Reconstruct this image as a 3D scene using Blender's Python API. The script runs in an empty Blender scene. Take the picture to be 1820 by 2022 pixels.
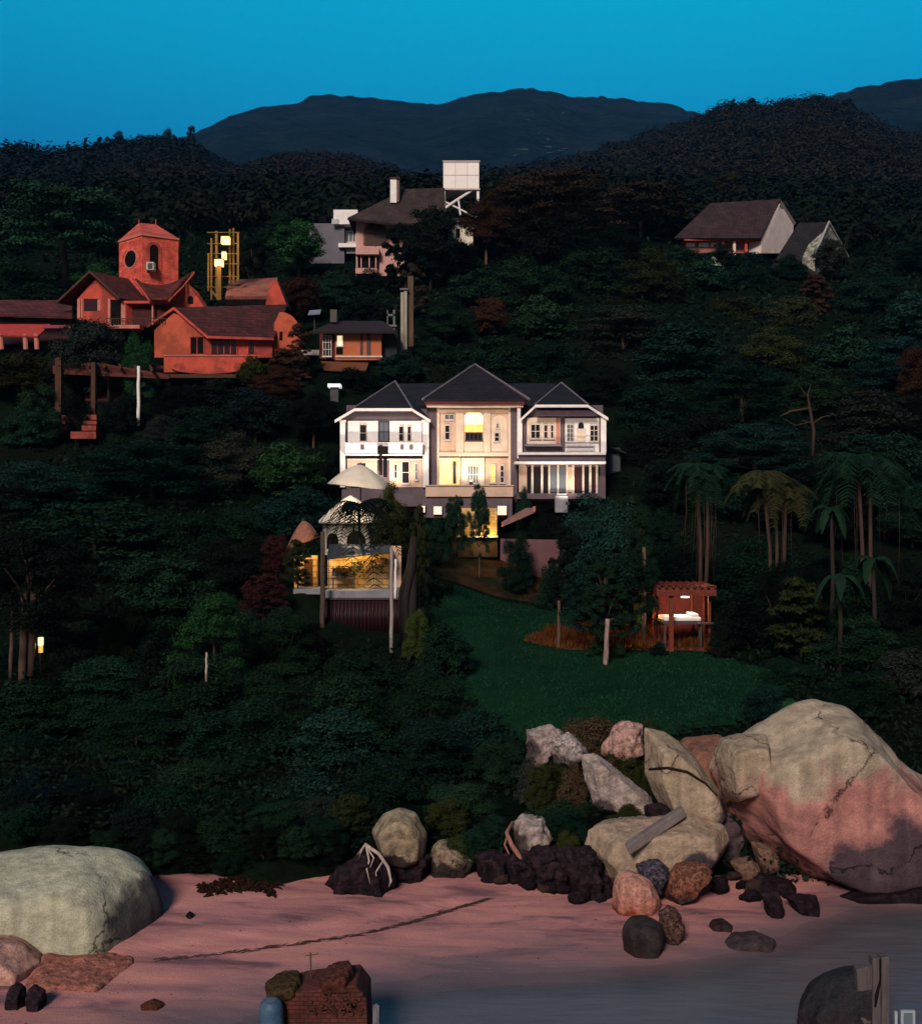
import bpy, math, random
import numpy as np
from mathutils import Vector, Matrix, noise

scene = bpy.context.scene
COL = scene.collection
random.seed(7)
R = math.radians
# camera constants: H eye height; F, CX, CY the lens in units of a 1820 x 2022 frame
H, F, CX, CY = 10.0, 2442.0, 910.0, 1011.0

def P(vx, vy, d):
    return Vector(((vx - CX) / F * d, d, H - (vy - CY) / F * d))

def PX(vx, d): return (vx - CX) / F * d
def PZ(vy, d): return H - (vy - CY) / F * d

# ------------------------------------------------------------------ materials
def _n(nt, t, **kw):
    n = nt.nodes.new(t)
    for k, v in kw.items():
        setattr(n, k, v)
    return n

def newmat(name):
    m = bpy.data.materials.new(name)
    m.use_nodes = True
    nt = m.node_tree
    b = nt.nodes['Principled BSDF']
    return m, nt, b

def pm(name, c1, c2=None, scale=2.0, rough=.85, bump=.3, bscale=None, spec=.25, stretch=(1, 1, 1),
       c3=None, scale3=.4, lo=.35, hi=.65, dist=.03, metal=0.):
    """painted / stone like surface: two mottled colours, an optional third in large patches, and fine relief"""
    m, nt, b = newmat(name)
    L = nt.links.new
    b.inputs['Roughness'].default_value = rough
    b.inputs['Specular IOR Level'].default_value = spec
    b.inputs['Metallic'].default_value = metal
    tc = _n(nt, 'ShaderNodeTexCoord')
    mp = _n(nt, 'ShaderNodeMapping')
    mp.inputs['Scale'].default_value = stretch
    L(tc.outputs['Object'], mp.inputs['Vector'])
    no = _n(nt, 'ShaderNodeTexNoise')
    no.inputs['Scale'].default_value = scale
    no.inputs['Detail'].default_value = 8
    no.inputs['Roughness'].default_value = .65
    L(mp.outputs[0], no.inputs['Vector'])
    cr = _n(nt, 'ShaderNodeValToRGB')
    cr.color_ramp.elements[0].position = lo
    cr.color_ramp.elements[1].position = hi
    c2 = c2 or tuple(x * .72 for x in c1)
    cr.color_ramp.elements[0].color = (*c2, 1)
    cr.color_ramp.elements[1].color = (*c1, 1)
    L(no.outputs['Fac'], cr.inputs['Fac'])
    out = cr.outputs['Color']
    if c3:
        n3 = _n(nt, 'ShaderNodeTexNoise')
        n3.inputs['Scale'].default_value = scale3
        n3.inputs['Detail'].default_value = 6
        n3.inputs['Roughness'].default_value = .6
        L(mp.outputs[0], n3.inputs['Vector'])
        r3 = _n(nt, 'ShaderNodeValToRGB')
        r3.color_ramp.elements[0].position = .48
        r3.color_ramp.elements[1].position = .56
        L(n3.outputs['Fac'], r3.inputs['Fac'])
        mx = _n(nt, 'ShaderNodeMix', data_type='RGBA')
        L(r3.outputs['Color'], mx.inputs['Factor'])
        L(out, mx.inputs['A'])
        mx.inputs['B'].default_value = (*c3, 1)
        out = mx.outputs['Result']
    L(out, b.inputs['Base Color'])
    if bump:
        nb = _n(nt, 'ShaderNodeTexNoise')
        nb.inputs['Scale'].default_value = bscale or scale * 6
        nb.inputs['Detail'].default_value = 6
        L(mp.outputs[0], nb.inputs['Vector'])
        bp = _n(nt, 'ShaderNodeBump')
        bp.inputs['Strength'].default_value = bump
        bp.inputs['Distance'].default_value = dist
        L(nb.outputs['Fac'], bp.inputs['Height'])
        L(bp.outputs[0], b.inputs['Normal'])
    return m

def tiles(name, c1, c2, course=3.0, rough=.7, wob=.6):
    """roof tiles: horizontal courses and staggered joints with colour changes tile by tile"""
    m, nt, b = newmat(name)
    L = nt.links.new
    b.inputs['Roughness'].default_value = rough
    b.inputs['Specular IOR Level'].default_value = .3
    tc = _n(nt, 'ShaderNodeTexCoord')
    sp = _n(nt, 'ShaderNodeSeparateXYZ')
    L(tc.outputs['Object'], sp.inputs[0])
    ad = _n(nt, 'ShaderNodeMath', operation='ADD')
    L(sp.outputs['X'], ad.inputs[0]); L(sp.outputs['Y'], ad.inputs[1])
    nz = _n(nt, 'ShaderNodeTexNoise')
    nz.inputs['Scale'].default_value = 1.2
    L(tc.outputs['Object'], nz.inputs['Vector'])
    mz = _n(nt, 'ShaderNodeMath', operation='MULTIPLY_ADD')
    mz.inputs[1].default_value = .12 * wob
    L(nz.outputs['Fac'], mz.inputs[0]); L(sp.outputs['Z'], mz.inputs[2])
    cb = _n(nt, 'ShaderNodeCombineXYZ')
    L(ad.outputs[0], cb.inputs['X']); L(mz.outputs[0], cb.inputs['Y'])
    br = _n(nt, 'ShaderNodeTexBrick')
    br.inputs['Scale'].default_value = course
    br.inputs['Brick Width'].default_value = .9
    br.inputs['Row Height'].default_value = .45
    br.inputs['Mortar Size'].default_value = .035
    br.inputs['Mortar Smooth'].default_value = .4
    br.inputs['Color1'].default_value = (*c1, 1)
    br.inputs['Color2'].default_value = (*c2, 1)
    br.inputs['Mortar'].default_value = tuple(x * .35 for x in c2) + (1,)
    L(cb.outputs[0], br.inputs['Vector'])
    n2 = _n(nt, 'ShaderNodeTexNoise')
    n2.inputs['Scale'].default_value = .7
    n2.inputs['Detail'].default_value = 5
    L(tc.outputs['Object'], n2.inputs['Vector'])
    mr = _n(nt, 'ShaderNodeMapRange')
    mr.inputs['From Min'].default_value = .3; mr.inputs['From Max'].default_value = .7
    mr.inputs['To Min'].default_value = .55; mr.inputs['To Max'].default_value = 1.25
    L(n2.outputs['Fac'], mr.inputs['Value'])
    mx = _n(nt, 'ShaderNodeMix', data_type='RGBA', blend_type='MULTIPLY')
    mx.inputs['Factor'].default_value = 1
    L(br.outputs['Color'], mx.inputs['A']); L(mr.outputs[0], mx.inputs['B'])
    L(mx.outputs['Result'], b.inputs['Base Color'])
    bp = _n(nt, 'ShaderNodeBump', invert=True)
    bp.inputs['Strength'].default_value = .7
    bp.inputs['Distance'].default_value = .05
    L(br.outputs['Fac'], bp.inputs['Height'])
    L(bp.outputs[0], b.inputs['Normal'])
    return m

def bricks(name, c1, c2, mortar, scale=2.2, rough=.9, vert=True):
    m, nt, b = newmat(name)
    L = nt.links.new
    b.inputs['Roughness'].default_value = rough
    b.inputs['Specular IOR Level'].default_value = .15
    tc = _n(nt, 'ShaderNodeTexCoord')
    sp = _n(nt, 'ShaderNodeSeparateXYZ')
    L(tc.outputs['Object'], sp.inputs[0])
    ad = _n(nt, 'ShaderNodeMath', operation='ADD')
    L(sp.outputs['X'], ad.inputs[0]); L(sp.outputs['Y'], ad.inputs[1])
    cb = _n(nt, 'ShaderNodeCombineXYZ')
    L(ad.outputs[0], cb.inputs['X']); L(sp.outputs['Z'], cb.inputs['Y'])
    br = _n(nt, 'ShaderNodeTexBrick')
    br.inputs['Scale'].default_value = scale
    br.inputs['Mortar Size'].default_value = .03
    br.inputs['Mortar Smooth'].default_value = .3
    br.inputs['Color1'].default_value = (*c1, 1)
    br.inputs['Color2'].default_value = (*c2, 1)
    br.inputs['Mortar'].default_value = (*mortar, 1)
    L(cb.outputs[0], br.inputs['Vector'])
    n2 = _n(nt, 'ShaderNodeTexNoise')
    n2.inputs['Scale'].default_value = 1.6
    n2.inputs['Detail'].default_value = 7
    L(tc.outputs['Object'], n2.inputs['Vector'])
    mr = _n(nt, 'ShaderNodeMapRange')
    mr.inputs['From Min'].default_value = .3; mr.inputs['From Max'].default_value = .7
    mr.inputs['To Min'].default_value = .5; mr.inputs['To Max'].default_value = 1.2
    L(n2.outputs['Fac'], mr.inputs['Value'])
    mx = _n(nt, 'ShaderNodeMix', data_type='RGBA', blend_type='MULTIPLY')
    mx.inputs['Factor'].default_value = 1
    L(br.outputs['Color'], mx.inputs['A']); L(mr.outputs[0], mx.inputs['B'])
    L(mx.outputs['Result'], b.inputs['Base Color'])
    bp = _n(nt, 'ShaderNodeBump', invert=True)
    bp.inputs['Strength'].default_value = .6
    bp.inputs['Distance'].default_value = .04
    L(br.outputs['Fac'], bp.inputs['Height'])
    L(bp.outputs[0], b.inputs['Normal'])
    return m

def glow(name, col, strength, col2=None):
    """a lamp, a lit window or a wall panel made to glow: gives off light, a little unevenly"""
    m, nt, b = newmat(name)
    L = nt.links.new
    tc = _n(nt, 'ShaderNodeTexCoord')
    no = _n(nt, 'ShaderNodeTexNoise')
    no.inputs['Scale'].default_value = 1.1
    no.inputs['Detail'].default_value = 3
    L(tc.outputs['Object'], no.inputs['Vector'])
    cr = _n(nt, 'ShaderNodeValToRGB')
    cr.color_ramp.elements[0].position = .35
    cr.color_ramp.elements[1].position = .65
    cr.color_ramp.elements[0].color = (*(col2 or tuple(x * .7 for x in col)), 1)
    cr.color_ramp.elements[1].color = (*col, 1)
    L(no.outputs['Fac'], cr.inputs['Fac'])
    L(cr.outputs['Color'], b.inputs['Base Color'])
    L(cr.outputs['Color'], b.inputs['Emission Color'])
    b.inputs['Emission Strength'].default_value = strength
    b.inputs['Roughness'].default_value = .3
    return m

def glassy(name, col, rough=.08, spec=.5):
    m, nt, b = newmat(name)
    b.inputs['Base Color'].default_value = (*col, 1)
    b.inputs['Roughness'].default_value = rough
    b.inputs['Specular IOR Level'].default_value = spec
    return m

def foliage_mat():
    m, nt, b = newmat('foliage')
    L = nt.links.new
    b.inputs['Roughness'].default_value = .7
    b.inputs['Specular IOR Level'].default_value = .03
    oi = _n(nt, 'ShaderNodeObjectInfo')
    ge = _n(nt, 'ShaderNodeNewGeometry')
    mr = _n(nt, 'ShaderNodeMapRange')
    mr.inputs['To Min'].default_value = .6; mr.inputs['To Max'].default_value = 1.45
    L(ge.outputs['Random Per Island'], mr.inputs['Value'])
    tc = _n(nt, 'ShaderNodeTexCoord')
    no = _n(nt, 'ShaderNodeTexNoise')
    no.inputs['Scale'].default_value = .55
    no.inputs['Detail'].default_value = 4
    L(tc.outputs['Object'], no.inputs['Vector'])
    m2 = _n(nt, 'ShaderNodeMapRange')
    m2.inputs['From Min'].default_value = .3; m2.inputs['From Max'].default_value = .7
    m2.inputs['To Min'].default_value = .6; m2.inputs['To Max'].default_value = 1.35
    L(no.outputs['Fac'], m2.inputs['Value'])
    mu = _n(nt, 'ShaderNodeMath', operation='MULTIPLY')
    L(mr.outputs[0], mu.inputs[0]); L(m2.outputs[0], mu.inputs[1])
    hs = _n(nt, 'ShaderNodeHueSaturation')
    hr = _n(nt, 'ShaderNodeMapRange')
    hr.inputs['To Min'].default_value = .475; hr.inputs['To Max'].default_value = .525
    L(ge.outputs['Random Per Island'], hr.inputs['Value'])
    L(hr.outputs[0], hs.inputs['Hue']); L(mu.outputs[0], hs.inputs['Value'])
    L(oi.outputs['Color'], hs.inputs['Color'])
    L(hs.outputs['Color'], b.inputs['Base Color'])
    return m

# ------------------------------------------------------------------ objects
def tag(o, label=None, cat=None, group=None, kind=None):
    if label: o['label'] = label
    if cat: o['category'] = cat
    if group: o['group'] = group
    if kind: o['kind'] = kind
    return o

def thing(name, label, cat, loc, group=None, rz=0):
    o = bpy.data.objects.new(name, None)
    o.empty_display_size = .3
    o.location = loc
    o.rotation_euler = (0, 0, rz)
    COL.objects.link(o)
    return tag(o, label, cat, group)

def root_of(o):
    while o.parent: o = o.parent
    return o

def link_mesh(name, verts, faces, mat, parent=None, loc=None, smooth=False):
    """verts are world points; children are stored relative to their thing's base"""
    me = bpy.data.meshes.new(name)
    org = Vector((0, 0, 0))
    if parent is not None: org = Vector(root_of(parent).location)
    elif loc is not None: org = Vector(loc)
    if isinstance(verts, np.ndarray):
        v = (verts - np.array(org)).tolist()
        f = faces.tolist() if isinstance(faces, np.ndarray) else faces
    else:
        v = [(Vector(p) - org)[:] for p in verts]
        f = faces
    me.from_pydata(v, [], f)
    if smooth:
        me.polygons.foreach_set('use_smooth', [True] * len(me.polygons))
    me.update()
    if mat: me.materials.append(mat)
    o = bpy.data.objects.new(name, me)
    COL.objects.link(o)
    if parent is not None: o.parent = parent
    else: o.location = org
    return o

class MB:
    """collects boxes, prisms, slabs and tubes in world space; build() links them as ONE mesh object"""
    def __init__(s): s.v, s.f = [], []
    def add(s, vs, fs):
        k = len(s.v)
        s.v += [Vector(p) for p in vs]
        s.f += [tuple(i + k for i in f) for f in fs]
        return s
    def box(s, x0, x1, y0, y1, z0, z1):
        return s.add([(x0, y0, z0), (x1, y0, z0), (x1, y1, z0), (x0, y1, z0), (x0, y0, z1), (x1, y0, z1), (x1, y1, z1), (x0, y1, z1)],
                     [(0, 3, 2, 1), (4, 5, 6, 7), (0, 1, 5, 4), (1, 2, 6, 5), (2, 3, 7, 6), (3, 0, 4, 7)])
    def vbox(s, vx0, vx1, vy0, vy1, d, depth):
        return s.box(PX(vx0, d), PX(vx1, d), d, d + depth, PZ(vy1, d), PZ(vy0, d))
    def prism(s, pts, off):
        """polygon (world points) extruded by the vector off"""
        n = len(pts); off = Vector(off)
        vs = [Vector(p) for p in pts] + [Vector(p) + off for p in pts]
        fs = [tuple(range(n)), tuple(range(2 * n - 1, n - 1, -1))]
        fs += [(i, i + n, (i + 1) % n + n, (i + 1) % n) for i in range(n)]
        return s.add(vs, fs)
    def vpoly(s, pts, d, depth):
        return s.prism([P(x, y, d) for x, y in pts], (0, depth, 0))
    def slab(s, pts, t):
        pts = [Vector(p) for p in pts]
        nn = (pts[1] - pts[0]).cross(pts[2] - pts[0]).normalized()
        if nn.z < 0: nn = -nn
        return s.prism(pts, -nn * t)
    def tube(s, pts, rad, n=8, cap=True):
        pts = [Vector(p) for p in pts]
        if not hasattr(rad, '__len__'): rad = [rad] * len(pts)
        vs, fs = [], []
        up = Vector((.31, .17, .93))
        for i, p in enumerate(pts):
            t = (pts[min(i + 1, len(pts) - 1)] - pts[max(i - 1, 0)]).normalized()
            a = t.cross(up)
            if a.length < 1e-3: a = t.cross(Vector((1, 0, 0)))
            a.normalize(); b = t.cross(a)
            for k in range(n):
                q = 2 * math.pi * k / n
                vs.append(p + (a * math.cos(q) + b * math.sin(q)) * rad[i])
        for i in range(len(pts) - 1):
            for k in range(n):
                fs.append((i * n + k, i * n + (k + 1) % n, (i + 1) * n + (k + 1) % n, (i + 1) * n + k))
        if cap:
            fs.append(tuple(range(n - 1, -1, -1)))
            fs.append(tuple(range((len(pts) - 1) * n, len(pts) * n)))
        return s.add(vs, fs)
    def build(s, name, mat, parent=None, loc=None, smooth=False, bevel=0):
        o = link_mesh(name, s.v, s.f, mat, parent, loc, smooth)
        if bevel:
            b = o.modifiers.new('bevel', 'BEVEL'); b.width = bevel; b.segments = 2
        return o

def copy_tree(o, parent=None):
    c = o.copy(); COL.objects.link(c)
    if parent is not None: c.parent = parent
    for ch in list(o.children):
        copy_tree(ch, c)
    return c

def window(root, vx0, vx1, vy0, vy1, d, fmat, gmat, nx=2, ny=2, bar=.05, name='window', arch=0):
    """frame with glazing bars standing 6 cm proud of the wall at depth d, its pane a sub-part"""
    x0, x1, z0, z1 = PX(vx0, d), PX(vx1, d), PZ(vy1, d), PZ(vy0, d)
    m = MB(); f = d - .08
    m.box(x0, x0 + bar * 1.4, f, d, z0, z1); m.box(x1 - bar * 1.4, x1, f, d, z0, z1)
    m.box(x0 + bar * 1.4, x1 - bar * 1.4, f, d, z0, z0 + bar * 1.4)
    m.box(x0 + bar * 1.4, x1 - bar * 1.4, f, d, z1 - bar * 1.4, z1)
    for i in range(1, nx):
        x = x0 + (x1 - x0) * i / nx
        m.box(x - bar / 2, x + bar / 2, f + .02, d, z0 + bar * 1.4, z1 - bar * 1.4)
    for i in range(1, ny):
        z = z0 + (z1 - z0) * i / ny
        m.box(x0 + bar * 1.4, x1 - bar * 1.4, f + .024, d, z - bar / 2, z + bar / 2)
    m.box(x0 - .06, x1 + .06, f - .05, d, z0 - .07, z0 - .002)
    if arch:
        n = 10; cx = (x0 + x1) / 2; r = (x1 - x0) / 2; pts = []
        for i in range(n + 1):
            a = math.pi * i / n
            pts.append((cx + r * math.cos(a), f, z1 + .002 + arch * r * math.sin(a)))
        m.prism(pts, (0, .07, 0))
    o = m.build(name, fmat, root)
    MB().box(x0 + .03, x1 - .03, d - .035, d + .012, z0 + .03, z1 - .03).build('pane', gmat, o)
    return o

def hole(root, vx0, vx1, vy0, vy1, d, mat, name='opening', arch=False):
    x0, x1, z0, z1 = PX(vx0, d), PX(vx1, d), PZ(vy1, d), PZ(vy0, d)
    if not arch:
        pts = [(x0, d - .03, z0), (x1, d - .03, z0), (x1, d - .03, z1), (x0, d - .03, z1)]
    else:
        r = (x1 - x0) / 2; pts = [(x0, d - .03, z0), (x1, d - .03, z0)]
        for i in range(9):
            a = math.pi * i / 8
            pts.append((x0 + r + r * math.cos(a), d - .03, z1 - r + r * math.sin(a)))
    return MB().prism(pts, (0, .045, 0)).build(name, mat, root)
# ------------------------------------------------------------------ ground
_sh_v = [(-300, 2180), (100, 2110), (500, 2030), (720, 1970), (900, 1942), (1190, 1893), (1340, 1886), (1500, 1840), (1610, 1797), (1680, 1776), (1850, 1772), (2200, 1770)]
_sh = []
for _a, _b in _sh_v:
    _d = F * H / (_b - CY)
    _sh.append((PX(_a, _d), _d))
_shx = np.array([p[0] for p in _sh]); _shy = np.array([p[1] for p in _sh])

def vnoise(x, y, s, seed=0):
    """cheap smooth 2-D value noise, vectorised"""
    def h(i, j):
        n = (i * 374761393 + j * 668265263 + seed * 144665) & 0x7fffffff
        n = ((n ^ (n >> 13)) * 1274126177) & 0x7fffffff
        return ((n ^ (n >> 16)) & 0xffff) / 65535.0
    x = np.asarray(x, float) / s; y = np.asarray(y, float) / s
    i = np.floor(x).astype(np.int64); j = np.floor(y).astype(np.int64)
    fx = x - i; fy = y - j
    fx = fx * fx * (3 - 2 * fx); fy = fy * fy * (3 - 2 * fy)
    return (h(i, j) * (1 - fx) * (1 - fy) + h(i + 1, j) * fx * (1 - fy) + h(i, j + 1) * (1 - fx) * fy + h(i + 1, j + 1) * fx * fy) - .5

def beach_z(x, y):
    x = np.asarray(x, float); y = np.asarray(y, float)
    t = y - np.interp(x, _shx, _shy)
    z = np.where(t < 0, .09 * t, .075 * t)
    z = np.maximum(z, -1.2)
    wr = (np.interp(x, [-9, -7, -2.8, .6, 3], [26.9, 27.3, 29.2, 31.0, 31.6]) - y)     # the tide scarp
    z = z - .10 * (1 / (1 + np.exp(-np.clip(wr * 14, -40, 40)))) * np.clip((3 - x) / 3, 0, 1) + .06
    z = z + .05 * vnoise(x, y * 2.5, 2.2, 3) + .02 * vnoise(x, y * 2, .6, 4) + .008 * vnoise(x, y, .17, 5)
    return z

# control points of the slope: (picture x, picture y, distance)
_ctl = [(0, 1700, 36), (300, 1715, 35), (700, 1715, 33.5), (1000, 1690, 34.5), (1200, 1640, 36), (1500, 1620, 37), (1850, 1600, 38),
        (0, 1480, 48), (500, 1500, 46), (900, 1500, 46), (1300, 1440, 46.6), (1480, 1425, 46.6), (1800, 1400, 50),
        (100, 1340, 58), (400, 1330, 59), (720, 1262, 63), (1100, 1300, 60), (1400, 1290, 61.7), (1700, 1240, 66), (1000, 1195, 79), (1100, 1192, 80),
        (1000, 1120, 86), (860, 1070, 89), (700, 1070, 82), (940, 1062, 90), (1100, 1040, 90), (1200, 990, 91), (720, 985, 91), (930, 1010, 96), (640, 990, 92),
        (600, 1170, 66), (300, 1150, 76), (60, 1160, 76), (450, 1000, 88), (100, 1000, 88), (100, 865, 106), (300, 860, 104), (500, 860, 102), (420, 748, 111), (150, 690, 114), (-200, 720, 112),
        (600, 760, 108), (690, 735, 115), (760, 720, 116), (560, 640, 130), (900, 780, 108), (930, 700, 122), (1100, 740, 112), (1300, 900, 96),
        (1500, 900, 96), (1500, 720, 122), (1750, 900, 98), (1700, 1120, 77), (1850, 1000, 88), (1850, 700, 128), (800, 700, 122),
        (0, 620, 140), (240, 560, 150), (480, 580, 150), (740, 545, 160), (900, 480, 166), (1000, 560, 150), (1200, 560, 150), (1400, 510, 180), (1600, 520, 178), (1850, 560, 170),
        (0, 440, 210), (250, 430, 215), (500, 440, 210), (900, 420, 215), (1200, 400, 230), (1500, 440, 225), (1850, 460, 220),
        (0, 400, 330), (600, 400, 330), (1000, 390, 330), (1850, 400, 330), (-900, 500, 200), (2700, 520, 200), (-700, 1000, 90), (2500, 1000, 90), (-500, 1500, 45), (2400, 1500, 45)]
_cp = np.array([P(*c)[:] for c in _ctl])
_D = np.hypot(_cp[:, None, 0] - _cp[None, :, 0], _cp[:, None, 1] - _cp[None, :, 1])
_A = np.zeros((len(_cp) + 3, len(_cp) + 3))
_A[:-3, :-3] = -_D - np.eye(len(_cp)) * .8
_A[:-3, -3] = 1; _A[:-3, -2:] = _cp[:, :2]; _A[-3, :-3] = 1; _A[-2:, :-3] = _cp[:, :2].T
_W = np.linalg.solve(_A, np.concatenate([_cp[:, 2], [0, 0, 0]]))

def slope_z(x, y):
    x = np.atleast_1d(np.asarray(x, float)); y = np.atleast_1d(np.asarray(y, float))
    out = np.empty(x.size); xf, yf = x.ravel(), y.ravel()
    for a in range(0, x.size, 20000):
        dx = np.hypot(xf[a:a + 20000, None] - _cp[None, :, 0], yf[a:a + 20000, None] - _cp[None, :, 1])
        out[a:a + 20000] = -dx @ _W[:len(_cp)] + _W[-3] + xf[a:a + 20000] * _W[-2] + yf[a:a + 20000] * _W[-1]
    return out.reshape(x.shape)

def hill_z(x, y):
    x = np.atleast_1d(np.asarray(x, float)); y = np.atleast_1d(np.asarray(y, float))
    z = slope_z(x, y) + .35 * vnoise(x, y, 6, 1) * np.clip((y - 36) / 40, 0, 1) + .12 * vnoise(x, y, 1.8, 2)
    z = np.where(y < 42, np.maximum(z, beach_z(x, y) + .35 * np.clip((42 - y) / 6, 0, 1)), z)
    y0 = np.interp(x, [-12, -4, -1, 1, 4, 8, 12], [31.2, 31.2, 32.1, 32.3, 32.2, 33.0, 33.6]) + 1.0 * vnoise(x, y * 0, 1.6, 8) + .4 * vnoise(x, y * 0, .5, 18)
    t = np.clip((y - y0) / 1.5, 0, 1)
    return (z + .45 * np.clip((34.5 - y) / 2, 0, 1)) * t + (beach_z(x, y) - .25) * (1 - t)

def ground(x, y):
    """height of whatever one stands on at x, y"""
    b = float(beach_z(x, y))
    if y < 30.7: return max(b, 0.)
    return max(b if y < 36 else -9, float(hill_z(x, y)[0]))

def grid_mesh(name, xs, ys, zf, mat, kind='structure', smooth=True):
    X, Y = np.meshgrid(xs, ys)
    Z = zf(X, Y)
    nx, ny = len(xs), len(ys)
    v = np.stack([X.ravel(), Y.ravel(), Z.ravel()], 1)
    i = np.arange(nx * ny).reshape(ny, nx)
    f = np.stack([i[:-1, :-1].ravel(), i[:-1, 1:].ravel(), i[1:, 1:].ravel(), i[1:, :-1].ravel()], 1)
    o = link_mesh(name, v, f, mat, smooth=smooth)
    return tag(o, kind=kind)

FOL = foliage_mat()
M_soil = pm('forest floor', (.0055, .0110, .0062), (.0022, .0050, .0030), scale=.8, rough=.95, bump=.8, bscale=3, dist=.15, spec=0, c3=(.0050, .0075, .0050), scale3=.15)

def sand_mat():
    m, nt, b = newmat('pink sand')
    L = nt.links.new
    b.inputs['Specular IOR Level'].default_value = .2
    tc = _n(nt, 'ShaderNodeTexCoord')
    mp = _n(nt, 'ShaderNodeMapping'); mp.inputs['Scale'].default_value = (.35, 1.5, 1); mp.inputs['Rotation'].default_value = (0, 0, R(20))
    L(tc.outputs['Object'], mp.inputs['Vector'])
    n1 = _n(nt, 'ShaderNodeTexNoise'); n1.inputs['Scale'].default_value = .9; n1.inputs['Detail'].default_value = 9; n1.inputs['Roughness'].default_value = .62; n1.inputs['Distortion'].default_value = .6
    L(mp.outputs[0], n1.inputs['Vector'])
    cr = _n(nt, 'ShaderNodeValToRGB')
    e = cr.color_ramp.elements
    e[0].position = .34; e[0].color = (.15, .078, .092, 1)
    e[1].position = .68; e[1].color = (.56, .25, .215, 1)
    k = e.new(.47); k.color = (.40, .178, .178, 1)
    L(n1.outputs['Fac'], cr.inputs['Fac'])
    n2 = _n(nt, 'ShaderNodeTexNoise'); n2.inputs['Scale'].default_value = 38; n2.inputs['Detail'].default_value = 4
    L(tc.outputs['Object'], n2.inputs['Vector'])
    r2 = _n(nt, 'ShaderNodeMapRange'); r2.inputs['From Min'].default_value = .3; r2.inputs['From Max'].default_value = .7; r2.inputs['To Min'].default_value = .78; r2.inputs['To Max'].default_value = 1.18
    L(n2.outputs['Fac'], r2.inputs['Value'])
    mx = _n(nt, 'ShaderNodeMix', data_type='RGBA', blend_type='MULTIPLY'); mx.inputs['Factor'].default_value = 1
    L(cr.outputs['Color'], mx.inputs['A']); L(r2.outputs[0], mx.inputs['B'])
    # wet band by the water: darker and glossier, decided by height above the water
    sp = _n(nt, 'ShaderNodeSeparateXYZ'); L(tc.outputs['Object'], sp.inputs[0])
    nw = _n(nt, 'ShaderNodeTexNoise'); nw.inputs['Scale'].default_value = .7; nw.inputs['Detail'].default_value = 5
    L(mp.outputs[0], nw.inputs['Vector'])
    ad = _n(nt, 'ShaderNodeMath', operation='MULTIPLY_ADD'); ad.inputs[1].default_value = -.22
    L(nw.outputs['Fac'], ad.inputs[0]); L(sp.outputs['Z'], ad.inputs[2])
    rw = _n(nt, 'ShaderNodeMapRange'); rw.inputs['From Min'].default_value = -.10; rw.inputs['From Max'].default_value = .06
    L(ad.outputs[0], rw.inputs['Value'])
    m2 = _n(nt, 'ShaderNodeMix', data_type='RGBA')
    L(rw.outputs[0], m2.inputs['Factor'])
    m2.inputs['A'].default_value = (.165, .110, .122, 1)
    L(mx.outputs['Result'], m2.inputs['B'])
    L(m2.outputs['Result'], b.inputs['Base Color'])
    r3 = _n(nt, 'ShaderNodeMapRange'); r3.inputs['To Min'].default_value = .35; r3.inputs['To Max'].default_value = .9
    L(rw.outputs[0], r3.inputs['Value']); L(r3.outputs[0], b.inputs['Roughness'])
    bp = _n(nt, 'ShaderNodeBump'); bp.inputs['Strength'].default_value = .8; bp.inputs['Distance'].default_value = .07
    a2 = _n(nt, 'ShaderNodeMath', operation='MULTIPLY_ADD'); a2.inputs[1].default_value = .35
    L(n2.outputs['Fac'], a2.inputs[0]); L(n1.outputs['Fac'], a2.inputs[2])
    L(a2.outputs[0], bp.inputs['Height']); L(bp.outputs[0], b.inputs['Normal'])
    return m

def water_mat():
    m, nt, b = newmat('calm grey water')
    L = nt.links.new
    tc = _n(nt, 'ShaderNodeTexCoord')
    mp = _n(nt, 'ShaderNodeMapping'); mp.inputs['Scale'].default_value = (.5, 1.6, 1)
    L(tc.outputs['Object'], mp.inputs['Vector'])
    n1 = _n(nt, 'ShaderNodeTexNoise'); n1.inputs['Scale'].default_value = .35; n1.inputs['Detail'].default_value = 5
    L(mp.outputs[0], n1.inputs['Vector'])
    cr = _n(nt, 'ShaderNodeValToRGB')
    cr.color_ramp.elements[0].position = .3; cr.color_ramp.elements[0].color = (.066, .070, .090, 1)
    cr.color_ramp.elements[1].position = .7; cr.color_ramp.elements[1].color = (.108, .100, .112, 1)
    L(n1.outputs['Fac'], cr.inputs['Fac']); L(cr.outputs['Color'], b.inputs['Base Color'])
    b.inputs['Roughness'].default_value = .36
    b.inputs['Specular IOR Level'].default_value = .28
    n2 = _n(nt, 'ShaderNodeTexNoise'); n2.inputs['Scale'].default_value = 2.2; n2.inputs['Detail'].default_value = 6
    L(mp.outputs[0], n2.inputs['Vector'])
    bp = _n(nt, 'ShaderNodeBump'); bp.inputs['Strength'].default_value = .5; bp.inputs['Distance'].default_value = .06
    L(n2.outputs['Fac'], bp.inputs['Height']); L(bp.outputs[0], b.inputs['Normal'])
    at = _n(nt, 'ShaderNodeAttribute', attribute_name='depth')          # clear where it is only centimetres deep
    ma = _n(nt, 'ShaderNodeMath', operation='MULTIPLY_ADD'); ma.inputs[1].default_value = .10
    L(n1.outputs['Fac'], ma.inputs[0]); L(at.outputs['Fac'], ma.inputs[2])
    ra = _n(nt, 'ShaderNodeMapRange', interpolation_type='SMOOTHSTEP'); ra.inputs['From Min'].default_value = .045; ra.inputs['From Max'].default_value = .20
    ra.inputs['To Min'].default_value = .12; ra.inputs['To Max'].default_value = 1
    L(ma.outputs[0], ra.inputs['Value']); L(ra.outputs[0], b.inputs['Alpha'])
    return m

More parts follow.
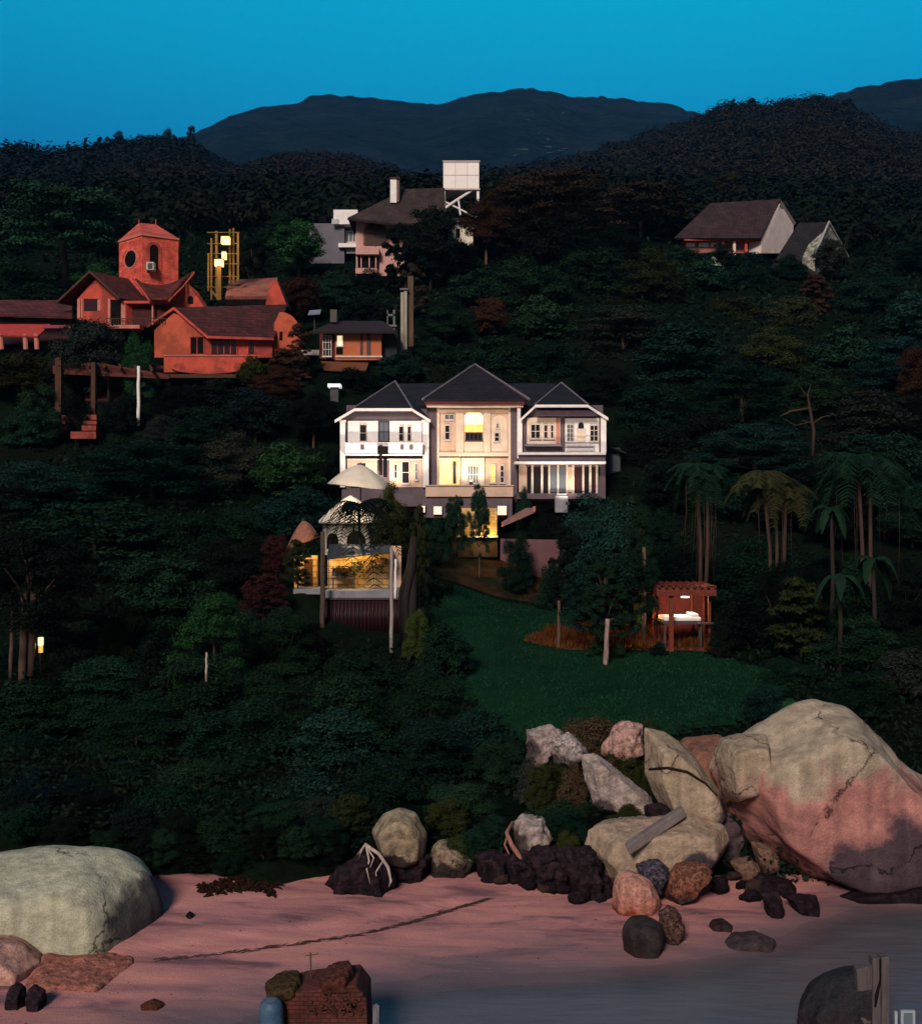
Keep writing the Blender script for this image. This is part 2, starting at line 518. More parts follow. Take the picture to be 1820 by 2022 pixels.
M_sand = sand_mat()
beach = grid_mesh('beach', np.arange(-24, 24.01, .12), np.arange(17.5, 36.5, .10), beach_z, M_sand)
water = grid_mesh('water', np.concatenate([np.linspace(-900, -26, 16), np.arange(-24, 24.01, .25), np.linspace(26, 900, 16)]), np.concatenate([np.linspace(-800, 16, 16), np.arange(17.6, 33.3, .2)]), lambda x, y: x * 0 + 0.0, water_mat())
_wv = np.array([v.co[:] for v in water.data.vertices])
water.data.attributes.new('depth', 'FLOAT', 'POINT').data.foreach_set('value', np.where(np.abs(_wv[:, 0]) < 24.5, np.where(_wv[:, 1] > 17.5, -beach_z(_wv[:, 0], _wv[:, 1]), 1), 1).astype(np.float32))
_hx = np.concatenate([np.linspace(-420, -75, 40), np.arange(-74, 74.1, .9), np.linspace(75, 420, 40)])
_hy = np.concatenate([np.arange(30.7, 120, .8), np.linspace(121, 345, 90)])
hillside = grid_mesh('hillside', _hx, _hy, hill_z, M_soil)

# ------------------------------------------------------------------ lawn and bank, sheets on the slope
def in_poly(px, py, poly):
    r = False; n = len(poly)
    for i in range(n):
        x0, y0 = poly[i]; x1, y1 = poly[(i + 1) % n]
        if (y0 > py) != (y1 > py) and px < (x1 - x0) * (py - y0) / (y1 - y0) + x0: r = not r
    return r

def sheet(name, poly, step, off, mat, kind='structure'):
    """a patch of ground inside a world polygon, lying off metres above the slope"""
    xs = [p[0] for p in poly]; ys = [p[1] for p in poly]
    gx = np.arange(min(xs) - step, max(xs) + step, step); gy = np.arange(min(ys) - step, max(ys) + step, step)
    X, Y = np.meshgrid(gx, gy); Z = hill_z(X, Y) + off
    nx, ny = len(gx), len(gy); fs = []
    for j in range(ny - 1):
        for i in range(nx - 1):
            if in_poly(gx[i] + step / 2, gy[j] + step / 2, poly):
                a = j * nx + i; fs.append((a, a + 1, a + nx + 1, a + nx))
    used = sorted({k for f in fs for k in f}); mp = {k: n for n, k in enumerate(used)}
    V = np.stack([X.ravel(), Y.ravel(), Z.ravel()], 1)[used]
    return tag(link_mesh(name, V, [tuple(mp[k] for k in f) for f in fs], mat, smooth=True), kind=kind)

M_lawn = pm('mown lawn', (.0070, .030, .0160), (.0042, .0205, .0105), scale=.5, rough=.9, bump=.5, bscale=14, dist=.04, spec=0, c3=(.0065, .030, .013), scale3=.12)
M_bank = pm('brown bank', (.050, .027, .013), (.020, .012, .008), scale=.6, rough=.95, bump=.8, bscale=3, dist=.12, spec=0, c3=(.012, .014, .008), scale3=.25)
_lp = [(900, 1188, 80), (1110, 1186, 80), (1150, 1230, 70), (1420, 1290, 61), (1560, 1330, 56), (1530, 1425, 46.8), (1300, 1440, 45.5), (1040, 1420, 47), (900, 1330, 55), (850, 1240, 68)]
lawn = sheet('lawn', [(PX(a, d), d) for a, b, d in _lp], .6, .05, M_lawn)
_bp = [(800, 1180, 80.4), (1110, 1180, 80.6), (1110, 1120, 86), (1000, 1060, 89.5), (830, 1060, 89.5)]
bank = sheet('bank', [(PX(a, d), d) for a, b, d in _bp], .6, .05, M_bank)
_op = [(1034, 1272, 64), (1080, 1236, 68), (1180, 1216, 70), (1260, 1212, 70), (1410, 1222, 66), (1420, 1282, 62), (1240, 1280, 62.4), (1120, 1282, 62)]
M_path = pm('rust earth', (.17, .050, .016), (.07, .022, .009), scale=1.2, rough=.95, bump=.7, bscale=8, dist=.06, c3=(.02, .018, .008), scale3=.5)
terrace_ground = sheet('path', [(PX(a, d), d) for a, b, d in _op], .4, .09, M_path)

# ------------------------------------------------------------------ far hills
def hill_mesh(name, ridge, d, fall, foot, mat, rough=1., n=260, seed=0, back=900, drop=0):
    """a hill whose crest follows ridge [(picture x, picture y)] at distance d; its face rises evenly from the sight line `foot` to the crest"""
    rv = np.array([a for a, b in ridge], float); rs = np.array([(CY - b - drop) / F for a, b in ridge])
    sb = (CY - foot) / F
    xs = np.linspace(PX(rv[0], d), PX(rv[-1], d), n)
    ts = np.concatenate([np.linspace(0, 1, 90), 1 + np.linspace(.02, 1, 20) * back / fall])
    def zf(X, Y):
        t = (Y - (d - fall)) / fall
        c = np.interp(CX + X / np.maximum(Y, d - fall) * F, rv, rs)
        g = np.clip(t, 0, 1) ** .8
        z = H + np.minimum(Y, d) * (sb + (c - sb) * g)
        z = np.where(t > 1, z - (t - 1) ** 1.2 * fall * .35, z)
        amp = rough * np.clip(np.sin(np.clip(t, 0, 1) * math.pi), .05, 1)
        z += amp * (.050 * vnoise(X + Y * .35, Y * .35, fall * .30, seed) + .028 * vnoise(X - Y * .3, Y * .5, fall * .12, seed + 1) + .012 * vnoise(X, Y, fall * .05, seed + 2)) * fall
        z += rough * fall * .004 * vnoise(X, Y, fall * .014, seed + 4)
        return z
    o = grid_mesh(name, xs, (d - fall) + ts * fall, zf, mat)
    return o, zf, (np.array([PX(a, d) for a in rv]), None)

M_far = pm('distant wooded slope', (.0125, .0190, .0190), (.0010, .0022, .0030), scale=.012, rough=1, bump=1., bscale=.05, dist=14, spec=0, stretch=(1, 1, 2.5), lo=.3, hi=.75)
M_mid = pm('wooded slope', (.006, .007, .005), (.002, .003, .0025), scale=.05, rough=1, bump=1., bscale=.12, dist=4, spec=0)
mountain, zf_m, _ = hill_mesh('mountain', [(-600, 330), (0, 330), (200, 315), (330, 285), (400, 258), (450, 232), (520, 210), (580, 203), (605, 192), (635, 186), (700, 190), (800, 203), (870, 204), (900, 193), (930, 183), (1030, 174), (1060, 175), (1090, 182), (1150, 192), (1200, 190), (1280, 197), (1340, 210), (1390, 228), (1500, 270), (2400, 330)],
                        2600, 1500, 400, M_far, 2.0, 420, 11)
mountain2, _, _ = hill_mesh('mountain', [(1300, 330), (1450, 270), (1560, 215), (1640, 190), (1720, 166), (1820, 152), (1950, 145), (2200, 170), (2600, 260)],
                        2100, 1200, 400, M_far, 2.0, 260, 23)
ridge_l, zf_l, rl = hill_mesh('hills', [(-600, 300), (-100, 300), (0, 300), (60, 300), (80, 322), (110, 308), (170, 298), (230, 275), (290, 272), (330, 268), (380, 276), (410, 300), (440, 312), (500, 300), (560, 278), (640, 272), (700, 280), (760, 300), (830, 340), (900, 360), (1000, 380)],
                         640, 290, 410, M_mid, .9, 240, 31, 300, 52)
ridge_r, zf_r, rr = hill_mesh('hills', [(820, 380), (1000, 340), (1150, 310), (1260, 275), (1340, 250), (1390, 230), (1420, 216), (1480, 205), (1500, 214), (1540, 210), (1600, 196), (1660, 202), (1700, 226), (1740, 250), (1780, 266), (1830, 262), (1950, 250), (2500, 330)],
                         700, 350, 410, M_mid, 1.0, 280, 41, 300, 22)
ridge_s, zf_s, rs = hill_mesh('hills', [(1180, 400), (1300, 350), (1400, 320), (1480, 300), (1560, 262), (1640, 246), (1700, 262), (1760, 290), (1830, 320), (2000, 330), (2300, 400)],
                         480, 130, 420, M_mid, .9, 200, 51, 200, 26)
# ------------------------------------------------------------------ the villa
M_white = pm('white paint', (.80, .77, .76), (.66, .63, .63), scale=1.5, rough=.75, bump=.15, bscale=20, dist=.01)
M_cream = pm('cream paint', (.74, .62, .50), (.60, .48, .37), scale=1.2, rough=.75, bump=.15, bscale=20, dist=.01)
M_peach = pm('peach render', (.60, .43, .33), (.47, .33, .25), scale=1.0, rough=.8, bump=.2, bscale=18, dist=.01)
M_mauve = pm('mauve grey render', (.125, .095, .112), (.090, .068, .085), scale=1.0, rough=.85, bump=.2, bscale=18, dist=.01)
M_slate = tiles('slate roof', (.0175, .0115, .0180), (.0105, .0075, .0125), 2.0, .75, .1)
M_trim = pm('pale roof trim', (.17, .15, .18), (.10, .09, .115), scale=2, rough=.7, bump=.1)
M_maroon = pm('maroon fascia', (.10, .018, .022), None, scale=2, rough=.7)
M_dark = glassy('dark glass', (.010, .009, .012), .12, .4)
M_darkred = glassy('dark red glass', (.035, .012, .014), .2, .4)
M_bluegl = glassy('grey blue glass', (.10, .12, .15), .15)
M_void = pm('dark interior', (.012, .010, .010), (.006, .005, .005), rough=1, bump=0, spec=0)
M_frame = pm('window paint', (.62, .54, .48), None, scale=3, rough=.6, bump=.1)
M_framed = pm('dark window paint', (.06, .045, .05), None, scale=3, rough=.6, bump=.1)
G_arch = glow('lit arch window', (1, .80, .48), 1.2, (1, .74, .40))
G_amber = glow('amber room and panel glow', (1, .58, .16), .62, (.9, .46, .10))
G_wall_glow = glow('wall glow', (1, .70, .36), .78, (.95, .56, .22))
M_step = pm('white step', (.26, .26, .30), None, scale=3, rough=.7)

villa = thing('villa', 'large white and mauve villa with slate hipped roofs and a glowing tall centre bay', 'villa', P(930, 1016, 96))
dW, dC, dR = 90.5, 91.0, 92.6
MB().vbox(684, 1190, 800, 1030, dR, 8.6).build('wall', M_mauve, villa)
MB().vpoly([(675, 829), (700, 809), (812, 809), (845, 829), (845, 1000), (675, 1000)], dW, dR - dW - .004).build('wall', M_mauve, villa)
MB().vpoly([(1033, 827), (1058, 802), (1159, 802), (1195, 824), (1195, 990), (1033, 990)], dW, dR - dW - .004).build('wall', M_mauve, villa)
bay = MB().vbox(862.8, 1007, 806, 958, dC, dR - dC - .004).build('bay', M_peach, villa)
for a, b in ((846.8, 862.2), (1008.3, 1021.2)):
    MB().vbox(a, b, 806, 1000, 90.8, 1.78).build('wall', M_mauve, villa)
# left wing
for a, b in ((671.5, 681.5), (834.5, 846.5)):
    MB().vbox(a, b, 829, 962, dW - .28, .276).vbox(a - 1.5, b + 1.5, 829, 834, dW - .34, .06).build('pilaster', M_white, villa)
for a, b in ((687, 746.5), (769.2, 833)):
    MB().vbox(a, b, 831, 873.4, dW - .10, .097).build('panel', M_white, villa, bevel=.02)
window(villa, 747.6, 768, 832, 873, dW - .03, M_framed, M_bluegl, 2, 2, .05)
for a, b, t in ((709.8, 724.6, 838), (787, 797.5, 841.5), (803.8, 812, 841.5)):
    window(villa, a, b, t, 872, dW - .10, M_frame, M_dark, 1, 2, .035, arch=.25)
bal = MB().vbox(681.6, 834.4, 876, 896.5, dW - .75, .16).vbox(680, 836, 873.6, 876, dW - .80, .26).vbox(681.6, 834.4, 896.6, 899, dW - .85, .848).build('balcony', M_white, villa, bevel=.015)
m = MB()
for x in (712, 748, 790, 808):
    m.vbox(x, x + 7, 878, 888, dW - .80, .046)
m.build('balcony_panel', M_mauve, bal)
MB().vbox(682, 834, 899.2, 905, dW - .14, .138).build('band', M_void, villa)
for a, b in ((686, 744.5), (769, 833.5)):
    MB().vbox(a, b, 905.4, 962, dW - .09, .087).build('panel', M_peach, villa)
MB().vbox(686, 833.5, 906, 908.6, dW - .16, .068).build('string_course', M_white, villa)
MB().vbox(749, 754.5, 884, 938, dW - .9, .2).vbox(757, 764, 905.4, 942, dW - .3, .2).vbox(745.5, 766, 881, 897, dW - 1.0, .2).build('dark_post', M_void, villa)
window(villa, 706, 722, 915, 926, dW - .09, M_framed, M_dark, 1, 1, .03)
for a, b, t, q in ((778, 784.5, 916, 945), (793, 808.5, 911, 955), (819, 825, 915, 948)):
    window(villa, a, b, t, q, dW - .09, M_frame, M_dark if a != 819 else M_bluegl, 1, 2, .035, arch=.2)
# right wing
MB().vbox(1021.5, 1031, 826, 893, dW - .28, .276).build('pilaster', M_white, villa)
MB().vbox(1186, 1196.5, 824, 893, dW - .28, .276).build('pilaster', M_white, villa)
MB().vbox(1040, 1106, 824.5, 877, dW - .10, .097).build('panel', M_cream, villa, bevel=.02)
MB().vbox(1115.5, 1182.5, 825.6, 892.6, dW - .10, .097).build('panel', M_white, villa, bevel=.02)
M_pinkr = pm('pink reveal', (.55, .22, .18), None, scale=2)
MB().vbox(1097.5, 1104.5, 826, 875, dW - .16, .058).build('pilaster_strip', M_pinkr, villa)
window(villa, 1046.7, 1067, 837, 866.5, dW - .10, M_frame, M_dark, 2, 2, .05, arch=.1)
window(villa, 1072.3, 1081.9, 838, 866.5, dW - .10, M_frame, M_darkred, 1, 2, .05)
window(villa, 1085.6, 1093.5, 838, 866.5, dW - .10, M_frame, M_darkred, 1, 2, .05)
window(villa, 1118, 1132.6, 837.6, 872, dW - .10, M_frame, M_bluegl, 2, 4, .04)
hole(villa, 1141, 1152, 834, 846, dW - .10, M_dark, 'arch_window', True)
MB().vbox(1138, 1155, 848, 873, dW - .18, .077).build('door', M_cream, villa)
window(villa, 1163.6, 1180.8, 839, 872, dW - .10, M_frame, M_dark, 2, 3, .045)
m = MB()
m.vbox(1115.5, 1172, 873.5, 875.5, dW - .55, .05); m.vbox(1115.5, 1172, 883, 884.5, dW - .55, .05)
for i in range(24):
    x = 1116 + i * 2.4
    m.vbox(x, x + .7, 875.5, 883, dW - .54, .03)
m.vbox(1036, 1108, 877.4, 881, dW - .6, .497)
m.build('balcony_rail', M_trim, villa)
MB().vbox(1022, 1196, 893, 898, dW - .8, .796).build('cornice', M_white, villa, bevel=.02)
MB().vbox(1024, 1195, 898.1, 911, dW - .5, .496).build('band', M_mauve, villa)
MB().vbox(1016, 1196, 911.1, 916, dW - 1.5, 1.496).build('canopy', M_white, villa, bevel=.02)
MB().vbox(1024, 1040, 916.2, 972, dW - .10, .097).build('panel', M_peach, villa)
m = MB()
for a, b in ((1048.6, 1053), (1067.6, 1072), (1082.2, 1085.8), (1099.8, 1103.2), (1117.4, 1121), (1129, 1133.4), (1149.4, 1153), (1162.8, 1167.4), (1176, 1180)):
    m.vbox(a, b, 918, 974, dW - .30, .296)
m.build('glazing_post', M_frame, villa)
for a, b, g in ((1040.5, 1048.4, M_dark), (1053.2, 1067.4, M_dark), (1072.2, 1082, M_dark), (1086, 1099.6, M_bluegl), (1103.4, 1117.2, M_bluegl), (1121.2, 1128.8, M_peach), (1133.6, 1149.2, M_darkred), (1153.2, 1162.6, M_dark), (1167.6, 1175.8, M_darkred)):
    MB().vbox(a, b, 922, 972, dW - .12, .117).build('glass_door', g, villa)
MB().vbox(1040, 1194, 916.2, 921.8, dW - .2, .197).build('lintel', M_mauve, villa)
MB().vbox(1020, 1195, 974, 985, dW - 1.3, 1.29).build('plinth', M_mauve, villa)
MB().vbox(1096, 1121, 979, 1012, dW - 2.0, .69).vbox(1098, 1119, 974.5, 979, dW - 1.65, .34).build('entrance_step', M_step, villa, bevel=.02)
# centre bay
m = MB()
for a, b, t, q in ((862.4, 867, 806, 958), (1003.4, 1008, 806, 958), (867.2, 1003.2, 893.5, 901)):
    m.vbox(a, b, t, q, dC - .14, .137)
for a, b in ((900, 915), (955, 968)):
    m.vbox(a, b, 815, 893.3, dC - .09, .087)
m.vbox(867.2, 1003.2, 809, 814.6, dC - .12, .117)
m.build('bay_frame', M_cream, bay)
MB().vbox(866, 1004, 901.1, 903.4, dC - .10, .097).build('band', M_void, villa)
n = 12; pts = [(917, 838), (953.4, 838)]
for i in range(n + 1):
    a = math.pi * i / n
    pts.append((935.2 + 18.2 * math.cos(a), 824 - 12 * math.sin(a)))
MB().vpoly(pts, dC - .05, .048).build('arch_window', G_arch, bay)
MB().vbox(917, 953.4, 838.2, 853.4, dC - .06, .057).build('glow_panel', G_amber, bay)  # solid panel made to emit; its amber lamplight is put in as glow
window(villa, 918.5, 952, 854, 870, dC, M_framed, M_dark, 4, 1, .05)
MB().vbox(917, 953.4, 871.8, 893, dC - .06, .057).build('bay_panel', M_cream, bay)
window(villa, 877, 897, 817.5, 829, dC, M_frame, M_bluegl, 2, 1, .04)
for a, b, t, q in ((877.6, 888.6, 839, 868.6), (979, 985, 836, 846), (975.5, 986, 854, 872)):
    window(villa, a, b, t, q, dC, M_frame, M_dark, 1, 2, .04, arch=.3)
pts = [(970, 893), (1001, 893)]
for i in range(n + 1):
    a = math.pi * i / n; pts.append((985.5 + 15.5 * math.cos(a), 832 - 12 * math.sin(a)))
inner = [(985.5 + (x - 985.5) * .84, 893 if y > 890 else 832 + (y - 832) * .82) for x, y in pts]
MB().vpoly(pts, dC - .03, .028).build('arch_panel', M_cream, bay)
MB().vbox(867.4, 907, 904, 957, dC - .05, .048).build('glow_wall', G_wall_glow, bay)  # wall section emits by itself; the lamplight on it is put in as glow
MB().vbox(894, 900.5, 911, 955, dC - .11, .058).build('door', M_framed, villa)
MB().vbox(911, 956.5, 904, 957.6, dC - .12, .117).build('bay_panel', M_cream, bay)
window(villa, 922, 945.5, 919, 955, dC - .12, M_frame, M_bluegl, 4, 2, .05)
for a, b in ((966.6, 979), (986.5, 995.5)):
    window(villa, a, b, 918, 954, dC, M_frame, G_amber if a < 970 else M_dark, 1, 3, .05, arch=.3)
MB().vbox(1021, 1027.5, 803.5, 905, dC - .6, .3).build('column', M_white, villa)
ter = MB().vbox(840, 1013, 960, 981, 88.4, .3).vbox(838.6, 1014.4, 957.6, 960, 88.3, .5).build('terrace_parapet', M_peach, villa, bevel=.02)
MB().vbox(841, 1012, 967, 990, 88.72, 2.2).build('terrace_floor', M_mauve, villa)
MB().vbox(836, 1011, 981.4, 1022, 88.6, .6).build('plinth', M_mauve, villa)
for a, b in ((895, 897), (925, 927)):
    MB().vbox(866, 1004, 956, 957.4, 88.5, .05)
# roofs
def hip_wing(pk, cl, cr, el, er, d0, dpk, dbk, name='roof'):
    zp = PZ(pk[1], dpk); xp = PX(pk[0], dpk)
    A, B = P(*cl, d0), P(*cr, d0); E, G = P(*el, d0), P(*er, d0)
    top = Vector((xp, dpk, zp)); bk = Vector((xp, dbk, zp))
    m = MB()
    m.slab([A, B, top], .16)
    m.slab([E, A, top], .16); m.slab([E, top, bk], .16); m.slab([E, bk, Vector((E.x, dbk, E.z))], .16)
    m.slab([B, G, top], .16); m.slab([G, bk, top], .16); m.slab([G, Vector((G.x, dbk, G.z)), bk], .16)
    r = m.build(name, M_slate, villa)
    t = MB()
    for a, b in ((A, top), (B, top)):
        t.tube([a + Vector((0, 0, .05)), b + Vector((0, 0, .06))], .07, 6)
    t.build('ridge_cap', M_trim, r)
    s = MB()
    for a, b in ((cl, cr), (el, cl), (cr, er)):
        s.prism([P(a[0], a[1], d0 - .03), P(b[0], b[1], d0 - .03), P(b[0], b[1] + 5.5, d0 - .03), P(a[0], a[1] + 5.5, d0 - .03)], (0, .2, 0))
    s.build('bargeboard', M_white, r)
    return r
hip_wing((780, 754), (700, 806), (813, 806), (661, 829), (850, 829), dW - .55, 95.5, 101.6)
hip_wing((1108, 757), (1057, 799), (1160, 799), (1028, 826), (1200.5, 824.5), dW - .55, 95.5, 101.6)
M_skirt = pm('purple tin', (.095, .060, .080), (.06, .04, .06), scale=3, rough=.6)
MB().slab([P(1055, 820, dW - .9), P(1178, 820, dW - .9), P(1170, 807, dW + .0), P(1062, 807, dW + .0)], .08).build('roof_skirt', M_skirt, villa)
E1, E2 = P(837, 789, 90.0), P(1042, 789, 90.0)
ap = P(937.7, 720, 96.0)
B1 = Vector((E1.x, 102, E1.z)); B2 = Vector((E2.x, 102, E2.z))
m = MB(); m.slab([E1, E2, ap], .2); m.slab([E1, ap, B1], .2); m.slab([E2, B2, ap], .2); m.slab([B1, ap, B2], .2)
cr_ = m.build('roof', M_slate, villa)
t = MB()
t.tube([E1 + Vector((-.1, -.05, .02)), ap + Vector((0, 0, .05))], [.085, .06], 6); t.tube([E2 + Vector((.1, -.05, .02)), ap + Vector((0, 0, .05))], [.10, .07], 6)
t.build('ridge_cap', M_trim, cr_)
MB().vbox(838.5, 1036, 793, 798.5, 90.05, 2.2).build('fascia', M_maroon, cr_)
MB().vbox(842, 1033, 798.6, 804, 90.25, 2.2).build('cornice', M_cream, cr_, bevel=.03)
rb = MB()
z0, z1 = PZ(801, 92.4), PZ(757, 97)
xl, xr = PX(785, 95), PX(1100, 95)
rb.slab([(xl, 92.4, z0), (xr, 92.4, z0), (xr, 97, z1), (xl, 97, z1)], .15)
rb.slab([(xl, 97.01, z1), (xr, 97.01, z1), (xr, 102, z0), (xl, 102, z0)], .15)
rb.build('roof', M_slate, villa)
# annex at the right end
an = MB().vbox(1196.5, 1225, 884, 985, 95, 4).build('annex', pm('blue grey render', (.05, .065, .095), None, scale=1.5), villa)
MB().vbox(1209, 1222, 897, 931, 94.96, .036).build('window', M_bluegl, an)
MB().slab([P(1190, 876, 94.3), P(1236, 893, 94.3), P(1236, 893, 94.3) + Vector((0, 5, 0)), P(1190, 876, 94.3) + Vector((0, 5, 0))], .12).build('annex_roof', M_slate, an)
# ------------------------------------------------------------------ red house
M_red = bricks('red brick', (.78, .125, .085), (.66, .10, .07), (.36, .07, .055), 1.6)
M_redr = pm('red render', (.52, .082, .052), (.38, .058, .040), scale=1.2, rough=.9, bump=.3, bscale=12, dist=.02, c3=(.25, .045, .032), scale3=.45)
M_oran = pm('orange render', (.48, .098, .050), (.36, .070, .038), scale=1.0, rough=.9, bump=.3, bscale=12, dist=.02, c3=(.28, .06, .034), scale3=.4)
M_redt = tiles('red roof tile', (.125, .024, .022), (.062, .012, .013), 1.5, .8, 1.0)
M_redt2 = tiles('dark red roof tile', (.085, .018, .019), (.040, .010, .012), 1.5, .8, 1.0)
M_pinkc = pm('pink concrete', (.52, .19, .15), None, scale=2)
M_wood = pm('weathered timber', (.085, .040, .026), (.04, .02, .014), scale=3, rough=.9, stretch=(3, 3, .4))
M_ac = pm('grey metal', (.45, .47, .48), (.3, .32, .33), scale=3, rough=.5)

def rline(root, pts, r, mat, name): return MB().tube(pts, r, 6).build(name, mat, root)

red = thing('red_house', 'red brick house with tiled gable roofs and a faceted lookout tower', 'house', P(300, 720, 118))
# tower: six sided brick shaft with a round opening and an arched one
def tp(vx, d): return Vector((PX(vx, d), d, 0))
plan = [tp(235.5, 118.6), tp(281, 115.6), tp(352.5, 117.6), tp(352.5, 122), tp(300, 124.5), tp(236, 123)]
zt, zb = PZ(467, 117), PZ(600, 117)
tow = MB()
nn = len(plan)
tow.prism([p + Vector((0, 0, zb)) for p in plan], (0, 0, zt - zb))
tower = tow.build('tower', M_red, red)
c = sum(plan, Vector()) / nn
ov = [c + (p - c) * 1.035 for p in plan]
pk1, pk2 = P(275, 440, 119.5), P(308, 443, 121)
m = MB()
zt2 = zt - .12
o_ = [p + Vector((0, 0, zt2)) for p in ov]
m.slab([o_[0], o_[1], pk1], .12); m.slab([o_[1], o_[2], pk1], .12); m.slab([o_[2], pk2, pk1], .12)
m.slab([o_[2], o_[3], pk2], .12); m.slab([o_[3], o_[4], pk2], .12); m.slab([o_[4], o_[5], pk2], .12); m.slab([o_[5], o_[0], pk1], .12); m.slab([o_[5], pk1, pk2], .12)
M_tr = tiles('tower roof tile', (.72, .13, .09), (.52, .09, .06), 1.6, .8, .6)
tr = m.build('tower_roof', M_tr, tower)
m = MB()
for i in range(nn):
    a, b = ov[i], ov[(i + 1) % nn]
    m.prism([a + Vector((0, 0, zt - .22)), b + Vector((0, 0, zt - .22)), b + Vector((0, 0, zt - .06)), a + Vector((0, 0, zt - .06))], (c - (a + b) / 2).normalized() * .2)
m.build('cornice', M_pinkc, tower)
m = MB()   # finials
m.tube([pk1, pk1 + Vector((0, 0, .35))], [.05, .02]); m.tube([pk2, pk2 + Vector((0, 0, .5))], [.06, .02])
m.build('finial', M_red, tr)
def onface(i, u, z):
    a, b = plan[i], plan[i + 1]
    return a + (b - a) * u + Vector((0, 0, z))
nrm = lambda i: (plan[i + 1] - plan[i]).cross(Vector((0, 0, 1))).normalized()
def face_poly(i, cu, cz, ru, rz, n=16, arch=False, off=.02, th=.03):
    L_ = (plan[i + 1] - plan[i]).length; pts = []
    if arch:
        pts = [onface(i, cu - ru / L_, cz - rz), onface(i, cu + ru / L_, cz - rz)]
        for k in range(9):
            a = math.pi * k / 8; pts.append(onface(i, cu + ru / L_ * math.cos(a), cz + rz - ru + ru * math.sin(a)))
    else:
        for k in range(n):
            a = 2 * math.pi * k / n; pts.append(onface(i, cu + ru / L_ * math.cos(a), cz + rz * math.sin(a)))
    N = nrm(0) if i == 0 else nrm(i)
    if N.y > 0: N = -N
    return [p + N * off for p in pts], N * -th
zc = PZ(511, 117)
for nm, mt, k, o2, th in (('round_surround', M_pinkc, 1.18, .05, .05), ('round_opening', M_void, 1.0, .07, .03)):
    p_, o3 = face_poly(0, .52, zc, 1.0 * k, .78 * k, off=o2, th=th); MB().prism(p_, o3).build(nm, mt, tower)
zc2 = PZ(510, 117)
for nm, mt, k, o2, th in (('arch_recess', M_redr, 1.9, .04, .04), ('arch_opening', M_void, 1.0, .065, .03)):
    p_, o3 = face_poly(1, .32, zc2, .40 * k, 1.12 * (1 if k == 1 else 1.22), arch=True, off=o2, th=th); MB().prism(p_, o3).build(nm, mt, tower)
ac = thing('air_conditioner', 'boxy grey air conditioning unit under the arched tower window', 'air conditioner', P(297, 534, 115.3))
acb = MB().vbox(289, 304, 517, 533, 115.1, .75).build('case', M_ac, ac, bevel=.03)
MB().vbox(292, 301.5, 519.5, 531, 115.07, .028).build('grille', M_framed, acb)
MB().vbox(290, 292, 533.2, 537, 115.2, .6).vbox(301, 303, 533.2, 537, 115.2, .6).build('bracket', M_framed, ac)
# upper wing, gable towards front left
ga = dict(a=P(177.5, 534.6, 113.5), l=P(112, 596, 115.6), r=P(236, 588, 111.8))
rd = Vector((.55, .835, 0)) * 11.5
m = MB()
m.slab([ga['a'], ga['r'], ga['r'] + rd * .55, ga['a'] + rd], .16)
m.slab([ga['l'], ga['a'], ga['a'] + rd, ga['l'] + rd], .16)
ur = m.build('roof', M_redt2, red)
m = MB()
for q in ('l', 'r'):
    a, b = ga['a'], ga[q]
    m.prism([a + Vector((0, -.06, .04)), b + Vector((0, -.06, .04)), b + Vector((0, -.06, -.2)), a + Vector((0, -.06, -.2))], (.05, .14, 0))
m.build('bargeboard', M_wood, ur)
inn = Vector((.3, .55, 0))
wl = [P(143, 589, 115.0) + inn, P(177.5, 549, 113.9) + inn, P(226, 586, 112.3) + inn, P(240, 600, 112.0) + inn, P(240, 650, 112.0) + inn, P(143, 628, 115.0) + inn]
MB().prism(wl, (1.0, 1.6, 0)).build('wall', M_redr, red)
def gwin(u0, u1, v0, v1, mat, name, off=.05):
    def q(vx): return 115.0 + (112.0 - 115.0) * (vx - 143) / (240 - 143.)
    pts = [P(u0, v1, q(u0)), P(u1, v1, q(u1)), P(u1, v0, q(u1)), P(u0, v0, q(u0))]
    return MB().prism([p + inn + Vector((-.02, -off, 0)) for p in pts], (.02, off, 0)).build(name, mat, red)
w_ = gwin(157, 185, 588, 612, M_darkred, 'window'); gwin(184, 190, 590, 612, M_pinkc, 'curtain', .08)
gwin(210, 236, 590, 640, M_void, 'loggia')
gwin(204.5, 209.5, 588, 645, M_pinkc, 'pilaster', .1); gwin(144, 150, 589, 626, M_pinkc, 'pilaster', .1); gwin(152, 155, 589, 626, M_pinkc, 'pilaster', .1)
# loggia under the tower
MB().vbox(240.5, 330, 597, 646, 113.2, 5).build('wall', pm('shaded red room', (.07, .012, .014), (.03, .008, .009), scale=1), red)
MB().vbox(241, 332, 594, 599, 112.4, .78).build('fascia', M_redr, red)
MB().vbox(239.5, 248, 599, 641, 112.5, .3).build('pillar', M_pinkc, red)
MB().vbox(300, 303, 599, 641, 112.6, .2).build('pillar', M_pinkc, red)
MB().vbox(206, 276, 641.5, 648.5, 111.6, 1.5).build('balcony_floor', M_pinkc, red)
m = MB()
m.vbox(210, 330, 628, 629.4, 112.2, .06)
for i in range(26): m.vbox(211 + i * 4.6, 212 + i * 4.6, 629.4, 641, 112.2, .04)
m.build('railing', M_wood, red)
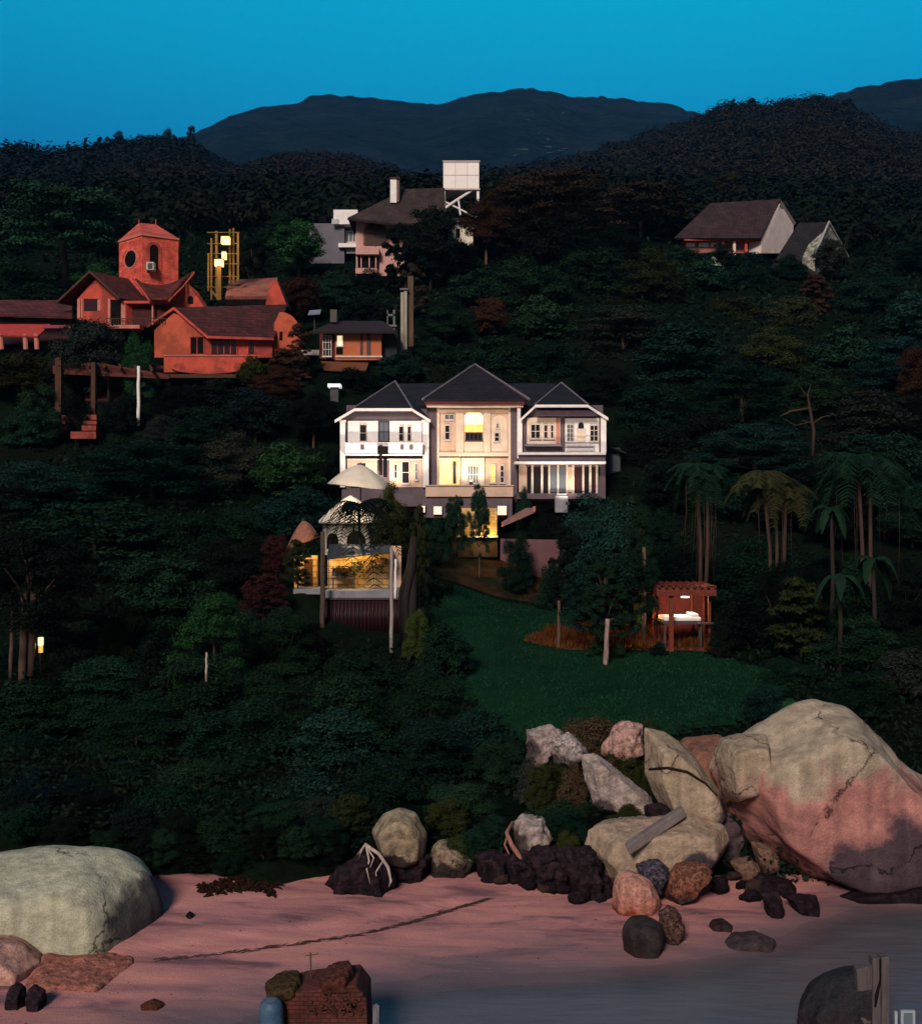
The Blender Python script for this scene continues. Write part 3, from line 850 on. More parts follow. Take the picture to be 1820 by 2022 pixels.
# swooping roof in front of the tower
def swoop(n=9):
    vs, fs = [], []
    for j in range(n):
        t = j / (n - 1)
        for i in range(n):
            s = i / (n - 1)
            vx = 262 + (384 - 262) * s - (1 - s) * (-28) * t
            xx = (262 + 34 * t) + ((384 - 50 * t) - (262 + 34 * t)) * s
            sag = 26 * math.sin(math.pi * s) * (1 - t) ** 1.0
            top = 548 - 10 * s + 10 * math.sin(math.pi * s)
            yy = top + sag * .5 + (594 - top) * t ** 1.25
            d = 117.2 - 5.0 * t - .4 * math.sin(math.pi * s)
            vs.append(P(xx, yy, d))
    for j in range(n - 1):
        for i in range(n - 1):
            a = j * n + i; fs.append((a, a + 1, a + n + 1, a + n))
    return vs, fs
vs, fs = swoop()
o = link_mesh('roof', vs, fs, M_redt, red, smooth=True)
sm = o.modifiers.new('thick', 'SOLIDIFY'); sm.thickness = .18
MB().tube([P(262, 548, 117.0), P(277, 566, 115.2), P(296, 594, 112.0)], .1, 6).tube([P(384, 538, 116.9), P(362, 566, 114.6), P(334, 594, 112.0)], .1, 6).build('ridge_cap', M_redr, o)
# red gable between tower and lower wing
MB().prism([P(333, 602, 115.5), P(364, 560, 115.5), P(372, 560, 115.5), P(402, 604, 115.5), P(402, 625, 115.5), P(333, 625, 115.5)], (0, 4, 0)).build('wall', M_redr, red)
hole(red, 371, 382, 584, 600, 115.5, M_void, 'window', True)
# lower wing
la, ll, lr = P(343, 607, 111.6), P(291, 643, 113.2), P(410, 664, 109.8)
b2, c2 = P(568, 601, 117.0), P(541, 668, 111.5)
m = MB(); m.slab([la, lr, c2, b2], .16); m.slab([ll, la, la + Vector((3, 6, 0)), ll + Vector((3, 6, 0))], .16)
lro = m.build('roof', M_redt2, red)
m = MB()
for q in (ll, lr):
    m.prism([la + Vector((0, -.06, .04)), q + Vector((0, -.06, .04)), q + Vector((0, -.06, -.22)), la + Vector((0, -.06, -.22))], (.05, .14, 0))
m.prism([lr + Vector((0, -.08, .03)), c2 + Vector((0, -.08, .03)), c2 + Vector((0, -.08, -.18)), lr + Vector((0, -.08, -.18))], (0, .1, 0))
m.build('bargeboard', M_redr, lro)
MB().prism([P(305, 652, 113.0), P(343, 618, 111.9), P(352, 622, 111.7), P(352, 706, 111.7), P(305, 706, 113.0)], (.8, 1.6, 0)).build('wall', M_oran, red)
MB().prism([P(352, 621, 111.68), P(404, 662, 110.6), P(404, 706, 110.6), P(352, 706, 111.68)], (.8, 1.6, 0)).build('wall', M_oran, red)
MB().prism([P(404.3, 667, 110.6), P(538, 671, 112.2), P(538, 706, 112.2), P(404.3, 706, 110.6)], (0, 3, 0)).build('wall', M_redr, red)
def lwin(a, b, t, q_, mat, nx, nm='window'):
    f = lambda vx: 110.6 + 1.6 * (vx - 404) / 134. if vx > 404 else 110.6 + 1.08 * (404 - vx) / 52.
    pts = [P(a, q_, f(a)), P(b, q_, f(b)), P(b, t, f(b)), P(a, t, f(a))]
    w = MB().prism([p + Vector((0, -.07, 0)) for p in pts], (0, .065, 0)).build(nm, mat, red)
    if nx:
        m = MB()
        for i in range(nx + 1):
            x = a + (b - a) * i / nx
            m.vbox(x - .7, x + .7, t, q_, f(x) - .12, .05)
        m.vbox(a, b, t - 1.2, t + .4, f((a + b) / 2) - .14, .06)
        m.build('frame', M_redr, w)
lwin(376, 402.5, 665.5, 698, M_void, 2); lwin(417, 468, 670, 699, M_darkred, 4); lwin(490, 503, 672, 699, M_darkred, 1)
# orange balcony with a curved lower edge
pts = []
for i in range(13):
    t = i / 12; pts.append((323 + (506 - 323) * t, 703))
for i in range(13):
    t = 1 - i / 12; pts.append((338 + (497 - 338) * t, 727 + 11 * math.sin(math.pi * min(1, t * 1.1)) ** .5 if 0 < t < .95 else 727))
MB().vpoly(pts, 108.4, .35).build('balcony', M_redr, red)
MB().vbox(324, 505, 704, 735, 108.76, 2.0).build('balcony_floor', M_oran, red)
MB().vbox(318, 492, 738.5, 746, 107.9, 3).build('slab_edge', M_wood, red)
MB().vbox(323, 506, 701.4, 703.2, 108.3, .55).build('coping', M_pinkc, red)
# rounded end wall at the right
pts = [(541, 693), (541, 640)]
for i in range(9):
    a = math.pi * .5 * (1 - i / 8); pts.append((552 + 39 * math.cos(a), 652 - 36 * math.sin(a)))
pts += [(592, 693)]
MB().vpoly(pts, 112.6, 3).build('wall', M_oran, red)
hole(red, 552, 558, 655, 672, 112.6, M_void, 'window')
# flat brick roof behind
MB().slab([P(445, 585, 119), P(547, 585, 119), P(548, 548, 126), P(452, 553, 126)], .3).build('roof', tiles('pink brown tile', (.30, .105, .080), (.22, .075, .058), 2.0, .8, .4), red)
MB().vbox(447, 532, 586, 602, 119.2, 3).build('wall', M_void, red)
MB().prism([P(524, 602, 118.6), P(535, 556, 118.6), P(547, 553, 118.6), P(566, 602, 118.6)], (0, 3, 0)).build('wall', M_redr, red)
# low roofed porch at the left
porch = thing('porch_building', 'low red tiled porch building beside the gabled red house', 'porch', P(70, 690, 118))
MB().slab([P(-20, 622, 115), P(143, 626, 115), P(143, 593, 121), P(8, 592, 121)], .16).slab([P(-30, 618, 115.5), P(-20, 622, 115), P(8, 592, 121), P(-40, 600, 121)], .16).build('roof', M_redt, porch)
MB().slab([P(-30, 660, 112.5), P(75, 664, 112.5), P(100, 640, 115), P(-30, 640, 115)], .14).build('canopy', pm('faded red sheet', (.44, .06, .05), (.28, .035, .035), scale=1.4, rough=.7, stretch=(1, 4, 1)), porch)
MB().vbox(-30, 143, 628, 690, 117, 3).build('wall', M_darkred, porch)
for a in (2, 50, 72):
    MB().tube([P(a, 660, 112.8), P(a + 2, 690, 112.8)], .22, 8).build('pillar', M_pinkc, porch)
MB().vbox(85, 140, 642, 648, 113.5, .8).build('beam', pm('magenta beam', (.30, .05, .09), None), porch)

# ------------------------------------------------------------------ small orange house
oh = thing('orange_house', 'small orange rendered house under a shallow dark roof with one lit window', 'house', P(695, 712, 117))
M_orw = pm('bright orange render', (.46, .135, .060), (.38, .105, .048), scale=1, rough=.9)
M_brownr = pm('dark brown roof', (.028, .016, .018), (.016, .010, .012), scale=2, rough=.8)
MB().vbox(662, 753, 653, 711, 115, 5).build('wall', M_orw, oh)
MB().prism([P(631, 653, 116.5), P(661.8, 653.5, 115.02), P(661.8, 711, 115.02), P(631, 708, 116.5)], (0, 4, 0)).build('wall', pm('dark red render', (.12, .022, .018), None), oh)
MB().vbox(753.3, 784, 653, 711, 116, 4).build('wall', pm('slate wall', (.025, .028, .034), None), oh)
MB().slab([P(611, 655, 113.9), P(784, 655, 113.9), P(757, 634, 118), P(664, 633, 118)], .18).build('roof', M_brownr, oh)
MB().slab([P(634, 713, 114.9), P(728, 716, 114.9), P(722, 733, 112.6), P(640, 729, 112.6)], .14).build('lean_to_roof', pm('rust roof', (.16, .062, .026), (.10, .04, .02), scale=2, stretch=(4, 1, 1)), oh)
window(oh, 664.5, 678, 661.5, 684, 115, M_frame, glow('lit window', (1, .82, .48), 1.0), 1, 1, .05)
hole(oh, 664, 677, 686, 700, 115, M_void, 'opening')
window(oh, 637, 655, 662, 704, 114.94, M_frame, M_dark, 3, 3, .05, 'door')
for a, b in ((711, 716), (724, 731.5)):
    MB().vbox(a, b, 650, 702, 114.92, .077).build('shutter', M_framed, oh)
MB().vbox(662, 755, 702.3, 705.5, 114.85, .147).build('sill', M_frame, oh)
MB().vbox(652, 665, 611, 636, 116.5, 1.2).build('chimney', pm('sooty render', (.09, .085, .075), None), oh)
MB().vbox(764, 766, 612, 655, 117, .1).vbox(776, 780, 612, 652, 117, .1).vbox(764, 780, 620, 624, 117, .1).vbox(760, 783, 641, 645, 116.8, .1).build('roof_rail', pm('grey rail', (.14, .15, .14), None), oh)
MB().vbox(593, 630, 691, 701, 112.4, .3).build('low_wall', pm('pale render', (.42, .36, .36), None), oh)
sat = thing('solar_panel', 'small pale framed panel on a thin pole behind the orange house', 'panel', P(620, 655, 118))
MB().slab([P(608, 621, 117.6), P(632, 619, 117.6), P(634, 611, 119), P(611, 613, 119)], .08).build('panel', pm('pale panel', (.24, .26, .32), (.12, .13, .17), scale=4), sat)
MB().tube([P(621, 616, 118.3), P(621, 660, 118.3)], .05, 6).build('pole', M_framed, sat)
lampbox = thing('street_lamp', 'grey box pillar topped by a flat white lit cap', 'lamp', P(660, 800, 106))
MB().vbox(652, 668, 764.3, 802, 106, .8).build('pillar', pm('grey stone pillar', (.07, .07, .072), None), lampbox)
MB().vbox(647, 672, 757.5, 764, 105.7, 1.4).build('cap', glow('lamp cap', (1, .95, .93), .75), lampbox)

# ------------------------------------------------------------------ pink gabled house, grey block, water tank
ph = thing('pink_house', 'pink house with a wide brown gable roof, white chimney and big arched window', 'house', P(735, 540, 158))
M_pink = pm('pink render', (.52, .30, .27), (.42, .235, .215), scale=.8, rough=.9)
M_brt = tiles('brown roof tile', (.060, .040, .036), (.035, .024, .024), 2.6, .85, .6)
MB().vpoly([(703, 436), (720, 428), (790, 408), (800, 440), (800, 545), (703, 545)], 156, 7).build('wall', M_pink, ph)
el_, rg = P(686, 430, 154), P(802, 373, 158)
MB().slab([el_, P(776, 441, 152.8), P(880, 441, 153), P(878, 371, 159), rg], .3).slab([el_, rg, rg + Vector((0, 6, 0)), el_ + Vector((0, 8, 0))], .3).build('roof', M_brt, ph)
ch = MB().vbox(770.5, 783, 352, 400, 155.5, 1.0).build('chimney', M_white, ph)
MB().vbox(783.1, 788.5, 353, 398, 155.6, 1.0).build('chimney_side', pm('brown plaster', (.16, .10, .09), None), ch)
MB().vbox(769.5, 789.5, 349.6, 352, 155.3, 1.4).build('chimney_cap', M_maroon, ch)
pts = [(717, 484), (765, 484)]
for i in range(11):
    a = math.pi * i / 10; pts.append((741 + 24 * math.cos(a), 460 - 25 * math.sin(a)))
MB().vpoly(pts, 155.9, .09).build('arch_surround', pm('ochre stone', (.20, .10, .045), None), ph)
pts = [(741 + (x - 741) * .86, 484 if y > 480 else 460 + (y - 460) * .88) for x, y in pts]
aw = MB().vpoly(pts, 155.85, .04).build('arch_window', glassy('brown glass', (.045, .020, .010), .2), ph)
MB().vbox(739, 742, 438, 484, 155.78, .06).vbox(719, 763, 459, 462, 155.79, .06).build('glazing_bar', pm('brown timber', (.10, .05, .02), None), aw)
MB().vbox(702, 748, 489, 502, 154.6, 1.39).build('balcony', M_pink, ph)
MB().vbox(704, 747, 503, 528, 155.6, .39).build('loggia', M_void, ph)
for a in (704, 712, 728, 741):
    MB().vbox(a, a + 2.2, 503, 528, 155.2, .3).build('post', M_pink, ph)
MB().vbox(702, 744, 529, 540, 154.8, 1.19).build('balcony', M_pink, ph)
gb = thing('flat_roofed_block', 'grey flat roofed block with white parapet and balcony', 'building', P(660, 505, 168))
MB().vbox(609, 680, 441, 520, 166, 10).build('wall', pm('grey render', (.135, .13, .155), (.11, .105, .13), scale=.6, rough=.9), gb)
MB().vbox(658.5, 706, 414, 442.5, 165.2, 9).build('parapet', M_white, gb)
MB().vbox(655, 668, 432, 442, 165.0, .18).build('vent_box', M_ac, gb)
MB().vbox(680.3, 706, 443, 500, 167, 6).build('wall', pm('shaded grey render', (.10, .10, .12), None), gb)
window(gb, 682, 703.5, 456, 479, 167, M_frame, M_bluegl, 3, 1, .1)
MB().vbox(668, 704, 480, 488, 165.3, 1.69).build('balcony', M_white, gb)
MB().vbox(684, 704, 491, 500, 166.2, .79).build('railing', M_ac, gb)
tk = thing('water_tank', 'square white water tank raised on legs above the trees', 'tank', P(910, 400, 165))
M_tank = pm('white tank sheet', (.84, .79, .76), (.76, .71, .69), scale=.5, rough=.6, bump=.1)
tb = MB().vbox(875, 946, 319, 372, 165, 4.8).build('tank', M_tank, tk, bevel=.08)
m = MB()
m.vbox(873.5, 947.5, 317, 319.2, 164.85, 5.1); m.vbox(873.5, 947.5, 372, 374.5, 164.85, 5.1)
for x in (898, 922): m.vbox(x, x + .9, 320, 371, 164.95, .05)
m.vbox(876, 945, 345, 346, 164.95, .05)
m.build('tank_rim', pm('tank seam', (.60, .55, .53), None), tb)
for a, dd in ((874, 165.1), (941, 165.1), (875, 169.3), (941, 169.3)):
    MB().vbox(a, a + 5, 374.6, 440, dd, .35).build('leg', M_white, tk)
MB().tube([P(877, 412, 165.3), P(900, 396, 165.3), P(932, 376, 165.3)], .18, 6).tube([P(905, 395, 165.3), P(909, 425, 165.3)], .13, 6).tube([P(878, 398, 165.5), P(941, 430, 165.5)], .12, 6).build('brace', M_white, tk)
ww = thing('white_shed', 'white rendered shed half hidden by leaves below the water tank', 'shed', P(905, 480, 163))
MB().vbox(884, 934, 437, 490, 163, 3).build('wall', pm('pale yellow render', (.74, .70, .58), (.6, .56, .45), scale=1.2), ww)
MB().slab([P(880, 438, 162.6), P(938, 438, 162.6), P(938, 430, 166.5), P(880, 430, 166.5)], .15).build('roof', M_brownr, ww)
hole(ww, 900, 908, 452, 470, 163, M_void, 'window')

# ------------------------------------------------------------------ barn like house and its neighbour at the right
bh = thing('brown_roofed_house', 'long house with steep dark brown roof and plain white gable wall', 'house', P(1450, 490, 184))
M_barn = tiles('purple brown tile', (.048, .026, .030), (.030, .017, .022), 1.8, .9, .8)
MB().slab([P(1330, 470, 178), P(1500, 470, 177), P(1541, 393, 181.6), P(1402, 401, 184)], .3).slab([P(1330, 470, 178), P(1402, 401, 186), P(1345, 468, 193)], .3).slab([P(1541, 393, 181.6), P(1572, 441, 185), P(1440, 441, 192), P(1402, 401, 186)], .3).build('roof', M_barn, bh)
MB().prism([P(1502, 462, 178.2), P(1540, 402, 181.4), P(1566, 445, 184.0), P(1562, 500, 184.0), P(1502, 500, 178.2)], (-2.5, 2.2, 0)).build('gable_wall', pm('off white render', (.62, .54, .52), (.50, .43, .42), scale=.7), bh)
MB().prism([P(1541.5, 395, 181.2), P(1571, 441, 184.2), P(1562, 448, 184.2), P(1538, 408, 181.2)], (.1, .3, 0)).build('verge', pm('grey verge', (.22, .18, .17), None), bh)
MB().vbox(1352, 1501, 469, 500, 179.5, 8).build('wall', pm('rosy render', (.30, .13, .10), (.20, .08, .065), scale=1), bh)
for a, b in ((1354, 1371), (1379, 1398), (1403, 1417)):
    window(bh, a, b, 478, 487, 179.5, M_white, M_white, 1, 1, .1)
for a in (1425, 1447, 1470):
    MB().vbox(a, a + 5, 474, 512, 178.2, .5).build('post', M_cream if a == 1447 else M_redr, bh)
MB().vbox(1350, 1502, 470.5, 475, 178, 1.4).build('fascia', M_redr, bh)
nh = thing('ivy_gabled_house', 'dark steep roofed house with white edged gable overgrown by ivy', 'house', P(1600, 520, 178))
MB().slab([P(1500, 560, 168), P(1604, 560, 168), P(1636, 438.5, 176), P(1576, 440, 178)], .25).slab([P(1636, 438.5, 176), P(1678, 520, 182), P(1610, 520, 184), P(1576, 440, 178)], .25).build('roof', tiles('near black tile', (.022, .018, .020), (.013, .011, .013), 2.0, .9, .8), nh)
MB().prism([P(1609, 505, 169.5), P(1637, 445, 175.6), P(1673, 508, 181.5), P(1673, 600, 181.5), P(1606, 600, 169.5)], (-1.5, 1, 0)).build('gable_wall', pm('mossy render', (.34, .33, .29), (.10, .11, .085), scale=1.6, lo=.42, hi=.58), nh)
MB().tube([P(1636, 438, 175.5), P(1608, 502, 169)], .16, 6).tube([P(1636, 438, 175.5), P(1674, 507, 181.5)], .16, 6).build('verge', pm('pale verge', (.48, .46, .42), (.2, .2, .17), scale=3), nh)
cw = MB().tube([P(1405, 512, 172), P(1409, 521, 171.5), P(1420, 531, 171), P(1432, 534, 170.5), P(1444, 542, 170), P(1452, 545, 170)], [.5, .75, .7, .35, .45, .1], 8).build('garden_wall', pm('whitewash', (.78, .78, .74), (.5, .5, .47), scale=2), loc=P(1428, 545, 171))
tag(cw, 'short curved whitewashed garden wall below the brown roofed house', 'wall')
# ------------------------------------------------------------------ terrace garden in front of the villa
M_ystone = bricks('sandstone wall', (.56, .36, .15), (.48, .30, .12), (.30, .19, .09), .75)
M_ledge = pm('grey concrete', (.20, .21, .24), (.14, .145, .165), scale=2)
M_corr = pm('maroon sheet', (.024, .005, .009), (.010, .003, .005), scale=1.6, rough=.5, stretch=(6, 6, .4))
M_cloth = pm('cream canvas', (.66, .60, .50), (.58, .52, .43), scale=1.2, rough=.9, bump=.2)
te = thing('garden_terrace', 'raised terrace with a lamplit sandstone wall and grey ledge', 'terrace', P(710, 1182, 66))
MB().vbox(647, 771, 1092, 1166, 67.2, .5).build('wall', M_ystone, te)
MB().vbox(581, 627, 1097, 1162, 67.8, .5).build('wall', M_ystone, te)
hole(te, 601, 618, 1104, 1162, 67.8, pm('brown door', (.06, .022, .010), None), 'door')
MB().vbox(772, 792, 1078, 1170, 67.5, .4).build('wall', M_peach, te)
MB().vbox(640, 792, 1166.5, 1181, 64.4, 3.3).build('ledge', M_ledge, te, bevel=.03)
MB().vbox(579, 639.6, 1163, 1174, 65.6, 2.6).build('ledge', M_ledge, te, bevel=.03)
MB().vbox(641, 791, 1181.2, 1275, 66.0, 2).build('retaining_wall', M_void, te)
fe = thing('corrugated_fence', 'maroon corrugated sheet fence below the grey ledge', 'fence', P(716, 1254, 64.3))
n = 121; vs = []; fs = []
for i in range(n):
    x = PX(641 + (791 - 641) * i / (n - 1), 64.2); y = 64.2 + .045 * math.sin(i * 1.05)
    vs += [(x, y, PZ(1256, 64.2)), (x, y, PZ(1183, 64.2))]
for i in range(n - 1): fs.append((2 * i, 2 * i + 2, 2 * i + 3, 2 * i + 1))
o = link_mesh('corrugated_sheet', vs, fs, M_corr, fe, smooth=True); o.modifiers.new('t', 'SOLIDIFY').thickness = .02
m = MB()
for a in (642, 690, 740, 789): m.vbox(a, a + 1.6, 1182, 1262, 64.27, .08)
m.vbox(641, 791, 1181.8, 1184, 64.1, .24).vbox(641, 791, 1255, 1257.4, 64.1, .24)
m.build('rail', M_framed, fe)
# benches / clutter in front of the lit wall
bn = thing('garden_bench', 'dark timber bench against the lamplit sandstone wall', 'bench', P(680, 1166, 66.6))
MB().vbox(655, 700, 1141, 1144, 66.1, .55).build('seat', M_framed, bn)
MB().vbox(656, 699, 1122, 1138, 66.7, .05).build('backrest', M_framed, bn)
for a, dd in ((657, 66.15), (696, 66.15), (657, 66.6), (696, 66.6)): MB().vbox(a, a + 2, 1144.1, 1166, dd, .07).build('leg', M_framed, bn)
for k, (a, t, w_, lab) in enumerate([(668, 1112, 22, 'broad dark hanging plant pot at the top of the sandstone wall'), (702, 1102, 10, 'slim hanging plant pot beside the broad one'), (745, 1096, 18, 'bushy hanging basket at the right end of the sandstone wall')]):
    hp = thing('hanging_plant', lab, 'plant', P(a + w_ / 2, t + 18, 66.2), 'plants hung along the lit terrace wall')
    MB().tube([P(a + w_ / 2, 1085, 66.2), P(a + w_ / 2, t, 66.2)], .02, 5).build('cord', M_framed, hp)
    MB().tube([P(a + w_ / 2, t + 8, 66.2), P(a + w_ / 2, t + 18, 66.2)], [.02 * w_, .012 * w_], 10).build('pot', pm('terracotta %d' % k, (.22, .07, .03), None), hp)
    rg_ = np.random.default_rng(k + 70); m = MB()
    for q in range(160):
        c_ = P(a + w_ / 2, t + 6, 66.2) + Vector((rg_.normal() * .014 * w_, rg_.normal() * .2, -.28 * abs(rg_.normal())))
        e_ = Vector((rg_.normal(), rg_.normal(), rg_.normal() - .6)).normalized() * .14; s_ = e_.cross(Vector((.3, .8, .2))).normalized() * .045
        m.add([c_ - s_, c_ + s_, c_ + e_], [(0, 1, 2)])
    o = m.build('leaves', FOL, hp); o.color = (.02, .03, .010, 1)
aw = thing('awning', 'dark navy sheet awning over the lamplit sandstone wall', 'awning', P(690, 1100, 65.8))
MB().slab([P(645, 1103, 65.4), P(772, 1090, 65.4), P(772, 1076, 67.6), P(650, 1074, 67.6)], .06).build('sheet', pm('navy sheet', (.022, .026, .034), (.012, .014, .020), scale=2, rough=.5), aw)
for a in (648, 768): MB().vbox(a, a + 1.5, 1098, 1166.4, 65.5, .08).build('support', M_framed, aw)
# posts
def post(name, label, cat, vx, vt, vb, d, r, mat, lean=0):
    n = 7
    pts = [P(vx + lean * (1 - i / (n - 1.)) + .6 * math.sin(i * 2.1), vt + (vb - vt) * i / (n - 1.), d) for i in range(n)]
    pts[-1] = pts[-1] + Vector((0, 0, -.3))
    o = MB().tube(pts, [r * (.8 + .2 * i / (n - 1)) for i in range(n)], 10).build(name, mat, loc=pts[-1], smooth=True)
    return tag(o, label, cat)
M_post = pm('brown timber post', (.085, .060, .042), (.045, .03, .022), scale=4, stretch=(3, 3, .4))
M_ppost = pm('pale pole', (.33, .29, .29), (.2, .17, .17), scale=4, stretch=(3, 3, .4))
post('timber_post', 'dark timber post at the left end of the corrugated fence', 'post', 637, 1050, 1252, 63.4, .14, M_post)
post('garden_pole', 'tall pale grey pole standing in front of the corrugated fence', 'pole', 773, 1080, 1282, 61.5, .10, M_ppost)
post('garden_pole', 'short white pole beside the lit sandstone wall', 'pole', 781, 1104, 1180, 64.3, .07, M_white)
M_bark = pm('dark bark', (.022, .017, .013), (.010, .008, .006), scale=3, stretch=(3, 3, .5), bump=.8)
ln = MB().tube([P(806, 1270, 63), P(797, 1210, 63), P(798, 1170, 63), P(812, 1120, 63.2), P(817, 1060, 63.4)], [.36, .3, .3, .26, .16], 10).tube([P(812, 1268, 63.1), P(813, 1200, 63.1), P(816, 1120, 63.3)], [.3, .26, .16], 8)  .build('bare_tree', M_bark, loc=P(806, 1270, 63), smooth=True)
tag(ln, 'dark bent double trunk at the right end of the corrugated fence', 'trunk')
# parasols and tent
def parasol(name, label, vx, vtop, vrim, vw, d, mat, ztilt=0, ribs=8):
    gx = PX(vx, d); gz = ground(gx, d)
    t = thing(name, label, 'parasol', (gx, d, gz))
    R_ = vw / F * d / 2; zt = PZ(vtop, d); zr = PZ(vrim, d); n = ribs * 4
    vs = [Vector((gx, d, zt))]; fs = []
    for j in range(1, 7):
        u = j / 6.
        for k in range(n):
            a = 2 * math.pi * k / n
            sag = 1 - .05 * u * abs(math.sin(a * ribs / 2))
            vs.append(Vector((gx + R_ * u * math.cos(a) * sag, d + R_ * u * math.sin(a) * sag, zt + (zr - zt) * u ** 1.5 + ztilt * u * math.cos(a) - .03 * u * abs(math.sin(a * ribs / 2)))))
    for k in range(n): fs.append((0, 1 + k, 1 + (k + 1) % n))
    for j in range(5):
        for k in range(n): fs.append((1 + j * n + k, 1 + (j + 1) * n + k, 1 + (j + 1) * n + (k + 1) % n, 1 + j * n + (k + 1) % n))
    o = link_mesh('canopy', vs, fs, mat, t, smooth=True); s = o.modifiers.new('t', 'SOLIDIFY'); s.thickness = .03
    MB().tube([Vector((gx, d, gz - .1)), Vector((gx, d, zt + .12))], .05, 8).build('pole', M_framed, t)
    m = MB()
    for k in range(ribs):
        a = 2 * math.pi * k / ribs
        m.tube([Vector((gx, d, zt - .12)), Vector((gx + R_ * .97 * math.cos(a), d + R_ * .97 * math.sin(a), zr - .06 + ztilt * math.cos(a)))], .02, 5)
    m.build('ribs', M_framed, t)
    return t
parasol('parasol', 'wide cream canvas parasol in front of the left wing of the villa', 712, 917, 962, 132, 82, M_cloth, -.25)
parasol('parasol', 'rusty pink drooping parasol at the left of the terrace', 598, 1028, 1072, 66, 68.5, pm('rust pink canvas', (.30, .13, .09), (.18, .075, .05), scale=6, rough=.9), .35)
tn = thing('cream_tent', 'cream canvas garden tent with dark arched openings', 'tent', P(692, 1080, 76))
c_ = P(692, 1076, 77.2); vs, fs = [], []; n = 40
prof = [(1.70, -.6), (1.66, 1.35), (1.86, 1.32), (1.88, 1.5), (1.55, 1.85), (1.2, 2.2), (.85, 2.5), (.45, 2.85), (0.02, 3.1)]
for r_, z_ in prof:
    for k in range(n):
        a = 2 * math.pi * k / n; w_ = 1 + .06 * math.cos(8 * a)
        vs.append(c_ + Vector((r_ * w_ * math.cos(a), r_ * w_ * math.sin(a) * .9, z_)))
for i in range(len(prof) - 1):
    for k in range(n): fs.append((i * n + k, i * n + (k + 1) % n, (i + 1) * n + (k + 1) % n, (i + 1) * n + k))
link_mesh('canopy', vs, fs, M_cloth, tn, smooth=True)
for ang, w_, h_ in ((-1.3, .55, 1.12), (-2.2, .38, .95), (-.45, .4, 1.0)):
    m = MB(); pts = []
    base = c_ + Vector((1.80 * math.cos(ang), 1.80 * .9 * math.sin(ang), -.2)); tang = Vector((-math.sin(ang), math.cos(ang), 0)); N = Vector((math.cos(ang), math.sin(ang), 0))
    pts = [base - tang * w_, base + tang * w_] + [base + tang * w_ * math.cos(math.pi * i / 8) + Vector((0, 0, h_ * .5 + h_ * .5 * math.sin(math.pi * i / 8))) for i in range(9)]
    m.prism(pts, -N * .5); m.build('arched_opening', M_void, tn)
MB().tube([c_ + Vector((0, 0, 3.05)), c_ + Vector((0, 0, 3.4))], [.06, .02], 6).build('finial', M_framed, tn)
# pool wall, lamps, ramp
pw = thing('pool_wall', 'short lamplit yellow stone wall below the villa terrace', 'wall', P(942, 1062, 86.5))
MB().vbox(904, 981, 1003, 1058, 86.4, .7).build('wall', bricks('lit yellow stone', (.60, .42, .20), (.54, .37, .17), (.4, .27, .12), 1.2), pw)
MB().vbox(902, 983, 1058.2, 1061, 86.1, 1.2).build('coping', M_cream, pw)
MB().vbox(903, 982, 1061.2, 1100, 86.6, .6).build('retaining_wall', pm('dark earth wall', (.07, .045, .025), None), pw)
hole(pw, 906, 917, 1018, 1050, 86.4, pm('dark wood', (.05, .022, .01), None), 'door')
G_wl = glow('white lamp glass', (1, .86, .70), .6)
for k, (a, b, t, q, lab) in enumerate([(828, 839, 999, 1012, 'small square lit lamp at the left end of the villa plinth'), (856, 872, 1000, 1016, 'pair of bright white lit lamp panels left of the two clipped trees'), (982, 1000, 999, 1017, 'cream lit lamp panel right of the two clipped trees')]):
    lp_ = thing('wall_lamp', lab, 'lamp', P((a + b) / 2, q, 88), 'lamps along the villa plinth')
    MB().vbox(a - .6, b + .6, t - .8, q + .8, 88.35, .2).build('housing', M_framed, lp_)
    MB().vbox(a, b, t, q, 88.28, .07).build('glass', G_wl, lp_)
rp = thing('ramp', 'pink concrete ramp with low kerb climbing right towards the villa', 'ramp', P(1025, 1040, 85))
MB().prism([P(992, 1040, 84.5), P(1056, 1012, 84.5), P(1056, 1003, 84.5), P(1040, 1003, 84.5), P(992, 1031, 84.5)], (0, 1.8, 0)).build('slope', pm('pink concrete ramp', (.26, .13, .13), (.18, .09, .09), scale=1.5), rp)
MB().vbox(1052, 1057, 1000, 1010, 84.4, .3).build('kerb_post', M_pinkc, rp)
pwl = MB().vpoly([(988, 1064), (1104, 1066), (1104, 1140), (1060, 1140), (988, 1105)], 83.8, .4).build('garden_wall', pm('pink plaster', (.135, .066, .072), (.10, .048, .055), scale=.9), loc=P(1045, 1140, 83.8)); tag(pwl, 'plain dusky pink garden wall right of the brown bank', 'wall')
# pavilion with the lit bed
pv = thing('garden_pavilion', 'open red timber pavilion with flat beam roof on the lawn', 'pavilion', P(1352, 1280, 63))
M_redw = pm('red stained timber', (.15, .030, .014), (.09, .018, .009), scale=3, stretch=(1, 1, 3), rough=.7)
gzp = ground(PX(1352, 63), 63)
for (a, b, d0, vb) in ((1321, 1329.5, 62.0, 1279), (1289, 1295, 64.6, 1262), (1398, 1403, 62.4, 1275), (1386, 1390.5, 65.2, 1258), (1363, 1367, 65.6, 1255)):
    MB().box(PX(a, d0), PX(b, d0), d0, d0 + .2, gzp - .3, PZ(1172, d0)).build('post', M_redw, pv)
MB().vbox(1296, 1414, 1160, 1176.5, 61.8, .18).vbox(1290, 1408, 1160, 1173, 65.5, .18).box(PX(1296, 61.8), PX(1296, 61.8) + .16, 61.99, 65.49, PZ(1176, 61.8), PZ(1161, 61.8)).box(PX(1414, 61.8) - .16, PX(1414, 61.8), 61.99, 65.49, PZ(1176, 61.8), PZ(1161, 61.8)).build('beam', M_redw, pv)
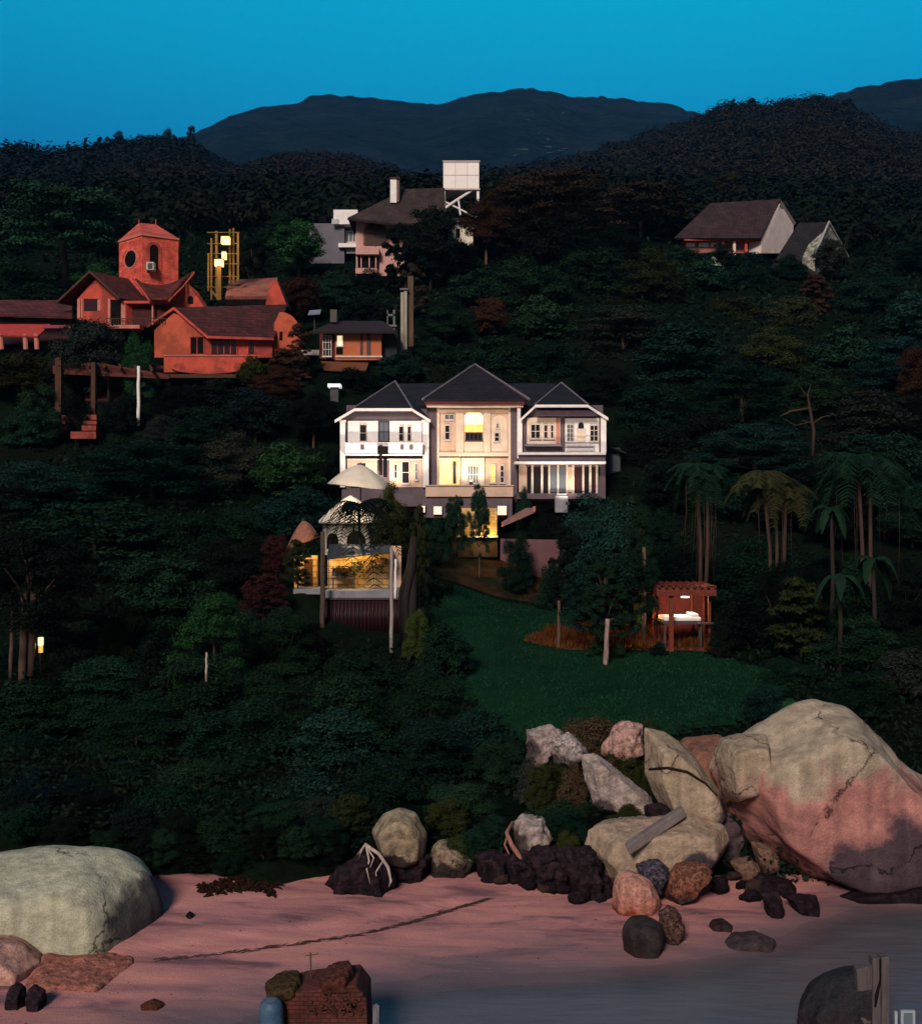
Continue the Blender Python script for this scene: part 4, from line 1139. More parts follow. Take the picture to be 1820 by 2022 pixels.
m = MB()
for k in range(9):
    x_ = PX(1298, 61.8) + k * .35
    m.box(x_, x_ + .1, 61.6, 65.9, PZ(1160, 61.8) + .004, PZ(1160, 61.8) + .10)
m.build('rafters', M_redw, pv)
MB().box(PX(1300, 65.6), PX(1395, 65.6), 65.75, 65.85, gzp, PZ(1176, 65.7)).build('back_panel', pm('dark red boards', (.10, .016, .012), (.05, .01, .008), scale=3, stretch=(4, 1, .5)), pv)
MB().box(PX(1300, 63), PX(1400, 63), 62.3, 65.4, gzp - .2, gzp + .12).build('deck', M_redw, pv)
pl_ = MB().tube([P(1352, 1177.5, 63.6), P(1352, 1180, 63.6)], .22, 14).build('ceiling_lamp', glow('ceiling lamp glass', (1, .85, .62), 3.), pv)
bd = thing('day_bed', 'low day bed with bright white sheet inside the pavilion', 'bed', (PX(1345, 63.6), 63.6, gzp + .12))
zb_ = PZ(1226, 63)
x0, x1 = PX(1307, 63), PX(1383, 63)
MB().box(x0, x1, 62.7, 64.6, zb_ - .14, zb_).build('frame', M_framed, bd)
MB().box(x0 + .03, x1 - .03, 62.72, 64.58, zb_ + .004, zb_ + .22).build('mattress', M_white, bd, bevel=.07)
MB().box(x1 - .5, x1 - .1, 62.95, 64.4, zb_ + .224, zb_ + .36).build('pillow', M_white, bd, bevel=.06)
for a in (x0 + .05, x1 - .15):
    for b in (62.75, 64.45): MB().box(a, a + .1, b, b + .1, gzp + .12, zb_ - .142).build('leg', M_framed, bd)
st = thing('garden_table', 'small dark table beside the day bed under the pavilion edge', 'table', (PX(1396, 62.2), 62.3, gzp))
MB().vbox(1380, 1412, 1230, 1233, 62.05, .5).build('tabletop', M_framed, st)
for a in (1383, 1407): MB().box(PX(a, 62.1), PX(a, 62.1) + .06, 62.2, 62.3, gzp - .1, PZ(1233.2, 62.1)).build('leg', M_framed, st)
M_trunk = pm('grey brown bark', (.12, .075, .055), (.06, .038, .028), scale=4, stretch=(3, 3, .4), bump=.6)
M_wtrunk = pm('pale peeling bark', (.34, .24, .22), (.16, .10, .09), scale=5, stretch=(3, 3, .5), bump=.6)
post('timber_post', 'plain timber post at the lawn edge left of the pale trunk', 'post', 1103, 1186, 1282, 62.6, .09, M_trunk)
post('bare_tree', 'rust lit slender trunk just left of the pavilion', 'trunk', 1271, 1080, 1268, 64, .12, M_trunk)
# left terrace below the red house: pergola, brick steps, pale pole
pg = thing('pergola', 'rough red pergola of posts and beams below the red house', 'pergola', P(150, 848, 106))
for a, b, t, q, dd, mt in ((109, 121, 706, 852, 105.6, M_wood), (180, 188.5, 715, 858, 105.4, M_wood), (212, 217, 722, 800, 108, M_wood)):
    MB().vbox(a, b, t, q, dd, .5).build('post', mt, pg)
MB().prism([P(105, 738, 105.9), P(334, 748, 107), P(334, 739, 107), P(190, 716, 106), P(105, 722, 105.9)], (0, .3, 0)).prism([P(100, 716, 109), P(335, 722, 110), P(335, 728, 110), P(100, 722, 109)], (0, .3, 0)).build('beam', pm('dull red beam', (.12, .03, .024), (.06, .018, .014), scale=2), pg)
for k in range(7):
    MB().prism([P(112 + k * 31, 719 + k * 2.3, 105.8), P(116 + k * 31, 719 + k * 2.3, 105.8), P(116 + k * 30, 714 + k * 1.4, 109.6), P(112 + k * 30, 714 + k * 1.4, 109.6)], (0, 0, .25)).build('rafter', M_wood, pg)
bsx = thing('brick_steps', 'crumbling red brick steps under the pergola', 'steps', P(130, 866, 104))
M_rb = bricks('terrace brick', (.34, .075, .055), (.26, .055, .04), (.16, .05, .04), 2.2)
MB().vbox(66, 150, 831, 850, 105.2, 1.6).vbox(150.2, 172, 838, 860, 104.6, 2).build('landing', M_rb, bsx)
MB().vbox(166, 191, 819, 829, 104.0, .6).vbox(164, 191, 831, 838, 103.5, 1.0).vbox(162, 190, 840, 850, 103.0, 1.5).vbox(140, 190, 852, 866, 102.4, 2).build('step', M_rb, bsx)
MB().vbox(122, 160, 820, 836, 104.4, .5).build('parapet', M_rb, bsx)
post('garden_pole', 'white pole standing alone below the balcony of the red house', 'pole', 274, 723, 834, 104.6, .16, M_white)
sh = thing('garden_hut', 'low red roofed hut in the dark beneath the pergola', 'hut', P(210, 800, 110))
MB().slab([P(168, 790, 108.5), P(253, 790, 108.5), P(243, 766, 111), P(172, 766, 111)], .15).build('roof', M_redt2, sh)
MB().vbox(172, 250, 786, 822, 109, 2).build('wall', M_darkred, sh)
# gold lit lamp tower
lt = thing('lantern_tower', 'tall lattice of timber posts carrying golden lanterns behind the red house', 'lamp', P(440, 592, 121))
M_gold = pm('lamplit timber', (.20, .12, .030), (.10, .06, .018), scale=3, stretch=(3, 3, .3))
for a, b, t, q, dd in ((410, 413, 500, 575, 120.6), (416, 419, 470, 592, 120.8), (425, 430, 456, 590, 121.4), (452, 456, 452, 560, 121.6), (459, 463, 450, 560, 121.9), (468, 472, 458, 555, 121.2), (428, 437, 524, 592, 120.1)):
    MB().vbox(a, b, t, q, dd, .2).build('post', M_gold, lt)
m = MB()
for y in (458, 480, 500, 520, 545, 566): m.vbox(409, 473, y, y + 1.6, 121.25 if y != 566 else 120.7, .1)
m.prism([P(408, 566, 120.9), P(432, 594, 120.9), P(432, 590, 120.9), P(412, 562, 120.9)], (0, .12, 0))
m.build('crossbar', M_gold, lt)
G_lan = glow('lantern glass', (1, .70, .26), 2.2, (1, .52, .12))
for (a, b, t, q) in ((437, 453, 467, 481), (424, 440, 512, 525), (438, 446, 497, 511)):
    l_ = MB().vbox(a, b, t, q, 120.3, .6).build('lantern', G_lan, lt)
    MB().vbox(a - 1, b + 1, t - 2, t - .1, 120.2, .8).build('lantern_cap', M_wood, l_)
# lit shade among the trunks at the left
gl = thing('garden_lantern', 'small glowing pale lantern beside the twin trunks', 'lamp', P(79, 1300, 57.5))
MB().vbox(75.5, 83.5, 1259, 1275, 57.5, .22).build('glass', glow('garden lantern glass', (1, .82, .42), 1.6), gl)
MB().vbox(76.5, 83, 1276, 1289, 57.5, .2).build('glass_lower', glow('garden lantern amber', (1, .62, .16), .9), gl)
MB().vbox(78, 81, 1289.2, 1330, 57.55, .1).build('stand', M_framed, gl)
# pale column by the pink house
cl_ = thing('concrete_column', 'tall pale double column rising out of the trees above the orange house', 'column', P(803, 690, 120))
MB().vbox(791, 797, 577, 694, 120, .4).vbox(797.4, 803.5, 572, 690, 120.1, .3).build('shaft', pm('pale column', (.36, .33, .28), (.24, .22, .18), scale=2, stretch=(3, 3, .3)), cl_)
MB().vbox(805, 816, 545, 684, 120.6, .5).build('shaft', pm('brown column', (.11, .07, .045), (.06, .04, .028), scale=2, stretch=(3, 3, .3)), cl_)
MB().vbox(789.5, 805, 569, 572, 119.9, .6).build('cap', M_trim, cl_)
# ------------------------------------------------------------------ rocks
import bmesh

def rockmat(name, top, mid, low, z1, z2, stain_shade=None, sc=(0, 0, 0), sr=1., blur=.25, ns=1.2, fine=26., sx=1., speck=.25, bump=.8, crack=0):
    """weathered boulder: colour bands with ragged edges by height, one patch of stain or painted shade round a point, speckle and pitting"""
    m, nt, b = newmat(name)
    L = nt.links.new
    b.inputs['Roughness'].default_value = .82
    b.inputs['Specular IOR Level'].default_value = .08
    tc = _n(nt, 'ShaderNodeTexCoord')
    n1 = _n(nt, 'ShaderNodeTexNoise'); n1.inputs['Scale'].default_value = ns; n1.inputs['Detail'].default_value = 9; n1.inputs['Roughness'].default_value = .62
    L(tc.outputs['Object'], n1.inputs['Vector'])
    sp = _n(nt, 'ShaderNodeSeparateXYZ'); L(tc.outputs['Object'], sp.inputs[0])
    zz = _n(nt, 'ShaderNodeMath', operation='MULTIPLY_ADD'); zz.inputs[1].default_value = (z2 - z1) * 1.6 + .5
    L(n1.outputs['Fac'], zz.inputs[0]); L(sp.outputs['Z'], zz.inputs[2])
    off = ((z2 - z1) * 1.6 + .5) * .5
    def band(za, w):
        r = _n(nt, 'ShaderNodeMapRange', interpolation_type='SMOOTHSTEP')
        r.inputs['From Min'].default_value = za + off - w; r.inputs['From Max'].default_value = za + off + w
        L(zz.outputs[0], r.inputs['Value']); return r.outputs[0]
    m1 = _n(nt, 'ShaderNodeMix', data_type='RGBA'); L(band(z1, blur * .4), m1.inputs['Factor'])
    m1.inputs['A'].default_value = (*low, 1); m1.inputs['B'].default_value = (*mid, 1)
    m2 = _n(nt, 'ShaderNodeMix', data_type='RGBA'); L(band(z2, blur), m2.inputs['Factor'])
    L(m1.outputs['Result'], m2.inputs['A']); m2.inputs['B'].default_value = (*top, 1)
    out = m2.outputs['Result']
    if stain_shade:
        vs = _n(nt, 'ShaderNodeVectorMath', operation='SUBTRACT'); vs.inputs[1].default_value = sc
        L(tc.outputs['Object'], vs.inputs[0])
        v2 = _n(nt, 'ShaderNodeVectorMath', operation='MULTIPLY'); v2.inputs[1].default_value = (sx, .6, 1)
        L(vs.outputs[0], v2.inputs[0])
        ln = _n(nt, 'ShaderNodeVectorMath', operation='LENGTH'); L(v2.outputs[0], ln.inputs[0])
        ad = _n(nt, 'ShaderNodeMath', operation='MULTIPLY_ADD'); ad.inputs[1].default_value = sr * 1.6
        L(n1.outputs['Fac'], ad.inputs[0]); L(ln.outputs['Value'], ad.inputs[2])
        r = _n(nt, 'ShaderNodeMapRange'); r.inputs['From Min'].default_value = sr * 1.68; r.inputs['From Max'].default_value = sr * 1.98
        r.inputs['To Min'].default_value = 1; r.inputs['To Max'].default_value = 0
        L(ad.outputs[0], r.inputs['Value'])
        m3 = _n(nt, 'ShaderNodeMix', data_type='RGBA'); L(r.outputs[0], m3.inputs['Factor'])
        L(out, m3.inputs['A']); m3.inputs['B'].default_value = (*stain_shade, 1)
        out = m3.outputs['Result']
    n2 = _n(nt, 'ShaderNodeTexNoise'); n2.inputs['Scale'].default_value = fine; n2.inputs['Detail'].default_value = 5; n2.inputs['Roughness'].default_value = .7
    L(tc.outputs['Object'], n2.inputs['Vector'])
    n3 = _n(nt, 'ShaderNodeTexNoise'); n3.inputs['Scale'].default_value = ns * 3.5; n3.inputs['Detail'].default_value = 7
    L(tc.outputs['Object'], n3.inputs['Vector'])
    mu = _n(nt, 'ShaderNodeMath', operation='MULTIPLY'); L(n2.outputs['Fac'], mu.inputs[0]); L(n3.outputs['Fac'], mu.inputs[1])
    mr = _n(nt, 'ShaderNodeMapRange'); mr.inputs['From Min'].default_value = .12; mr.inputs['From Max'].default_value = .38
    mr.inputs['To Min'].default_value = 1 - speck * 1.4; mr.inputs['To Max'].default_value = 1 + speck
    L(mu.outputs[0], mr.inputs['Value'])
    mps = _n(nt, 'ShaderNodeMapping'); mps.inputs['Scale'].default_value = (ns * 4, ns * 4, ns * .35); L(tc.outputs['Object'], mps.inputs['Vector'])
    nst = _n(nt, 'ShaderNodeTexNoise'); nst.inputs['Scale'].default_value = 1; nst.inputs['Detail'].default_value = 5; L(mps.outputs[0], nst.inputs['Vector'])
    mst = _n(nt, 'ShaderNodeMapRange'); mst.inputs['From Min'].default_value = .32; mst.inputs['From Max'].default_value = .62; mst.inputs['To Min'].default_value = .76; mst.inputs['To Max'].default_value = 1.08
    L(nst.outputs['Fac'], mst.inputs['Value'])
    mm = _n(nt, 'ShaderNodeMath', operation='MULTIPLY'); L(mr.outputs[0], mm.inputs[0]); L(mst.outputs[0], mm.inputs[1]); mr = mm
    mx = _n(nt, 'ShaderNodeMix', data_type='RGBA', blend_type='MULTIPLY'); mx.inputs['Factor'].default_value = 1
    L(out, mx.inputs['A']); L(mr.outputs[0], mx.inputs['B'])
    L(mx.outputs['Result'], b.inputs['Base Color'])
    res = mx.outputs['Result']; ck = None
    if crack:
        dv = _n(nt, 'ShaderNodeVectorMath', operation='MULTIPLY_ADD'); dv.inputs[1].default_value = (.5 / crack,) * 3
        L(n1.outputs['Color'], dv.inputs[0]); L(tc.outputs['Object'], dv.inputs[2])
        vo = _n(nt, 'ShaderNodeTexVoronoi', feature='DISTANCE_TO_EDGE'); vo.inputs['Scale'].default_value = crack
        L(dv.outputs[0], vo.inputs['Vector'])
        rc = _n(nt, 'ShaderNodeMapRange'); rc.inputs['From Min'].default_value = .004; rc.inputs['From Max'].default_value = .016; rc.inputs['To Min'].default_value = .25
        L(vo.outputs['Distance'], rc.inputs['Value']); ck = rc.outputs[0]
        # only here and there
        rg2 = _n(nt, 'ShaderNodeMapRange'); rg2.inputs['From Min'].default_value = .46; rg2.inputs['From Max'].default_value = .54
        L(n1.outputs['Fac'], rg2.inputs['Value'])
        mxk = _n(nt, 'ShaderNodeMath', operation='MAXIMUM'); L(ck, mxk.inputs[0]); L(rg2.outputs[0], mxk.inputs[1]); ck = mxk.outputs[0]
        m4 = _n(nt, 'ShaderNodeMix', data_type='RGBA', blend_type='MULTIPLY'); m4.inputs['Factor'].default_value = 1
        L(res, m4.inputs['A']); L(ck, m4.inputs['B']); res = m4.outputs['Result']
        L(res, b.inputs['Base Color'])
    ms = _n(nt, 'ShaderNodeMath', operation='MULTIPLY_ADD'); ms.inputs[1].default_value = 2.2
    L(n3.outputs['Fac'], ms.inputs[0]); L(n2.outputs['Fac'], ms.inputs[2])
    bp = _n(nt, 'ShaderNodeBump'); bp.inputs['Strength'].default_value = bump; bp.inputs['Distance'].default_value = .05
    L(ms.outputs[0], bp.inputs['Height']); L(bp.outputs[0], b.inputs['Normal'])
    return m

def rock_mesh(pts, voxel, smooth, amp, nscale, seed, pit=.3):
    bm = bmesh.new()
    for p in pts: bm.verts.new(p)
    bmesh.ops.convex_hull(bm, input=bm.verts[:])
    bmesh.ops.delete(bm, geom=[v for v in bm.verts if not v.link_faces], context='VERTS')
    me = bpy.data.meshes.new('tmp'); bm.to_mesh(me); bm.free()
    o = bpy.data.objects.new('tmp', me); COL.objects.link(o)
    r = o.modifiers.new('r', 'REMESH'); r.mode = 'VOXEL'; r.voxel_size = voxel
    s = o.modifiers.new('s', 'SMOOTH'); s.iterations = smooth; s.factor = .5
    bpy.context.view_layer.update()
    ev = o.evaluated_get(bpy.context.evaluated_depsgraph_get())
    m2 = bpy.data.meshes.new_from_object(ev)
    bpy.data.objects.remove(o); bpy.data.meshes.remove(me)
    sv = Vector((seed * 13.7, seed * 7.1, seed * 3.3))
    nor = [v.normal.copy() for v in m2.vertices]
    for v, n in zip(m2.vertices, nor):
        p = v.co / nscale + sv
        a = noise.fractal(p, 1.25, 2.0, 4)
        rg = 1 - abs(noise.noise(p * .42 + Vector((5, 9, 2))))          # broad ledges
        q = noise.noise(p * 5.5)
        v.co += n * amp * (a * .8 + (rg - .75) * .9 - pit * max(0, q) * .35)
    m2.polygons.foreach_set('use_smooth', [True] * len(m2.polygons))
    return m2

def contact(vx, vy):
    """distance at which the ray through a picture point meets the sand"""
    d = 24.
    for _ in range(60):
        zt = float(beach_z(PX(vx, d), d)) if d < 32 else ground(PX(vx, d), d)
        d = F * (H - max(zt, -.05)) / (vy - CY)
    return d

def grow(o, k):
    cx = sum(p[0] for p in o) / len(o); cy = sum(p[1] for p in o) / len(o)
    return [(cx + (x - cx) * k, cy + (y - cy) * k) for x, y in o]

def rock(name, label, outline, depth, mat, d=None, cat='boulder', group=None, seed=1, voxel=None, smooth=6, amp=None, shrink=.68, extra=(), sink=.25, pit=.3, parent=None):
    xs = [p[0] for p in outline]; ys = [p[1] for p in outline]
    cx, cy = sum(xs) / len(xs), sum(ys) / len(ys)
    if d is None: d = contact(cx, max(ys)) + depth * .38
    size = (max(xs) - min(xs)) / F * d
    pts = [P(x, y, d) for x, y in outline]
    pts += [P(cx + (x - cx) * shrink, cy + (y - cy) * shrink, d) + Vector((0, -depth * .5, 0)) for x, y in outline]
    pts += [P(cx + (x - cx) * shrink, cy + (y - cy) * shrink, d) + Vector((0, depth * .5, 0)) for x, y in outline]
    zl = min(p.z for p in pts)
    low = [p for p in pts if p.z < zl + .35 * size]
    if sink: pts += [p + Vector((0, 0, -sink)) for p in low]
    pts += list(extra)
    c = Vector((PX(cx, d), d, zl))
    pts = [p - c for p in pts]
    me = rock_mesh(pts, voxel or max(.035, size / 62), smooth, amp if amp is not None else size * .055, size * .28, seed, pit)
    me.name = name
    me.materials.append(mat)
    o = bpy.data.objects.new(name, me); COL.objects.link(o); o.location = c
    if parent is not None:
        o.parent = parent; o.location = c - Vector(root_of(parent).location)
    else: tag(o, label, cat, group)
    return o

K_cream, K_pink, K_purp = (.40, .35, .235), (.40, .168, .140), (.075, .050, .062)
M_big = rockmat('granite big', (.385, .318, .240), (.385, .175, .155), (.135, .066, .070), 1.15, 3.35, K_purp, (1.15, -2, .95), 1.35, .5, .8, 22, .62, crack=.33)  # purple patch darkens the lower right
M_left = rockmat('granite pale', (.43, .43, .325), (.43, .415, .295), (.24, .10, .075), .25, .9, (.085, .08, .078), (2.35, -.6, 1.4), 1.15, .4, .9, 24, .9, crack=.3)  # dark grey patch paints shade on the right flank
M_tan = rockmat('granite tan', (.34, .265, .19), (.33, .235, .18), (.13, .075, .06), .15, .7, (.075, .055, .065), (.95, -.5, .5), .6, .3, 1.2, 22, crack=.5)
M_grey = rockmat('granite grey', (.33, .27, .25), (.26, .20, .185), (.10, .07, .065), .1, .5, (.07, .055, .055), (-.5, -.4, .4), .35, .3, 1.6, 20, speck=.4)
M_pnk = rockmat('granite pink', (.46, .265, .22), (.42, .20, .16), (.20, .06, .04), .1, .35, None, ns=1.6, fine=24, speck=.35)
M_blk = rockmat('wet black rock', (.024, .015, .020), (.015, .009, .013), (.008, .005, .007), .1, .5, None, ns=1.6, fine=18, speck=.6)
M_stone = rockmat('dark wet stone', (.035, .030, .030), (.026, .020, .021), (.042, .021, .025), .2, .5, None, ns=1.4, fine=22, speck=.4)
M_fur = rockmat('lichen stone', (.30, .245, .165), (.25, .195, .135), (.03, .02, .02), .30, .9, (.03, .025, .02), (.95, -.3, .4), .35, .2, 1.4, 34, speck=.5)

big = rock('boulder', 'huge boulder with a yellow crown, pink middle and dark purple foot', [(1395, 1520), (1416, 1470), (1515, 1450), (1559, 1414), (1603, 1388), (1662, 1396), (1731, 1448), (1775, 1490), (1830, 1542), (1880, 1600), (1885, 1700), (1840, 1735), (1685, 1757), (1564, 1708), (1466, 1632)],
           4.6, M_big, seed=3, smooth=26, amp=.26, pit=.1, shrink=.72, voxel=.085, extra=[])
rock('boulder', 'low rust coloured boulder wedged behind the huge one', [(1330, 1478), (1350, 1458), (1420, 1452), (1460, 1480), (1470, 1560), (1400, 1560)], 2.4, rockmat('granite rust', (.22, .105, .075), (.25, .10, .075), (.10, .05, .045), .2, .8, None, ns=1.3), d=36.6, seed=5, smooth=20, amp=.06)
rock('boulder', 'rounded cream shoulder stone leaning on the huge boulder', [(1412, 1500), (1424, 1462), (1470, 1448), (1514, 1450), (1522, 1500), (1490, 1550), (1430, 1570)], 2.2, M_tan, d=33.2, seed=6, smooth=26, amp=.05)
lb = rock('boulder', 'big rounded pale green boulder with shade-painted flank at the edge of the beach', grow([(-70, 1700), (0, 1689), (86, 1684), (193, 1683), (243, 1699), (279, 1725), (304, 1779), (300, 1839), (271, 1890), (230, 1910), (150, 1905), (60, 1880), (-70, 1860)], 1.13),
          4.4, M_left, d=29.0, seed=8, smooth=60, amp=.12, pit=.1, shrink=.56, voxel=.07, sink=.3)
rock('boulder', 'wet rust red rock tucked under the pale green boulder', [(50, 1905), (90, 1885), (180, 1893), (262, 1899), (240, 1930), (190, 1966), (105, 1973), (60, 1955)], 2.6, rockmat('rust rock', (.34, .135, .105), (.28, .085, .06), (.13, .035, .025), .1, .4, (.42, .16, .12), (-.4, -.8, .3), .3, .2, 1.8, 20, speck=.5), d=26.6, seed=9, amp=.06, smooth=4)
rock('boulder', 'smooth pink rock in front of the pale green boulder', [(-70, 1850), (0, 1852), (45, 1872), (84, 1898), (60, 1945), (18, 1958), (-70, 1960)], 1.6, M_pnk, d=26.2, seed=10, amp=.04, smooth=30)
for k, (o_, lab) in enumerate([([(15, 1955), (30, 1938), (48, 1945), (52, 2060), (14, 2060)], 'narrow dark wet stump below the smooth pink rock'), ([(54, 1958), (70, 1940), (88, 1955), (93, 2060), (56, 2060)], 'purple black wet stump beside the narrow one')]):
    rock('tree_stump', lab, o_, .5, M_blk, d=24.6, cat='stump', seed=30 + k, amp=.05, smooth=3, voxel=.04)
rock('rock_slab', 'flat grey lichened rock ledge behind the pale green boulder', [(-60, 1660), (0, 1650), (60, 1655), (82, 1668), (70, 1690), (-60, 1700)], 2.2, rockmat('grey ledge', (.16, .165, .15), (.12, .12, .10), (.03, .03, .025), .1, .25, None, ns=3, fine=30, speck=.6), d=33.5, cat='rock', seed=11, amp=.08, smooth=3)
# rocks in the middle
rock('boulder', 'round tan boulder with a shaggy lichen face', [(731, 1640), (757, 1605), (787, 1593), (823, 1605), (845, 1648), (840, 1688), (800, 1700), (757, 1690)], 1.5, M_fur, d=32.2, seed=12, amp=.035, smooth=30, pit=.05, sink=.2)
rock('rock', 'jagged black rock draped with bleached roots', [(640, 1742), (672, 1712), (705, 1685), (730, 1676), (760, 1700), (778, 1748), (720, 1764), (670, 1762)], 1.3, M_blk, cat='rock', seed=13, amp=.16, smooth=2, pit=.8)
rock('rock', 'black rock below the shaggy tan boulder', [(778, 1690), (815, 1684), (848, 1688), (842, 1728), (800, 1742), (776, 1735)], .9, M_blk, cat='rock', seed=14, amp=.13, smooth=2, pit=.8)
rock('rock', 'tan topped pointed rock right of the shaggy boulder', [(846, 1690), (856, 1665), (868, 1655), (900, 1668), (936, 1696), (926, 1722), (880, 1730), (848, 1726)], 1.0, rockmat('tan over black', (.29, .225, .16), (.25, .19, .14), (.03, .022, .022), .48, .75, None, ns=2.5, speck=.4), cat='rock', seed=15, amp=.10, smooth=3, pit=.5)
rock('rock', 'low black rock between the pointed tan rock and the pink grey one', [(936, 1690), (965, 1678), (1003, 1690), (1008, 1735), (950, 1742)], .9, M_blk, cat='rock', seed=16, amp=.10, smooth=3, pit=.6)
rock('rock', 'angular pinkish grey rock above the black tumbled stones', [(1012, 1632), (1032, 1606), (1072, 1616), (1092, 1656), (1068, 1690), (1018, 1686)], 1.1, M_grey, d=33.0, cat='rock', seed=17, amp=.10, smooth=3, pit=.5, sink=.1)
for k, (o_, lab) in enumerate([([(1000, 1690), (1040, 1680), (1060, 1715), (1050, 1745), (1005, 1740)], 'reddish black rock under the pinkish grey one'),
                               ([(1045, 1685), (1095, 1668), (1130, 1690), (1120, 1755), (1060, 1758)], 'largest of the black tumbled stones, with split ridges'),
                               ([(1115, 1672), (1160, 1672), (1185, 1710), (1200, 1770), (1130, 1775)], 'black tumbled stone against the square tan block')]):
    rock('rock', lab, o_, .9 + .3 * k, M_blk, cat='rock', seed=18 + k, amp=.20 + .04 * (k == 1), smooth=2, pit=1.2)
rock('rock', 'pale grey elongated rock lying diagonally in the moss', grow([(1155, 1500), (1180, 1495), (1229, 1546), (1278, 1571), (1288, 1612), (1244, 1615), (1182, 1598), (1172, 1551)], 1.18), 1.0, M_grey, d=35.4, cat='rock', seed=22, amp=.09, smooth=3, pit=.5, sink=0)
rock('rock', 'small crumbly pink rock on top of the rock pile', grow([(1197, 1470), (1214, 1440), (1232, 1425), (1264, 1436), (1271, 1468), (1234, 1488)], 1.18), .9, rockmat('crumbly pink', (.44, .27, .235), (.36, .20, .17), (.12, .08, .06), .05, .3, None, ns=2.2, speck=.5), d=37, cat='rock', seed=23, amp=.14, smooth=2, pit=.9)
rock('rock', 'small grey white rock at the upper end of the rock pile', grow([(1042, 1444), (1085, 1436), (1102, 1450), (1080, 1490), (1046, 1500)], 1.18), .9, M_grey, d=37.6, cat='rock', seed=24, amp=.12, smooth=2, pit=.9)
rock('rock', 'chalky low rock between the grey white rock and the crumbly pink one', grow([(1092, 1462), (1120, 1450), (1152, 1476), (1140, 1496), (1098, 1490)], 1.18), .9, rockmat('chalky', (.40, .35, .33), (.22, .19, .18), (.08, .07, .06), .1, .3, None, ns=3, speck=.5), d=37.2, cat='rock', seed=25, amp=.10, smooth=2, pit=.9)
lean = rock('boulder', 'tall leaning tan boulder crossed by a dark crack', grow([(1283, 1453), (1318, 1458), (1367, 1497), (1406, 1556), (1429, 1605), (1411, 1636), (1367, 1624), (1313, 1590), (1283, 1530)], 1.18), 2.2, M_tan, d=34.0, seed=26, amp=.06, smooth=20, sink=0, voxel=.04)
rock('boulder', 'square tan block with a stained underside and shade painted on its right', grow([(1163, 1668), (1168, 1640), (1184, 1628), (1279, 1620), (1362, 1612), (1426, 1628), (1438, 1660), (1394, 1722), (1335, 1757), (1270, 1740), (1200, 1728)], 1.06), 2.2, rockmat('tan block', (.36, .27, .20), (.34, .25, .19), (.17, .085, .055), .55, 1.0, (.055, .045, .06), (1.1, -.9, .75), .62, .25, 1.4, 22), d=32.6, seed=27, amp=.10, smooth=4, sink=.15, voxel=.04)  # dark patch paints shade on the right part of the block
bs = MB()
a, b_ = P(1240, 1680, 31.0), P(1352, 1604, 32.2)
ax = (b_ - a).normalized(); sd = ax.cross(Vector((0, 1, 0))).normalized()
q = [a - sd * .13, a + sd * .13, b_ + sd * .13, b_ - sd * .13]
bs.prism(q, (0, .38, 0))
beam = bs.build('stone_beam', pm('grey cut stone', (.20, .165, .16), (.13, .105, .105), scale=3, bump=.6, bscale=14, dist=.03), loc=a, bevel=.035)
tag(beam, 'grey squared stone beam leaning across the square tan block', 'stone')
M_rnd = rockmat('pink wet stone', (.47, .24, .19), (.42, .17, .125), (.20, .052, .030), .22, .5, None, ns=1.8, fine=26, speck=.35)
rock('rock', 'smooth round pink stone with an orange wet foot', [(1208, 1742), (1218, 1722), (1244, 1716), (1288, 1738), (1306, 1775), (1290, 1800), (1240, 1806), (1206, 1790)], .95, M_rnd, cat='rock', seed=28, amp=.02, smooth=50, pit=.05)
rock('rock', 'black glistening rock under the square tan block', [(1254, 1706), (1300, 1696), (1322, 1715), (1306, 1750), (1266, 1745)], .8, rockmat('blue black', (.07, .065, .09), (.05, .045, .055), (.03, .02, .03), .1, .3, None, ns=3, speck=.8), d=30.9, cat='rock', seed=29, amp=.08, smooth=2, pit=.8)
rock('rock', 'rust brown rock at the foot of the square tan block', [(1306, 1742), (1330, 1708), (1392, 1704), (1410, 1722), (1370, 1752), (1330, 1768)], 1.0, rockmat('rust brown', (.20, .085, .055), (.16, .06, .04), (.06, .03, .025), .1, .3, None, ns=3, speck=.6), d=31.0, cat='rock', seed=33, amp=.08, smooth=2, pit=.8)
rock('rock', 'domed black stone at the water edge', [(1226, 1832), (1240, 1812), (1275, 1808), (1306, 1822), (1315, 1850), (1300, 1880), (1250, 1888), (1230, 1860)], 1.0, M_stone, cat='rock', seed=34, amp=.02, smooth=40, pit=.05)
rock('rock', 'rough brown rock leaning against the domed black stone', [(1300, 1800), (1318, 1788), (1342, 1800), (1353, 1835), (1330, 1865), (1308, 1850)], .7, rockmat('rough brown', (.10, .055, .045), (.07, .035, .03), (.03, .02, .02), .1, .3, None, ns=4, speck=.7), cat='rock', seed=35, amp=.08, smooth=2, pit=.9)
rock('rock', 'small flat dark stone alone on the sand right of the domed one', [(1394, 1834), (1404, 1818), (1430, 1816), (1446, 1826), (1446, 1838)], .5, M_stone, cat='rock', seed=36, amp=.02, smooth=4, sink=.1, voxel=.025)
rock('rock', 'leaf shaped rust stone lying on the sand', [(277, 1984), (300, 1974), (322, 1982), (305, 1994)], .35, rockmat('rust stone', (.10, .035, .022), (.08, .028, .018), (.05, .02, .015), .05, .1, None, ns=5), cat='rock', seed=37, amp=.012, smooth=3, sink=.06, voxel=.02)
rock('rock', 'small black pebble on the sand below the shrubs', [(366, 1808), (374, 1799), (383, 1806), (378, 1814)], .2, M_blk, cat='rock', seed=38, amp=.01, smooth=2, sink=.04, voxel=.015)
